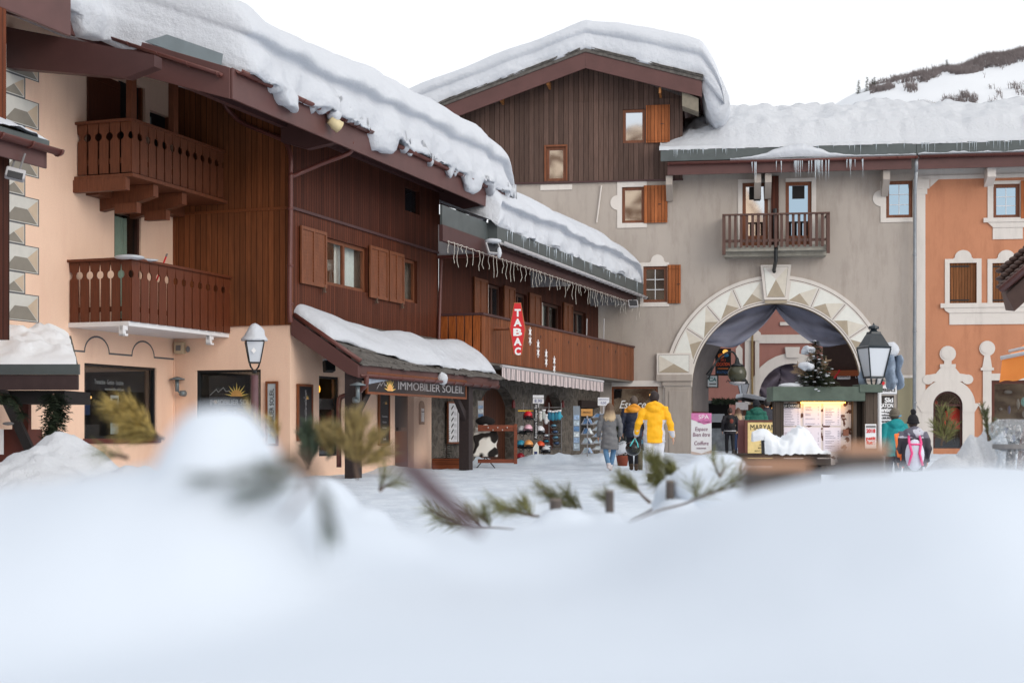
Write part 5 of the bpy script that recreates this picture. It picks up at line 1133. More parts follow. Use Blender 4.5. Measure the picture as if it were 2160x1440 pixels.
mb = MB(); mb.fb(FM, uO0, uO1, ztO, ztO+1.6, -.3, .0); mb.fb(FM, uO0, uO1, ztO-.02, ztO+.12, 0, .05); mb.fb(FM, mu(1930, .05), mu(1952, .05), -.1, ztO-.55, 0, .045); mb.fb(FM, mu(1927, .09), mu(1961, .09), ztO-.35, ztO+.0, 0, .09); mb.fb(FM, mu(1929, .07), mu(1956, .07), ztO-.55, ztO-.352, 0, .07)
a = mu(2075); mb.prism(FM, [(a, ztO-.02), (a+.35, ztO-.02), (a+.35, ztO-.35)], 0, .03); b = mu(1962); mb.prism(FM, [(b, ztO-.02), (b+.3, ztO-.02), (b, ztO-.3)], 0, .03)
mk('cornice', mb, ct, oh, FM)
def ohwin(R_, nx=2, nz=3): return window(FM, *R_, oh, -.08, .12, M['shutter'], M['pane_s'], nx, nz)
ohwin(t1); 
for R_ in (c1_, c2_):
    mb = MB(); mb.fb(FM, R_[0], R_[1], R_[2], R_[3], -.12, -.06); s = mk('shutter', mb, M['shutter_dk'], oh, FM); mb = MB()
    for zz in (R_[2]+.12, R_[3]-.12): mb.fb(FM, R_[0], R_[1]-.25, zz-.025, zz+.025, -.06, -.045)
    mk('hinge', mb, M['black'], s, FM)
mb = MB(); mb.fb(FM, t1[1]+.02, t1[1]+1.0, t1[2]-.05, t1[3]+.1, .06, .1); mk('shutter', mb, M['shutter_bd'], oh, FM)
def sur(R_, wl=.17, wt=.15, dome=True, name='window_surround', extra=None):
    u0, u1, z0, z1 = R_; mb = MB(); mb.fb(FM, u0-wl, u0, z0, z1, 0, .035); mb.fb(FM, u1, u1+wl, z0, z1, 0, .035); mb.fb(FM, u0-wl, u1+wl, z1, z1+wt, 0, .037); c = (u0+u1)/2
    if dome: mb.prism(FM, [(c-.36, z1+wt)]+[(c-math.cos(math.pi*k/12)*.30, z1+wt+.05+math.sin(math.pi*k/12)*.27) for k in range(13)]+[(c+.36, z1+wt)], 0, .036)
    return mk(name, mb, ct, oh, FM)
sur(c1_); sur(c2_); sur(t1, .2, .12, False)
mb = MB(); a, b, z = c1_[0]-.33, c2_[1]+.4, c1_[2]
mb.fb(FM, a, b, z-.16, z, 0, .09); mb.prism(FM, [(a+.12, z-.162), (b, z-.162), (b-.1, z-.35), (a+.3, z-.35), (a+.18, z-.27)], 0, .06); mb.fb(FM, a+.32, b-.1, z-.78, z-.353, 0, .035); mk('sill', mb, ct, oh, FM)
mb = MB(); a, b, z = t1[0]-.35, t1[1]+.5, t1[2]; mb.fb(FM, a, b, z-.16, z, 0, .09); mb.prism(FM, [(a+.15, z-.162), (b-.1, z-.162), (b-.35, z-.36), (a+.35, z-.36)], 0, .06); mb.fb(FM, a+.33, b-.4, z-.78, z-.363, 0, .035); mk('sill', mb, ct, oh, FM)
# arched shop window with scrolled crown
mb = MB(); wr_ = .42
mb.fb(FM, aw[0]-wr_, aw[0], -.1, awz-.25, 0, .05); mb.fb(FM, aw[1], aw[1]+wr_, -.1, awz-.25, 0, .05)
for sg in (-1, 1):
    e = awc+sg*awr; x = [(e, awz-.25), (e+sg*.42, awz-.25), (e+sg*.55, awz-.02), (e+sg*.62, awz-.02), (e+sg*.62, awz+.08), (e, awz+.08)]; mb.prism(FM, x, 0, .07)
for k in range(20):
    f = lambda r, j: (awc-math.cos(math.pi*j/20)*r, awz+math.sin(math.pi*j/20)*r); a, b, c, d = f(awr, k), f(awr, k+1), f(awr+.45, k+1), f(awr+.45, k)
    mb.hexa([FM.p(*a, .055), FM.p(*b, .055), FM.p(*b, 0), FM.p(*a, 0), FM.p(*d, .055), FM.p(*c, .055), FM.p(*c, 0), FM.p(*d, 0)])
zc_ = awz+awr+.45
for sg in (-1, 1):
    mb.prism(FM, [(awc+sg*.70+math.cos(2*math.pi*k/14)*.2, zc_-.02+math.sin(2*math.pi*k/14)*.18) for k in range(14)], 0, .065)
mb.prism(FM, [(awc-.75, zc_-.1), (awc-.7, zc_+.15), (awc-.42, zc_+.2), (awc-.25, zc_+.42), (awc+.25, zc_+.42), (awc+.42, zc_+.2), (awc+.7, zc_+.15), (awc+.75, zc_-.1)], 0, .057)
mb.fb(FM, awc-.28, awc+.28, zc_+.42, zc_+.54, 0, .07); mb.fb(FM, awc-.13, awc+.13, zc_+.54, zc_+.68, 0, .06)
mb.prism(FM, [(awc+math.cos(2*math.pi*k/18)*.29, zc_+.92+math.sin(2*math.pi*k/18)*.29) for k in range(18)], 0, .05); mb.prism(FM, [(awc-.03+math.cos(2*math.pi*k/18)*.21, zc_+.94+math.sin(2*math.pi*k/18)*.21) for k in range(18)], .05, .07)
mk('window_surround', mb, ct, oh, FM)
mb = MB()
for (a, b) in ((aw[0], aw[0]+.07), (aw[1]-.07, aw[1])): mb.fb(FM, a, b, aw[2], awz, -.12, -.05)
mb.fb(FM, aw[0], aw[1], awz-.03, awz+.05, -.12, -.045)
for k in range(16):
    f = lambda r, j: (awc-math.cos(math.pi*j/16)*r, awz+math.sin(math.pi*j/16)*r); a, b, c, d = f(awr-.07, k), f(awr-.07, k+1), f(awr+.05, k+1), f(awr+.05, k)
    mb.hexa([FM.p(*a, -.05), FM.p(*b, -.05), FM.p(*b, -.12), FM.p(*a, -.12), FM.p(*d, -.05), FM.p(*c, -.05), FM.p(*c, -.12), FM.p(*d, -.12)])
fr_ = mk('shop_window', mb, flat('wine_frame', (70, 34, 30), .5), oh, FM)
mb = MB(); mb.face(FM, [(aw[0], aw[2]), (aw[1], aw[2]), (aw[1], awz)]+[(awc+math.cos(math.pi*k/16)*awr, awz+math.sin(math.pi*k/16)*awr) for k in range(17)]+[(aw[0], awz)], -.09); mk('pane', mb, M['clear'], fr_, FM)
mb = MB(); mb.fb(FM, aw[0]-.3, aw[1]+.3, 0, aw[3]+.2, -1.25, -1.2); mb.fb(FM, aw[0]-.35, aw[0]-.3, 0, aw[3]+.2, -1.2, -.13); mb.fb(FM, aw[1]+.3, aw[1]+.35, 0, aw[3]+.2, -1.2, -.13); mb.fb(FM, aw[0]-.3, aw[1]+.3, aw[3]+.2, aw[3]+.25, -1.2, -.13); mk('room', mb, flat('dim_shop', (34, 22, 20), .8), fr_, FM)
mb = MB(); mb.ell(FM.p(awc-.45, awz+.1, -.7), .22, .15, .15, 10, 7, 0); mb.tube([FM.p(awc-.1, awz-.1, -.6), FM.p(awc+.45, awz+.4, -.6)], .03, 6, 1); mb.ell(FM.p(awc+.2, awz-.35, -.7), .05, .05, .12, 8, 6, 2); mb.ell(FM.p(awc-.7, 1.5, -.8), .25, .2, .5, 10, 8, 0)
mk('shop_display', mb, [flat('red_helmet_goods', (170, 50, 40), .4), M['stem'], emit('shop_spot', (255, 190, 90), 3)], fr_)
# tall painted pilaster with ball and the dark shop front
mb = MB(); a, b = mu(2073), mu(2091); zt3 = m(2073, 781)[1]
mb.fb(FM, a, b, -.1, zt3, 0, .05); mb.fb(FM, a-.08, b+.08, zt3, zt3+.1, 0, .08); c = (a+b)/2
mb.prism(FM, [(a-.02, zt3+.1), (b+.02, zt3+.1), (c+.1, zt3+.55), (c-.1, zt3+.55)], 0, .055); mb.prism(FM, [(c+math.cos(2*math.pi*k/18)*.28, zt3+.8+math.sin(2*math.pi*k/18)*.28) for k in range(18)], 0, .05); mb.prism(FM, [(c-.03+math.cos(2*math.pi*k/18)*.2, zt3+.82+math.sin(2*math.pi*k/18)*.2) for k in range(18)], .05, .07)
mb.prism(FM, [(a-.15, awz+.0), (b, awz+.0), (b, awz-.35), (a, awz-.35)], 0, .07); mb.fb(FM, b, dw[1], dw[3], dw[3]+.25, 0, .045); mk('painted_pilaster', mb, ct, oh, FM)
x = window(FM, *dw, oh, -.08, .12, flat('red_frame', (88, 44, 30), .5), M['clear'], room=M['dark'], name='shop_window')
mb = MB(); rg = random.Random(5)
for k in range(14): mb.ell(FM.p(dw[0]+rg.uniform(.2, 2), rg.uniform(.5, 2.6), -.6), rg.uniform(.05, .2), .08, rg.uniform(.05, .2), 8, 6, rg.randint(0, 2))
mk('shop_display', mb, [M['grey'], flat('blue_ball', (60, 80, 130), .3), flat('teal_thing', (80, 150, 150), .5)], x)
# roof of the orange house
ea2, eb2 = mu(1936, EO), uO1; zf2 = m(1940, 330, EO)[1]
mb = MB(); slabm(mb, FM, ea2, eb2, -2.9, EO-.03, lambda o: zf2-.02+.42*(EO-o), .2); orf = mk('roof', mb, M['dkbrown'], oh, FM)
mb = MB(); mb.fb(FM, ea2-.05, eb2, zf2+.06, zf2+.48, EO-.02, EO+.04); mk('zinc_board', mb, M['zinc_dk'], orf, FM)
mb = MB(); mb.fb(FM, ea2, eb2, zf2-.45, zf2-.05, EO-.1, EO-.04); mk('fascia', mb, M['maroon'], orf, FM)
gutter(FM, ea2+.05, eb2, zf2+.02, EO-.02, orf, .09)
mb = MB(); u = mu(2090, .5); P = Fac(*FM.p(u, 0, 0).xy, FM.n.x, FM.n.y); mb.prism(P, [(0, zf2-1.0), (EO-.25, zf2-.75), (EO-.25, zf2-.42), (0, zf2-.4)], -.15, .15); mk('corbel', mb, M['cream_trim'], orf, FM)
roof_snow(FM, ea2-.2, mu(2300), EO, zf2+.46, .44, orf, 4.2, 41, 1, .1, .62, False)
random.seed(17); icicles(FM, [(mu(random.uniform(1940, 2160), EO), zf2+.48, EO+.06, random.uniform(.1, .5), .012) for k in range(22)], oh, M['ice'])
mb = MB(); vs = []; nn = 60
for i in range(nn+1):
    u = ea2+(mu(2200)-ea2)*i/nn; h = .03+.10*abs(noise.noise(V((u*.9, 3, 1))))+.04*noise.noise(V((u*5, 2, 2))); vs += [FM.p(u, zf2+.04, EO), FM.p(u, zf2+.05+h*.5, EO+.15), FM.p(u, zf2+.06+h, EO+.08), FM.p(u, zf2+.05+h*.9, EO-.05)]
mb.add(vs, [(4*i+k, 4*i+4+k, 4*i+5+k, 4*i+1+k) for i in range(nn) for k in range(3)]); mk('gutter_snow', mb, M['snow'], orf, FM, smooth=True)
# zinc downpipe at the joint
uj = mu(1930, .3); mb = MB(); mb.tube([FM.p(mu(1933, .9), zf-.0, .9), FM.p(mu(1933, .9), zf-.5, .9)], .07, 10); mb.tube([FM.p(mu(1933, .9), zf-.4, .9), FM.p(uj, zf-1.3, .3), FM.p(uj, 7, .3), FM.p(uj-.03, .2, .3)], .065, 10)
for z in (2, 4.6, 7.4): mb.lathe(FM.p(uj-.01, z, .3), [(.08, 0), (.08, .05)], 10)
tag(mk('zinc_downpipe', mb, flat('bright_zinc', (150, 155, 160), .35, .1, metal=.4), smooth=True), 'straight zinc downpipe at the joint of grey and orange facades', 'downpipe')
# olive lower wall band and cream line right of the arch
mb = MB(); mb.fb(FM, mu(1893), mu(1928), -.1, m(1893, 797)[1], 0, .05); mk('wall_dado', mb, stucco('olive_stucco', (150, 143, 118), .08), ab, FM)
mb = MB(); mb.fb(FM, mu(1860), mu(1930), m(1893, 797)[1], m(1893, 791)[1], 0, .07); mk('dado_line', mb, ct, ab, FM)
# ================================================================ rose house seen through the arch
FR = Fac((1640-1080)/FP*70, 70, 1, -.03); r_ = lambda px, py, o=0: FR.at(px, py, o); ru = lambda px, o=0: FR.u(px, o)
rh = thing('rose_house', 'dusky rose house with pale painted pilasters and arch, seen through the gateway', 'house', FR.p(0, 0, 0))
ac2 = r_(1672, 838); ri2, ro2 = ru(1672+72)-ac2[0], ru(1672+94)-ac2[0]; ro2 = abs(ro2); ri2 = abs(ri2); sp3 = []
for k in range(16):
    f = lambda j: (ac2[0]-math.cos(math.pi*j/16)*ri2, ac2[1]+math.sin(math.pi*j/16)*ri2); a, b = f(k), f(k+1); sp3.append([a, b, (b[0], ac2[1]+ri2+.01), (a[0], ac2[1]+ri2+.01)])
wall(FR, ru(1380), ru(1950), -.2, 9.5, [(ac2[0]-ri2, ac2[0]+ri2, -.2, ac2[1]+ri2+.01, 0)], M['rose_stucco'], rh, 'plaster_wall', 0, 0, arch=sp3)
pal = M['cream_trim']; mb = MB()
mb.fb(FR, ru(1600), ru(1950), r_(1600, 724)[1], r_(1600, 706)[1], 0, .1)
for a, b in ((1571, 1583), (1592, 1601)): mb.fb(FR, ru(a), ru(b), 0, r_(1570, 716)[1], 0, .1)
mb.prism(FR, [(ru(1571), r_(0, 722)[1]), (ru(1603), r_(0, 722)[1]), (ru(1604), r_(0, 706)[1]), (ru(1598), r_(0, 700)[1]), (ru(1562), r_(0, 716)[1])], 0, .14)
mb.prism(FR, [(ru(1552), r_(0, 775)[1]), (ru(1566), r_(0, 775)[1]), (ru(1566), r_(0, 738)[1]), (ru(1559), r_(0, 730)[1]), (ru(1552), r_(0, 738)[1])], 0, .04)
for k in range(16):
    f = lambda r, j: (ac2[0]-math.cos(math.pi*j/16)*r, ac2[1]+math.sin(math.pi*j/16)*r); a, b, c, d = f(ri2, k), f(ri2, k+1), f(ro2, k+1), f(ro2, k)
    mb.hexa([FR.p(*a, .08), FR.p(*b, .08), FR.p(*b, 0), FR.p(*a, 0), FR.p(*d, .08), FR.p(*c, .08), FR.p(*c, 0), FR.p(*d, 0)])
mb.fb(FR, ac2[0]-ro2, ac2[0]-ri2, -.2, ac2[1], 0, .08); mb.fb(FR, ac2[0]-ro2-.1, ac2[0]-ri2, ac2[1], ac2[1]+.9, 0, .06)
mb.prism(FR, [(ru(1658), r_(0, 757)[1]), (ru(1683), r_(0, 757)[1]), (ru(1686), r_(0, 735)[1]), (ru(1655), r_(0, 735)[1])], 0, .18); mb.fb(FR, ru(1645), ru(1668), r_(0, 690)[1], r_(0, 683)[1], 0, .08)
mk('painted_stonework', mb, pal, rh, FR)
mb = MB(); mb.fb(FR, ru(1584), ru(1588), 0, r_(0, 700)[1], .1, .2); mk('gold_pipe', mb, flat('brass_pipe', (140, 118, 80), .5), rh, FR)
mb = MB(); mb.prism(FR, [(ru(1500)-3, 9.5), (ru(1950), 9.5), (ru(1950), 9.9), (ru(1500)-3, 9.9)], -4, 1.0); mk('eave', mb, M['dark'], rh, FR)
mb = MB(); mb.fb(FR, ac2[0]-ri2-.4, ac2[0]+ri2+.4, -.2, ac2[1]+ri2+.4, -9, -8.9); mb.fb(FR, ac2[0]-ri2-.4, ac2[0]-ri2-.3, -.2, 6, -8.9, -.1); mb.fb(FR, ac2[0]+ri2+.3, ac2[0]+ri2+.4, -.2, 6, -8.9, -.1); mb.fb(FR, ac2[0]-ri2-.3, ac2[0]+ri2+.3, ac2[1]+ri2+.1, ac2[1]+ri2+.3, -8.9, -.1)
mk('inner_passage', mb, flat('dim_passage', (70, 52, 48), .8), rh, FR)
mb = MB(); rg = random.Random(6)
for k in range(26): mb.ell(FR.p(ac2[0]+rg.uniform(-1.5, 1.2), rg.uniform(.8, 2.6), -rg.uniform(3, 8)), .07, .05, .06, 6, 4)
mk('string_bulbs', mb, emit('far_bulbs', (255, 180, 90), 2.5), rh)
mb = MB(); rg = random.Random(7)
for k in range(12):
    a = ac2[0]-ri2+.3+k*.25; mb.fb(FR, a, a+.09, 2.3, 3.1, -1.9, -1.85)
mk('slatted_balcony', mb, flat('pale_slats', (170, 150, 120), .7), rh, FR)
# draped grey cloths in both arches
def drape(F, apex, left, right, archf, o, mat, name, label, seed=0):
    mb = MB()
    t = thing(name, label, 'drape', F.p(apex[0], min(left[1], right[1]), o))
    for sg, end in ((-1, left), (1, right)):
        vs = []; nu, nv = 34, 12; mb = MB()
        for i in range(nu+1):
            f = i/nu; u = apex[0]+(end[0]-apex[0])*f; zlow = apex[1]+(end[1]-apex[1])*f-.42*math.sin(math.pi*f)*(.9) ; zl_ = apex[1]+(end[1]-apex[1])*(f**.9)-.62*math.sin(math.pi*f); zh = archf(u)
            for j in range(nv+1):
                g = j/nv; z = zl_+(zh-zl_)*g; fold = .10*math.sin(9*g+4*f+seed)*(1-abs(g-.4))+.09*math.sin(3+16*(g-.35*f)+sg)+.06*math.sin(25*g+9*f)*(1-g); vs.append(F.p(u, z-.02*math.sin(13*f), o+fold-.35*math.sin(math.pi*g)*(.4)))
        mb.add(vs, [(i*(nv+1)+j, (i+1)*(nv+1)+j, (i+1)*(nv+1)+j+1, i*(nv+1)+j+1) for i in range(nu) for j in range(nv)]); x = mk('cloth', mb, mat, t, smooth=True)
        so = x.modifiers.new('s', 'SOLIDIFY'); so.thickness = .012
    return t
cloth = flat('grey_blue_cloth', (128, 130, 146), .85, .12, 2)
OD = -.75; sh_ = lambda P: P
drape(FM, m(1637, 652, OD), m(1487, 724, OD), m(1795, 722, OD), lambda u: zc0+math.sqrt(max(.02, (rin+.25)**2-(u-ucx)**2))+.05, OD, cloth, 'draped_cloth', 'large grey blue cloth swag hung in the front archway')
drape(FR, (ac2[0]-.5, ac2[1]+ri2-1.0), (ac2[0]-ri2-.1, ac2[1]+.5), (ac2[0]+ri2, ac2[1]-.2), lambda u: ac2[1]+math.sqrt(max(.02, (ri2+.2)**2-(u-ac2[0])**2))+.05, -.5, flat('plum_cloth', (104, 96, 108), .85, .12, 2), 'draped_cloth', 'smaller plum grey cloth swag in the far rose arch', 2)
# right inner side of the passage: timber shop front behind the square
mb = MB(); q0 = W(1742, 905, 60)
FQ = Fac(W(1735, 0, 62).x, 62, 1, -.35); t = thing('passage_shop', 'dark timber shop front at the right inside the gateway', 'shop front', FQ.p(1, 0, 0))
mb = MB(); mb.fb(FQ, 0, 3.5, 0, 5.0, -.3, 0); mk('wall', mb, flat('brown_shop_wall', (62, 44, 38), .7), t, FQ); mb = MB(); mb.fb(FQ, 0, 3.5, 3.35, 3.6, 0, .2); mk('orange_beam', mb, flat('orange_beam', (150, 78, 40), .6), t, FQ)
mb = MB(); a, z = FQ.at(1766, 800, .1); b = FQ.u(1794, .1); mb.fb(FQ, a, b, z, z+.3, .1, .16); mk('white_sign', mb, M['white'], t, FQ, bevel=.03)
text('PERIENCE', FQ, a+.06, z+.09, .165, .17, M['ink'], t, width=b-a-.1); text('LO', FQ, b+.2, z+.05, .02, .2, M['letters_w'], t)
mb = MB(); mb.tube([FQ.p(a-.12, z+.05, .17), FQ.p(a+.12, z+.4, .17)], .05, 6); mk('red_slash', mb, M['red'], t)
# ================================================================ street lamps
lampglass = base('frosted_glass', lin((200, 205, 212)), .5)
def lantern(t, c, k, mat, snow=True):            # c: bottom centre of the glass body, k: scale (body height 1 at k=1)
    c = V(c); mb = MB(); h = .52*k; rb, rt = .15*k, .255*k; qa = math.pi/4
    mb.lathe(c, [(rb*1.3, -.015*k), (rb*1.3, .02*k)], 4, 0, qa+.25); mb.lathe(c+V((0, 0, h)), [(rt*1.22, -.0), (rt*1.28, .03*k), (rt*1.1, .05*k), (rt*.62, .24*k), (rt*.55, .26*k), (rt*.5, .3*k), (rt*.3, .31*k)], 4, 0, qa+.25)
    mb.lathe(c+V((0, 0, h+.3*k)), [(.09*k, 0), (.05*k, .04*k), (.10*k, .06*k), (.09*k, .1*k), (.02*k, .13*k), (.001, .17*k)], 12)
    for q_ in range(4):
        a = qa+.25+q_*math.pi/2; d = V((math.cos(a), math.sin(a), 0)); mb.tube([c+d*rb*1.22, c+d*rt*1.22+V((0, 0, h))], .014*k, 5)
        mb.tube([c+d*rb*1.1+V((0, 0, -.02)), c+d*rb*.9+V((0, 0, -.1*k)), c+d*.03*k+V((0, 0, -.2*k))], .016*k, 5)
    mb.lathe(c+V((0, 0, -.26*k)), [(.05*k, 0), (.065*k, .03*k), (.04*k, .08*k)], 10); hd = mk('lantern', mb, mat, t)
    g = MB(); g.lathe(c, [(rb*1.15, .02*k), (rt*1.17, h)], 4, 0, qa+.25); mk('glass', g, lampglass, hd)
    if snow:
        s = MB(); s.lathe(c+V((0, 0, h+.03*k)), [(rt*1.35, 0), (rt*1.33, .05*k), (rt*1.0, .12*k), (rt*.78, .26*k), (rt*.62, .34*k), (rt*.35, .40*k), (.001, .42*k)], 16); 
        s.v = [v+V((noise.noise(v*5), noise.noise(v*5+V((9, 0, 0))), noise.noise(v*6+V((0, 9, 0)))*.5))*.05 for v in s.v]; mk('snow_cap', s, M['snow'], hd, smooth=True)
    return hd
Y1 = 29.0; g1_ = W(537, 905, Y1); s1_ = Y1/FP
t = thing('street_lamp', 'street lamp on a plum brown pole with snow heaped on its lantern, before the agency', 'street lamp', (g1_.x, Y1, 0))
zb1 = CH+(HZ-765)*s1_; lantern(t, (g1_.x, Y1, zb1), .82, M['black'])
mb = MB(); mb.tube([V((g1_.x, Y1, 0)), V((g1_.x, Y1, zb1-.25))], [.095, .075], 12); mb.lathe((g1_.x, Y1, 0), [(.16, 0), (.16, .3), (.11, .4)], 12); mk('pole', mb, flat('plum_pole', (104, 76, 80), .4), t, smooth=True)
mb = MB(); p = V((g1_.x+.02, Y1-.2, zb1+.24)); fs = Fac(p.x, p.y, 1, .1); mb.face(fs, [(-.05, p.z), (0, p.z-.06), (.05, p.z), (0, p.z+.06)], 0); mk('sticker', mb, M['letters_w'], t)
# ================================================================ menu cabinet with lantern
Ym = 22.0; FK = Fac(W(1740, 0, Ym).x, Ym, 1, .03); k_ = lambda px, py, o=0: FK.at(px, py, o); ku = lambda px, o=0: FK.u(px, o); kz = lambda py: k_(1740, py)[1]
oldw = planks('old_grey_planks', (84, 74, 66), .12, .3, .85, .03, weather=(60, 54, 50)); greenw = flat('green_painted_board', (80, 92, 82), .7, .2, 5, .2)
t = thing('menu_cabinet', 'wooden menu cabinet with green roof board and warm light over white menus', 'menu board', FK.p(0, 0, 0)); menu = t
mb = MB(); mb.fb(FK, ku(1624), ku(1818), kz(846), kz(816), -.25, .2); mb.fb(FK, ku(1805), ku(1854), kz(828), kz(811), -.2, .22); mk('roof_board', mb, greenw, t, FK, bevel=.01)
mb = MB(); mb.fb(FK, ku(1818), ku(1847), 0, kz(828), -.12, .12); mk('post', mb, oldw, t, FK, bevel=.01); mb = MB(); mb.fb(FK, ku(1632), ku(1645), 0, kz(846), -.1, .12); mk('post', mb, oldw, t, FK, bevel=.01)
mb = MB(); mb.fb(FK, ku(1645), ku(1818), .35, kz(846), -.12, -.06); mk('back_panel', mb, oldw, t, FK)
mb = MB(); mb.fb(FK, ku(1645), ku(1651), .4, kz(846), -.06, .08); mb.fb(FK, ku(1797), ku(1804), .4, kz(846), -.06, .08); mb.fb(FK, ku(1651), ku(1797), .4, .5, -.06, .075); fr_ = mk('cabinet_frame', mb, oldw, t, FK)
cow = base('cow_print', (.8, .76, .74), .8); n = N_(cow); f = n.noise(n.co('UV'), 7, 3, .5); n.l(n.ramp(f, .54, .56, lin((216, 205, 200)), lin((96, 62, 50))), n.b.inputs['Base Color'])
mb = MB(); mb.fb(FK, ku(1651), ku(1797), .5, kz(848), -.058, -.05); mk('hide_backing', mb, cow, t, FK)
paper = flat('menu_paper', (224, 216, 226), .7, .03)
for i, (a, b) in enumerate(((1652, 1690), (1696, 1733), (1738, 1775))):
    for j, (c, d) in enumerate(((850, 897), (901, 952))):
        mb = MB(); u0, u1, z1, z0 = ku(a), ku(b), kz(c), kz(d); mb.fb(FK, u0, u1, z0, z1, -.045, -.04); x = mk('menu_sheet', mb, paper, t, FK); mb = MB(); rg = random.Random(i*7+j)
        for q in range(11):
            zz = z1-.06-q*.026-(.03 if j == 0 and i == 0 else 0)
            if rg.random() < .25: continue
            mb.fb(FK, u0+.03, u0+.03+rg.uniform(.08, .16), zz, zz+.006, -.039, -.038); mb.fb(FK, u1-.05, u1-.03, zz, zz+.006, -.039, -.038)
        mk('print', mb, flat('grey_print', (110, 100, 120), .7), x, FK)
        if i == 0 and j == 0: mb = MB(); mb.fb(FK, u0, u1, z1-.075, z1, -.039, -.036); mk('header', mb, M['ink'], x, FK); text('LA CARASSE', FK, u0+.02, z1-.06, -.034, .06, M['letters_w'], x, width=u1-u0-.04)
lamp_m = emit('cabinet_strip', (255, 178, 70), 9)
mb = MB(); mb.fb(FK, ku(1690), ku(1782), kz(850), kz(847.5), -.02, .03); mk('light_strip', mb, lamp_m, t, FK)
mb = MB(); mb.box(FK.p(ku(1784), kz(912), .0), .08, .05, .1); mk('small_bell', mb, flat('brown_bell', (120, 72, 50), .5), t)
ld = bpy.data.lights.new('cabinet_light', 'AREA'); ld.shape = 'RECTANGLE'; ld.size = .7; ld.size_y = .04; ld.energy = 2.2; ld.color = (1, .66, .28); lo = bpy.data.objects.new('cabinet_light', ld); COL.objects.link(lo); lo.parent = t; lo.location = FK.p(ku(1730), kz(849), .03)-wloc(t); lo.rotation_euler = (math.radians(-25), 0, 0)
mb = MB(); a = ku(1820), ku(1843); mb.fb(FK, a[0], a[1], kz(945), kz(894), .12, .14); ps = thing('guide_sign', 'small white guide sign reading 2018 with red lettering on the cabinet post', 'sign', FK.p(sum(a)/2, kz(945), .12)); mk('plate', mb, M['white'], ps, FK)
text('2018', FK, sum(a)/2, kz(912), .142, .08, M['red'], ps, align='CENTER', width=.14, bold=.003); text('petit', FK, sum(a)/2, kz(927), .142, .07, M['red'], ps, align='CENTER', width=.15, bold=.003); text('futé', FK, sum(a)/2, kz(936), .142, .07, M['red'], ps, align='CENTER', width=.14, bold=.003)
mb = MB(); mb.fb(FK, a[0]+.01, a[1]-.01, kz(902), kz(897), .141, .143); mk('header_print', mb, M['grey'], ps, FK)
lp = thing('lantern_lamp', 'black four-sided lantern standing on the menu cabinet post', 'lantern', FK.p(ku(1845), kz(811), 0)); lantern(lp, FK.p(ku(1843), kz(796), 0), .86, flat('blue_black_metal', (34, 42, 48), .35), False)
# frozen jeans with a snow heap hanging behind the lantern
cj = W(1882, 765, Ym+.25); t = thing('frozen_jeans', 'stiff pale blue jeans capped with snow hanging behind the lantern', 'jeans', cj-V((0, 0, .3))); den = flat('pale_denim', (138, 152, 170), .9, .3, 9, .4)
mb = MB(); vs = []; nx_, nz_ = 12, 12
for i in range(nx_+1):
    for j in range(nz_+1):
        a = i/nx_-.5; b = j/nz_; vs.append(cj+V((a*.26*(1-.2*b)+.05*b+(.015*math.sin(b*9)), .08*math.sin(a*9)+.04*math.sin(b*11+a*6), .12-b*.42-.12*abs(math.sin(a*5))*b)))
mb.add(vs, [(i*(nz_+1)+j, (i+1)*(nz_+1)+j, (i+1)*(nz_+1)+j+1, i*(nz_+1)+j+1) for i in range(nx_) for j in range(nz_)]); x = mk('denim', mb, den, t, smooth=True); x.modifiers.new('s', 'SOLIDIFY').thickness = .03
mb = MB(); mb.ell(cj+V((-.03, 0, .2)), .15, .12, .13, 12, 8, nz=.3); mk('snow_cap', mb, M['snow'], t, smooth=True)
cj = W(1820, 788, Ym+.2); mb = MB(); vs = [cj+V((x+.03*math.sin(z*20), .04*math.sin(z*16+x*8), z)) for x in (-.06, 0, .06) for z in (.1, .03, -.05, -.14, -.22)]; mb.add(vs, [(i*5+j, i*5+5+j, i*5+6+j, i*5+1+j) for i in range(2) for j in range(4)]); mk('denim', mb, den, t, smooth=True).modifiers.new('s', 'SOLIDIFY').thickness = .02
mb = MB(); mb.tube([V((W(1856, 0, Ym+.3).x, Ym+.3, 0)), V((W(1854, 0, Ym+.3).x, Ym+.3, kz(766)))], .035, 8); tag(mk('white_pole', mb, M['white'], smooth=True), 'plain white pole standing directly behind the lantern post', 'pole')
# small snowy spruce and dry grass on the cabinet
random.seed(23); spruce('small_spruce', 'small snow-laden spruce standing on the menu cabinet roof', 'tree', FK.p(ku(1722), kz(817), -.05), .74, .38, 30, mneed, .03, leaf=.075, dens=26)
mb = MB(); mb.ell(FK.p(ku(1668), kz(814), 0), .2, .12, .05, 12, 6); mb.ell(FK.p(ku(1706), kz(738), -.02), .09, .08, .07, 16, 10, nz=1.1); mb.ell(FK.p(ku(1698), kz(775), .1), .11, .08, .06, 16, 10, nz=1.1); mk('snow_lump', mb, M['snow'], menu, smooth=True)
mb = MB(); rg = random.Random(4)
for cx, cy, dx, dz in ((1700, 775, -.28, .14), (1718, 745, -.04, .3), (1735, 770, .14, .26), (1690, 782, -.22, .04)):
    b0_ = FK.p(ku(1715), kz(800), 0); tip = FK.p(ku(cx), kz(cy), 0)+V((dx*.5, 0, dz*.3)); mb.tube([b0_, (b0_+tip)/2, tip], .006, 4)
    for q in range(60):
        f = rg.uniform(.45, 1); c = b0_+(tip-b0_)*f; d = (tip-b0_).normalized(); sd = V((-d.z, rg.uniform(-.5, .5), d.x))*rg.choice((-1, 1)); e = c+(d*.7+sd*.7)*rg.uniform(.03, .09); mb.tube([c, e], [.005, .002], 3)
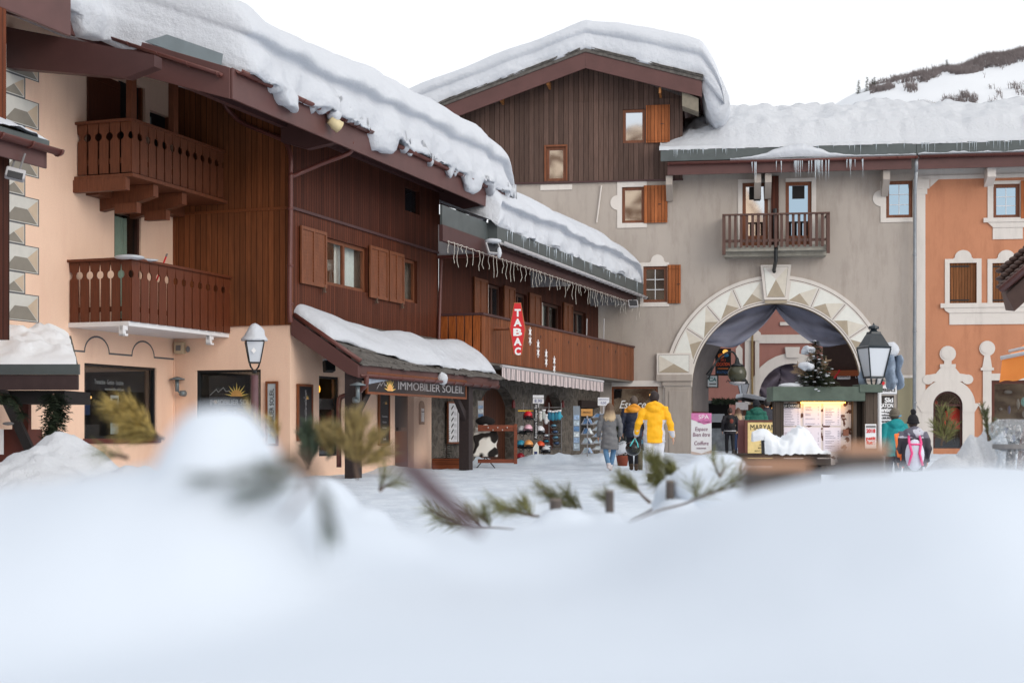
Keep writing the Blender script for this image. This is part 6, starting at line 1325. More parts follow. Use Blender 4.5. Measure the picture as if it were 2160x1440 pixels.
tag(mk('dry_grass', mb, flat('dry_grass', (150, 128, 104), .9)), 'tan dried grass plumes beside the small spruce on the cabinet', 'dried grass')
# ================================================================ signs standing about
def aboard(name, label, F, R_, o, mats, lean=.12, cat_='sign'):
    u0, u1, z0, z1 = R_; t = thing(name, label, cat_, F.p((u0+u1)/2, z0, o)); mb = MB(); mb.fb(F, u0, u1, z0, z1, o-.04, o); mk('board', mb, mats[0], t, F); return t
FS = FRONT(50.0); R_ = FS.R(1458, 871, 1501, 959); zS = gz(7, 50)
t = aboard('spa_banner', 'tall white and pink spa banner standing at the left gateway pier', FS, (R_[0], R_[1], zS, R_[3]), 0, [M['white']])
u0, u1, z0, z1 = R_; uc_ = (u0+u1)/2; pk = flat('pink_print', (205, 120, 170), .6); pl = flat('plum_print', (110, 40, 80), .6)
mb = MB(); mb.face(FS, [(u0, z1), (u1, z1), (u1, z1-.34), (uc_+.1, z1-.4), (uc_-.15, z1-.3), (u0, z1-.22)], .004); mb.face(FS, [(u0, zS), (u1, zS), (u1, zS+.18), (uc_, zS+.06), (u0, zS+.14)], .004, 1); mk('print', mb, [pk, flat('beige_print', (190, 170, 160), .6)], t, FS)
text('SPA', FS, uc_+.08, z1-.2, .006, .2, M['letters_w'], t, align='CENTER', width=.36); text('des Cimes', FS, uc_+.08, z1-.34, .006, .12, pl, t, align='CENTER', width=.42, ital=.2)
for k, (s_, w2, dz) in enumerate((('Espace', .44, .62), ('Bien être', .6, .82), ('Coiffure', .5, 1.12), ('0 479 00 00 00'[:0] or 'SAISONNIER', .34, 1.26))): text(s_, FS, uc_, z1-dz, .006, .2 if k < 3 else .07, pl, t, align='CENTER', width=w2, ital=.15 if k < 3 else 0)
FX = FRONT(40.0); R_ = FX.R(1577, 890, 1640, 955); zX = gz(7, 40); t = aboard('maryan_board', 'yellow framed board with black serif heading left of the menu cabinet', FX, (R_[0], R_[1], zX+.1, R_[3]), 0, [flat('cream_yellow', (225, 200, 138), .6)])
u0, u1, z0, z1 = R_; mb = MB(); mb.fb(FX, u0-.08, u0, zX, z1+.06, -.05, .02); mb.fb(FX, u1, u1+.06, zX, z1+.06, -.05, .02); mb.fb(FX, u0, u1, z1, z1+.06, -.05, .018); mk('frame', mb, flat('brown_red_frame', (96, 54, 46), .6), t, FX)
text('MARYAN', FX, u0+.08, z1-.22, .005, .22, M['ink'], t, width=.7); 
for k, s_ in enumerate(('Boulangerie Pâtisserie', 'Viennoiseries - Sandwichs', '', 'BAR', 'PIZZA', 'BURGERS', 'PETIT DÉJEUNER')): 
    if s_: text(s_, FX, (u0+u1)/2, z1-.32-.085*k, .005, .06, flat('brown_ink', (120, 90, 50), .6) if k < 3 else M['ink'], t, align='CENTER')
mb = MB(); mb.fb(FX, FX.u(1560), FX.u(1574), zX, FX.at(1560, 885)[1], -.3, -.24); tag(mk('brown_panel', mb, flat('plum_panel', (108, 66, 66), .6)), 'narrow plum brown panel edge left of the yellow board', 'panel')
FE = FRONT(44.0); t = aboard('ski_rental_sign', 'black ski rental list sign partly hidden behind the white pole', FE, (FE.u(1849), FE.u(1886), gz(7, 44)+.2, FE.at(0, 834)[1]), 0, [flat('black_brown', (42, 34, 32), .5)])
for s_, py, w2, c, x0 in (('Ski', 848, .28, 0, 1852), ('LOCATION', 859, .6, 0, 1842), ('Réparations', 868, .55, 0, 1845), ('Boutique', 908, .5, 0, 1845)): text(s_, FE, FE.u(1884), FE.at(0, py)[1], .006, .18 if w2 > .5 else .2, M['letters_w'], t, width=w2*.95, align='RIGHT', bold=.006)
mb = MB(); cu, cz_ = FE.at(1862, 883); mb.prism(FE, [(cu+math.cos(2*math.pi*k/20)*.36, cz_+math.sin(2*math.pi*k/20)*.19) for k in range(20)], 0, .004); mk('white_oval', mb, M['white'], t, FE)
for k, s_ in enumerate(('Snowboard', 'CHAUSSURES', 'Raquettes', 'LUGES')): text(s_, FE, FE.u(1881), FE.at(0, 877+6.5*k)[1], .006, .09, M['ink'], t, align='RIGHT', width=(.44, .5, .42, .25)[k], bold=.004)
t = thing('light_box_sign', 'white rounded light box sign above the black ski rental list', 'sign', FE.p(FE.u(1870), FE.at(0, 832)[1], 0)); mb = MB(); mb.fb(FE, FE.u(1853), FE.u(1891), FE.at(0, 832)[1], FE.at(0, 811)[1], 0, .12); mk('box', mb, M['lightgrey'], t, FE, bevel=.05); mb = MB(); mb.fb(FE, FE.u(1855), FE.u(1889), FE.at(0, 830)[1], FE.at(0, 813)[1], .12, .125); mk('face', mb, M['white'], t, FE)
text('PERIENCE', FE, FE.u(1858), FE.at(0, 826)[1], .13, .14, M['ink'], t, width=.42, bold=.004); mb = MB(); mb.tube([FE.p(FE.u(1852), FE.at(0, 820)[1], .15), FE.p(FE.u(1862), FE.at(0, 806)[1], .15)], .045, 6); mk('red_slash', mb, M['red'], t)
# signs, globe lamp and street life inside the arch
FI = FRONT(58.0); t = aboard('location_sign', 'hanging black rental sign with orange letters inside the gateway', FI, (FI.u(1509), FI.u(1542), FI.at(0, 792)[1], FI.at(0, 735)[1]), 0, [M['ink']]); cu = FI.u(1525)
text('SKI', FI, cu, FI.at(0, 762)[1], .01, .16, flat('orange_lettering', (250, 90, 40), .5), t, align='CENTER'); text('LOCATION', FI, cu, FI.at(0, 771)[1], .01, .18, flat('orange_lettering2', (250, 90, 40), .5), t, align='CENTER', width=.55, bold=.006); text('BOUTIQUE', FI, cu, FI.at(0, 787)[1], .01, .13, flat('blue_lettering', (40, 120, 190), .5), t, align='CENTER', width=.5)  # letters in plain orange and blue
mb = MB(); mb.fb(FI, FI.u(1514), FI.u(1536), FI.at(0, 778)[1], FI.at(0, 776)[1], 0, .01, 1); mb.ell(FI.p(FI.u(1521), FI.at(0, 750)[1], .02), .14, .02, .1, 10, 6, 1); mb.ell(FI.p(FI.u(1531), FI.at(0, 749)[1], .02), .13, .02, .07, 10, 6, 2); mb.ell(FI.p(FI.u(1530), FI.at(0, 742)[1], .02), .12, .02, .1, 10, 6, 3); mk('print', mb, [M['ink'], flat('orange_pr', (240, 120, 40), .5), flat('blue_pr', (60, 140, 190), .5), emit('warm_pr', (255, 190, 90), 1)], t)
t = aboard('bank_sign', 'small white bank sign with green letters in a black frame, left inside the gateway', FI, (FI.u(1491), FI.u(1511), FI.at(0, 816)[1], FI.at(0, 793)[1]), .3, [flat('pale_bank', (205, 215, 220), .5)]); text('CA', FI, FI.u(1493), FI.at(0, 804)[1], .31, .2, flat('teal_ink', (0, 110, 110), .5), t, width=.3, ital=.2, bold=.006)
mb = MB(); mb.fb(FI, FI.u(1488.5), FI.u(1513), FI.at(0, 793)[1], FI.at(0, 791)[1], .25, .33); mb.fb(FI, FI.u(1511), FI.u(1513), FI.at(0, 818)[1], FI.at(0, 793)[1], .25, .33); mb.fb(FI, FI.u(1489), FI.u(1511), FI.at(0, 818)[1], FI.at(0, 816)[1], .25, .33); mb.fb(FI, FI.u(1494), FI.u(1508), FI.at(0, 811)[1], FI.at(0, 809)[1], .3, .31); mk('frame', mb, M['ink'], t, FI)
YL = 51.0; s_ = YL/FP; gc = W(1555, 788, YL); t = thing('globe_lamp', 'hanging globe lamp on a curved black bracket at the left of the archway', 'lamp', gc-V((0, 0, .5)))
mb = MB(); mb.ell(gc, 20*s_, 20*s_, 20*s_, 20, 14); gb = base('smoked_globe', lin((70, 70, 55)), .12); mk('globe', mb, gb, t, smooth=True)
mb = MB(); mb.lathe(gc+V((0, 0, 15*s_)), [(.24, 0), (.26, .04), (.1, .12), (.05, .3), (.02, .34)], 14); 
P = [W(x, y, YL+.3*(1-i/6)) for i, (x, y) in enumerate(((1494, 800), (1504, 775), (1516, 757), (1532, 744), (1545, 742), (1553, 752), (1555, 768)))]; mb.tube(cat([tuple(p) for p in P], 24), .035, 7); mb.tube([W(1490, 790, YL+.3), W(1512, 762, YL+.2)], .03, 6)
for a in range(6): an = a*math.pi/3; d = V((math.cos(an), math.sin(an), 0)); mb.tube([gc+d*.2+V((0, 0, -.38)), gc+d*.34+V((0, 0, -.22)), gc+d*.38+V((0, 0, -.3))], .02, 5)
mk('bracket', mb, M['black'], t, smooth=True); mb = MB(); mb.lathe(gc+V((0, 0, -.42)), [(.08, 0), (.26, .06), (.3, .12), (.28, .13)], 16); mk('lower_ring', mb, M['lightgrey'], t, smooth=True)
Y2 = 63.0; g2 = W(1568, 905, Y2); t = thing('street_lamp', 'small far street lamp in the lane beyond the gateway', 'street lamp', (g2.x, Y2, .14)); lantern(t, (g2.x, Y2, CH+(HZ-831)*Y2/FP), .85, M['black'], False); mb = MB(); mb.tube([V((g2.x, Y2, .1)), V((g2.x, Y2, CH+(HZ-838)*Y2/FP))], .07, 8); mk('pole', mb, M['black'], t)
Y3 = 61.0; FT_ = FRONT(Y3); t = thing('market_stall', 'small brown stall with a snow-covered roof beyond the gateway', 'stall', FT_.p(FT_.u(1592), .14, 0)); mb = MB(); mb.fb(FT_, FT_.u(1568), FT_.u(1616), .14, FT_.at(0, 853)[1], -1.5, 0); mk('body', mb, flat('stall_wood', (98, 62, 44), .7), t, FT_); mb = MB(); mb.prism(FT_, [(FT_.u(1564), FT_.at(0, 838)[1]), (FT_.u(1620), FT_.at(0, 847)[1]), (FT_.u(1620), FT_.at(0, 841)[1]), (FT_.u(1590), FT_.at(0, 832)[1]), (FT_.u(1566), FT_.at(0, 829)[1])], -1.7, .2); mk('roof_snow', mb, M['snow'], t, FT_, bevel=.05); mb = MB(); mb.prism(FT_, [(FT_.u(1564), FT_.at(0, 841)[1]), (FT_.u(1620), FT_.at(0, 850)[1]), (FT_.u(1620), FT_.at(0, 847)[1]), (FT_.u(1564), FT_.at(0, 838)[1])], -1.7, .2); mk('roof', mb, M['dark'], t, FT_)
t = aboard('scroll_sign', 'small white scalloped sign hanging beyond the gateway left of the green jacket', FRONT(56), (FRONT(56).u(1552), FRONT(56).u(1578), FRONT(56).at(0, 864)[1], FRONT(56).at(0, 848)[1]), 0, [M['lightgrey']])
FZ = FRONT(60.0); t = thing('terrace_shelter', 'dark terrace shelter with green garland beyond the left gateway pier', 'shelter', FZ.p(FZ.u(1525), .14, 0)); mb = MB(); mb.fb(FZ, FZ.u(1500), FZ.u(1552), .14, FZ.at(0, 846)[1], -2, -1.8); mb.fb(FZ, FZ.u(1500), FZ.u(1556), FZ.at(0, 850)[1], FZ.at(0, 844)[1], -1.8, .1); mk('frame', mb, M['dark'], t, FZ)
mb = MB(); mb.fb(FZ, FZ.u(1500), FZ.u(1535), FZ.at(0, 890)[1], FZ.at(0, 872)[1], -1, -.9); mb.fb(FZ, FZ.u(1498), FZ.u(1548), FZ.at(0, 957)[1], FZ.at(0, 903)[1], -.2, -.1, 1); mk('wind_screen', mb, [M['snow'], flat('printed_screen', (150, 155, 160), .7, .4, 3)], t, FZ)
mb = MB(); rg = random.Random(3)
for q in range(260): c = FZ.p(FZ.u(1500+rg.random()*52), FZ.at(0, 842+rg.random()*8)[1], .12+rg.random()*.2); d = V((rg.uniform(-1, 1), rg.uniform(-1, 0), rg.uniform(-1, 1)))*.14; mb.add([c, c+d, c+V((d.z, d.y, -d.x))*.4], [(0, 1, 2)])
mk('garland', mb, mneed_d, t)
# ================================================================ goods in front of the shop
YR = 41.6; sR = YR/FP; FG = Fac(W(1118, 0, YR).x, YR, 1, -.05); gg = lambda px, py, o=0: FG.at(px, py, o); gzr = CH+(HZ-984)*sR
t = thing('display_rack', 'wire display rack for helmets and gloves in front of the stone wall', 'rack', FG.p(0, 0, 0)); mb = MB()
for px in (1104, 1121, 1138, 1158, 1184):
    u = gg(px, 900)[0]; mb.tube([FG.p(u, gzr, 0), FG.p(u, gg(0, 850)[1], 0)], .012, 5)
for py in (860, 885, 915, 945, 978): mb.tube([FG.p(gg(1100, 0)[0], gg(0, py)[1], -.05), FG.p(gg(1184, 0)[0], gg(0, py)[1], -.05)], .012, 5)
mb.tube([FG.p(gg(1093, 0)[0], gg(0, 867)[1], .1), FG.p(gg(1126, 0)[0], gg(0, 867)[1], .1)], .02, 6, 1)
mk('wire_frame', mb, [M['grey'], flat('yellow_hook', (235, 190, 50), .5)], t)
def helmet(px, py, col, label, dx=0, o=.1, vis=True, rz=0):
    u, z = gg(px, py, o); c = FG.p(u, z, o); t = thing('ski_helmet', label, 'helmet', c-V((0, 0, .13)), 'ski helmets on the display rack'); k = .148; mb = MB(); cm = flat('helmet_shell_%d' % px, col, .3, .05); vs = []; nu, nv = 18, 9
    for j in range(nv+1):
        ph = math.pi*.5*(1-j/nv*1.28)
        for i in range(nu): th = 2*math.pi*i/nu; front = max(0, -math.sin(th)); r = math.cos(ph); zz = math.sin(ph); 
        vs += [c+V((math.cos(2*math.pi*i/nu)*math.cos(ph)*k*.92, math.sin(2*math.pi*i/nu)*math.cos(ph)*k*1.1, max(math.sin(ph), -.42+.32*max(0, -math.sin(2*math.pi*i/nu)))*k)) for i in range(nu)]
    mb.add(vs, [(j*nu+i, (j+1)*nu+i, (j+1)*nu+(i+1) % nu, j*nu+(i+1) % nu) for j in range(nv) for i in range(nu)]); sh_ = mk('shell', mb, cm, t, smooth=True); sh_.modifiers.new('s', 'SOLIDIFY').thickness = .015
    mb = MB(); mb.ell(c+V((0, .01, -.02)), k*.78, k*.9, k*.62, 12, 8); mb.tube([c+V((-.11, 0, -.05)), c+V((0, -.03, -.2)), c+V((.11, 0, -.05))], .01, 5); mb.ell(c+V((-.125, 0, -.06)), .02, .05, .06, 8, 6); mb.ell(c+V((.125, 0, -.06)), .02, .05, .06, 8, 6); mk('lining', mb, M['ink'], t, smooth=True)
    if vis: mb = MB(); mb.tube([c+V((math.sin(a)*k*.9, -math.cos(a)*k*1.08, .0)) for a in [(-1.3+.26*i) for i in range(11)]], [(.028, .012)]*11, 8); mk('goggle_band', mb, M['blackp'], t)
    return t
H_ = [(1114, 877, (200, 30, 45), 'red helmet at the top of the front helmet column'), (1114, 905, (235, 185, 200), 'pink helmet in the front column under the red one'), (1115, 938, (240, 165, 95), 'orange helmet in the middle of the front column'), (1115, 969, (165, 168, 172), 'grey helmet at the foot of the front column'), (1101, 908, (210, 212, 215), 'white helmet peeking out left of the pink one'), (1139, 908, (228, 228, 232), 'white helmet right of the upright black banner'), (1140, 940, (225, 85, 45), 'red orange helmet right of the upright black banner'), (1142, 970, (110, 60, 165), 'violet helmet near the ground beside the banner'), (1151, 948, (205, 208, 212), 'pale grey helmet above the violet one, at its right'), (1099, 938, (60, 150, 180), 'turquoise helmet left of the orange one'), (1098, 965, (150, 30, 45), 'dark red helmet low at the left edge of the rack')]
for h in H_: helmet(h[0], h[1], h[2], h[3], o=.12 if h[0] in (1114, 1115) else 0)
def goggles(px, py, col, label, o=.05):
    u, z = gg(px, py, o); c = FG.p(u, z, o); t = thing('ski_goggles', label, 'goggles', c, 'goggles hanging on the display rack'); mb = MB(); mb.ell(c, .1, .04, .05, 12, 7); mk('frame', mb, M['ink'], t, smooth=True); mb = MB(); mb.ell(c+V((0, -.015, 0)), .085, .035, .038, 12, 7); mk('lens', mb, base('lens_%d_%d' % (px, py), lin(col), .1, .6), t, smooth=True); mb = MB(); mb.tube([c+V((-.1, 0, 0)), c+V((-.05, .1, -.08)), c+V((.05, .1, -.08)), c+V((.1, 0, 0))], .015, 5); mk('strap', mb, M['grey'], t)
cols = [(90, 130, 150), (170, 175, 180), (60, 80, 110), (40, 110, 130)]; pos = ['topmost pair', 'second row, left pair', 'second row, right pair', 'third row, left pair', 'third row, right pair', 'fourth row, left pair', 'fourth row, right pair', 'bottom row, left pair', 'bottom row, middle pair', 'bottom row, right pair', 'lowest right pair by the snow']
for i, (px, py) in enumerate(((1168, 897), (1152, 918), (1171, 910), (1152, 930), (1172, 922), (1156, 941), (1174, 934), (1160, 966), (1168, 975), (1176, 966), (1155, 978))): goggles(px, py, cols[i % 4], 'ski goggles at the right of the rack, ' + pos[i])
def mitten(px, py, col, label, group='gloves on the display rack'):
    u, z = gg(px, py, .08); c = FG.p(u, z, .08); t = thing('mitten', label, 'mitten', c-V((0, 0, .14)), group); mb = MB(); mb.tube([c+V((0, 0, .12)), c+V((0, 0, .06)), c, c+V((0, 0, -.08)), c+V((0, 0, -.14))], [(.045, .03), (.04, .03), (.06, .035), (.058, .035), (.03, .02)], 10); mb.tube([c+V((.03, 0, 0)), c+V((.075, 0, -.04)), c+V((.08, 0, -.07))], [.03, .025, .015], 8); mk('hand', mb, flat('mitt_%d_%d' % (px, py), col, .7), t, smooth=True); mb = MB(); mb.tube([c+V((0, 0, .1)), c+V((0, 0, .15))], [(.055, .04), (.058, .042)], 10); mk('cuff', mb, M['white'], t, smooth=True)
for i, (px, py, c, l) in enumerate(((1159, 876, (35, 100, 130), 'dark teal mitten, leftmost of the teal row'), (1166, 877, (45, 125, 150), 'teal mitten, second of the teal row'), (1173, 876, (40, 115, 140), 'teal mitten, third of the teal row'), (1180, 875, (60, 160, 185), 'bright turquoise mitten at the right end of its row'), (1140, 878, (205, 205, 200), 'white patterned mitten right of the black banner'), (1147, 874, (180, 185, 180), 'light grey mitten between white and teal ones'), (1152, 884, (215, 215, 215), 'white mitten just left of the teal row'))): mitten(px, py, c, l)
mb = MB(); u0, u1 = gg(1126, 0)[0], gg(1135, 0)[0]; t = thing('upright_banner', 'narrow black banner with white upright lettering amid the helmets', 'banner', FG.p(u0, gg(0, 925)[1], .2)); mb.fb(FG, u0, u1, gg(0, 926)[1], gg(0, 852)[1], .2, .22); mk('board', mb, M['ink'], t, FG); text('Accessoire Casque Ski', FG, (u0+u1)/2+.04, gg(0, 924)[1], .222, .1, M['letters_w'], t, width=.98, rot=math.pi/2)
t = thing('snowboard', 'small yellow and white child snowboard leaning under the black banner', 'snowboard', FG.p(u0, gzr, .2)); mb = MB(); P = [(u0-.02, gzr+.06), (u0+.03, gzr), (u1, gzr), (u1+.03, gzr+.08), (u1+.03, gzr+.6), ((u0+u1)/2+.03, gzr+.72), (u0-.02, gzr+.55)]; mb.prism(FG, P, .2, .23); mk('deck', mb, flat('white_deck', (225, 225, 215), .4), t, FG, bevel=.004); mb = MB(); mb.fb(FG, u0, u1-.03, gzr+.08, gzr+.3, .231, .24); mb.fb(FG, u0+.02, u1-.02, gzr+.35, gzr+.45, .231, .24, 1); mk('print', mb, [flat('yellow_pr', (220, 190, 60), .5), flat('navy_pr', (50, 60, 110), .5)], t, FG)
def placard(px0, px1, y0, y1, Y, label, lines, pole=None, col='white'):
    F = FRONT(Y); R_ = F.R(px0, y0, px1, y1); t = thing('price_placard', label, 'placard', F.p((R_[0]+R_[1])/2, R_[2], 0)); mb = MB(); mb.fb(F, R_[0], R_[1], R_[2], R_[3], -.02, 0); mk('card', mb, M[col] if isinstance(col, str) else col, t, F)
    for s_, f, sz_, c in lines: text(s_, F, (R_[0]+R_[1])/2, R_[2]+(R_[3]-R_[2])*f, .004, sz_, c, t, align='CENTER')
    mb = MB(); mb.tube([F.p((R_[0]+R_[1])/2, R_[2], -.03), F.p((R_[0]+R_[1])/2, F.at(0, pole or y1+8)[1], -.03)], .02, 6); mk('pole', mb, M['lightgrey'], t); return t
inkb = flat('navy_ink', (50, 60, 120), .6)
placard(1124, 1147, 833, 851, 41.4, 'white price placard above the helmet rack', [('LUNETTES SOLAIRES', .6, .035, M['grey']), ('8,90', .15, .13, inkb)])
x = placard(1261, 1285, 838, 855, 40.2, 'white placard with navy print on a pole left of the blonde woman', [('CARTE POSTALE', .7, .038, inkb), ('0,50', .2, .09, inkb)], 895)
placard(1226, 1250, 862, 877, 41.0, 'orange cardboard card on top of the metal postcard spinner', [('PROMO', .4, .06, M['ink'])], col=flat('orange_card', (205, 150, 85), .7))
pc = [flat('postcard_%d' % i, c, .4, .5, 14) for i, c in enumerate(((150, 175, 205), (205, 215, 225), (90, 125, 165), (175, 190, 200)))]
def spinner(px, Y, y0, y1, wpx, label, tiers, cards=True):
    b = W(px, 0, Y); s_ = Y/FP; z0, z1 = CH+(HZ-y1)*s_, CH+(HZ-y0)*s_; t = thing('postcard_spinner', label, 'postcard rack', (b.x, Y, z0)); mb = MB(); mb.tube([V((b.x, Y, z0)), V((b.x, Y, z1))], .018, 6); r = wpx*s_/2; rg = random.Random(int(px))
    for k in range(tiers):
        zz = z0+(z1-z0)*(k+.6)/(tiers+.2); h = (z1-z0)/tiers*.62
        for a in range(4):
            an = math.pi/4+a*math.pi/2+.2; d = V((math.cos(an), math.sin(an), 0)); q = V((-d.y, d.x, 0)); c = V((b.x, Y, zz))
            for sg in (-1, 1): mb.tube([c+d*.04+q*sg*r*.45+V((0, 0, h*.5)), c+d*r+q*sg*r*.45+V((0, 0, -h*.5))], .008, 4)
            mb.tube([c+d*r+q*r*.45+V((0, 0, -h*.5)), c+d*r-q*r*.45+V((0, 0, -h*.5))], .008, 4)
    mk('wire_frame', mb, M['lightgrey'], t)
    for k in range(tiers):
        zz = z0+(z1-z0)*(k+.6)/(tiers+.2); h = (z1-z0)/tiers*.62
        for a in range(4):
            an = math.pi/4+a*math.pi/2+.2; d = V((math.cos(an), math.sin(an), 0)); q = V((-d.y, d.x, 0)); c = V((b.x, Y, zz)); m2 = MB(); A, B = c+d*.06+V((0, 0, h*.45)), c+d*(r-.02)+V((0, 0, -h*.4)); m2.quad(A-q*r*.4, A+q*r*.4, B+q*r*.4, B-q*r*.4); mk('postcards', m2, pc[rg.randint(0, 3)], t)
spinner(1239, 41, 876, 962, 24, 'open metal postcard spinner under the orange card', 4)
spinner(1266, 39.8, 868, 952, 34, 'full postcard spinner just left of the blonde woman', 6)
F_ = FRONT(43.0); t = thing('postcard_rack', 'tall narrow panel of blue postcards hung on the stone wall by the spinner', 'postcard rack', F_.p(F_.u(1216), 0, 0)); mb = MB(); mb.fb(F_, F_.u(1209), F_.u(1223), F_.at(0, 950)[1], F_.at(0, 856)[1], 0, .04); mk('panel', mb, flat('panel_grey', (130, 140, 150), .6), t, F_)
for k in range(6): mb = MB(); zz = F_.at(0, 880+12*k)[1]; mb.fb(F_, F_.u(1210.5), F_.u(1221.5), zz-.07, zz+.07, .04, .05); mk('postcards', mb, pc[(k*3) % 4], t, F_)
F_ = FRONT(39.2); t = thing('postcard_rack', 'small postcard holder beside the dark porch post at the shop door', 'postcard rack', F_.p(F_.u(1013), 1, 0)); mb = MB(); mb.fb(F_, F_.u(1008), F_.u(1020), F_.at(0, 880)[1], F_.at(0, 845)[1], 0, .05); mk('panel', mb, M['lightgrey'], t, F_)
for k in range(3): mb = MB(); zz = F_.at(0, 858+9*k)[1]; mb.fb(F_, F_.u(1009), F_.u(1019), zz-.045, zz+.045, .05, .06); mk('postcards', mb, pc[k], t, F_)
# wooden rail rack, hide chair, toys basket
F_ = FRONT(38.6); t = thing('wooden_rail', 'red brown wooden rail rack with pegs beside the shop door', 'rack', F_.p(F_.u(1050), 0, 0)); rw = woody('rail_wood', (126, 62, 36), .5, .25, 'x'); a, b = F_.u(1008), F_.u(1091)
mb = MB(); mb.fb(F_, a, b, F_.at(0, 909)[1], F_.at(0, 896)[1], -.03, .03); mb.fb(F_, a, b, F_.at(0, 976)[1], F_.at(0, 968)[1], -.03, .03); mk('rail', mb, rw, t, F_, bevel=.005)
for px in (1084,): mb = MB(); mb.fb(F_, F_.u(px), F_.u(px+7), F_.at(0, 978)[1], F_.at(0, 894)[1], -.05, .05); mk('upright', mb, rw, t, F_, bevel=.005)
mb = MB()
for k in range(5): mb.tube([F_.p(F_.u(1030+10*k), F_.at(0, 902+k % 2*5)[1], .03), F_.p(F_.u(1030+10*k), F_.at(0, 901+k % 2*5)[1], .1)], .014, 6)
mk('peg', mb, M['cream_trim'], t)
F_ = FRONT(38.9); c = F_.u(1025); t = thing('hide_chair', 'cow hide butterfly chair with black and white fur behind the wooden rail', 'chair', F_.p(c, 0, 0)); hide = base('cow_hide', (.7, .68, .65), .9); n = N_(hide); tc = n.n('ShaderNodeTexCoord'); f = n.noise(n.co('Object', 1, .01, 1), 2.6, 1, .4); n.l(n.ramp(f, .5, .54, lin((220, 216, 208)), lin((30, 24, 22))), n.b.inputs['Base Color'])
mb = MB(); vs = []
for i in range(13):
    for j in range(13): a, b = i/12-.5, j/12; vs.append(F_.p(c+a*(.62+.06*math.sin(b*12)), .32+b*.82+.05*math.cos(a*8)*b, .35*(1-b)+.12*math.cos(a*3)-.2*b*0+.25*(a*a)*2))
mb.add(vs, [(i*13+j, (i+1)*13+j, (i+1)*13+j+1, i*13+j+1) for i in range(12) for j in range(12)]); mk('hide_seat', mb, hide, t, smooth=True).modifiers.new('s', 'SOLIDIFY').thickness = .03
for sg in (-1, 1): mb = MB(); mb.tube([F_.p(c+sg*.25, 0, .3), F_.p(c-sg*.05, .35, .1), F_.p(c-sg*.28, .9, -.1)], .014, 6); mk('leg', mb, M['black'], t)
mb = MB(); mb.ell(F_.p(c, 1.28, -.1), .28, .12, .13, 14, 8, nz=.4); mk('fur_throw', mb, flat('black_fur', (28, 24, 24), .95, .4, 30, .5), t, smooth=True)
F_ = Fac(*FB.p(FB.u(912, .3), 0, .35).xy, 1, .1); a, b = F_.u(912), F_.u(972); t = thing('planter', 'long red brown wooden planter beneath the price boards', 'planter', F_.p((a+b)/2, 0, 0)); mb = MB(); mb.fb(F_, a, b, -.05, .28, -.3, 0); mk('box', mb, planks('planter_boards', (130, 70, 42), .12, .2, .7, .05, True), t, F_, bevel=.01); mb = MB(); mb.fb(F_, a+.03, b-.03, .27, .29, -.28, -.02); mk('soil', mb, M['dark'], t)
random.seed(31); spruce('conifer', 'slim dark green cone-shaped conifer growing in the wooden planter', 'shrub', F_.p(F_.u(943), .28, -.15), 1.08, .19, 22, mneed_d, 0, leaf=.07, dens=15, lift=.02)
t = framed(FB, FB.R(944, 850, 982, 932, .05), .05, 'white rental price boards covered with small ski pictures above the planter', [M['white'], M['frame']], 'price board', 'price_board'); R_ = FB.R(944, 850, 982, 932, .05); mb = MB()
for i in range(2):
    for j in range(6):
        cu, cz_ = R_[0]+(R_[1]-R_[0])*(.2+.5*i), R_[3]-.12-(R_[3]-R_[2])*.155*j; strip(mb, FB, [(cu-.07, cz_-.04), (cu+.07, cz_+.05)], .05, .086); 
        for q in range(3): mb.face(FB, [(cu+.12, cz_-.03+q*.03), (cu+.32, cz_-.03+q*.03), (cu+.32, cz_-.022+q*.03), (cu+.12, cz_-.022+q*.03)], .087, 1)
mk('pictures', mb, [M['ink'], M['grey']], t, FB); mb = MB(); um = (R_[0]+R_[1])/2; mb.fb(FB, um-.02, um+.02, R_[2], R_[3], .08, .09); mk('divider', mb, M['grey'], t, FB)
mb = MB(); u = U(1183, .3); 
for k, (px, z) in enumerate(((1059, 2.0), (1180, 2.0))): pass
for lab, px in (('small red lantern on the stone wall left of the helmets', 1083), ('small red lantern on the stone pier right of the helmets', 1187)):
    q = FB.p(*FB.at(px, 852, .1), .1); t = thing('wall_lantern', lab, 'lantern', q-V((0, 0, .12)), 'red lanterns on the stone wall'); mb = MB(); mb.lathe(q-V((0, 0, .12)), [(.05, 0), (.06, .04), (.05, .2), (.01, .26)], 8); mk('body', mb, flat('dull_red', (110, 40, 42), .5), t); mb = MB(); mb.tube([q+V((0, 0, .14)), q+V((.1, .1, .2))], .012, 5); mk('hook', mb, M['black'], t)
# potted shrub and toy heap behind the woman
for k, (px, py, Y, lab) in enumerate(((1313, 960, 40, 'small snow-covered potted shrub behind the blonde woman'),)):
    b = W(px, 0, Y); t = thing('potted_shrub', lab, 'potted plant', (b.x, Y, 0)); mb = MB(); mb.lathe((b.x, Y, 0), [(.13, 0), (.18, .3), (.19, .31)], 12); mk('pot', mb, flat('terracotta', (140, 70, 50), .8), t, smooth=True); mb = MB(); mb.ell((b.x, Y, .5), .26, .22, .22, 12, 8, nz=.5); mk('snow_load', mb, M['snow'], t, smooth=True); mb = MB(); rg = random.Random(9)
    for q in range(500): d = V((rg.gauss(0, 1), rg.gauss(0, 1), rg.gauss(0, 1))).normalized(); c = V((b.x, Y, .75))+V((d.x*.25, d.y*.2, d.z*.45)); e = c+d*.07; mb.add([c, e, c+V((d.z, d.x, d.y))*.04], [(0, 1, 2)])
    mk('foliage', mb, mneed_d, t)
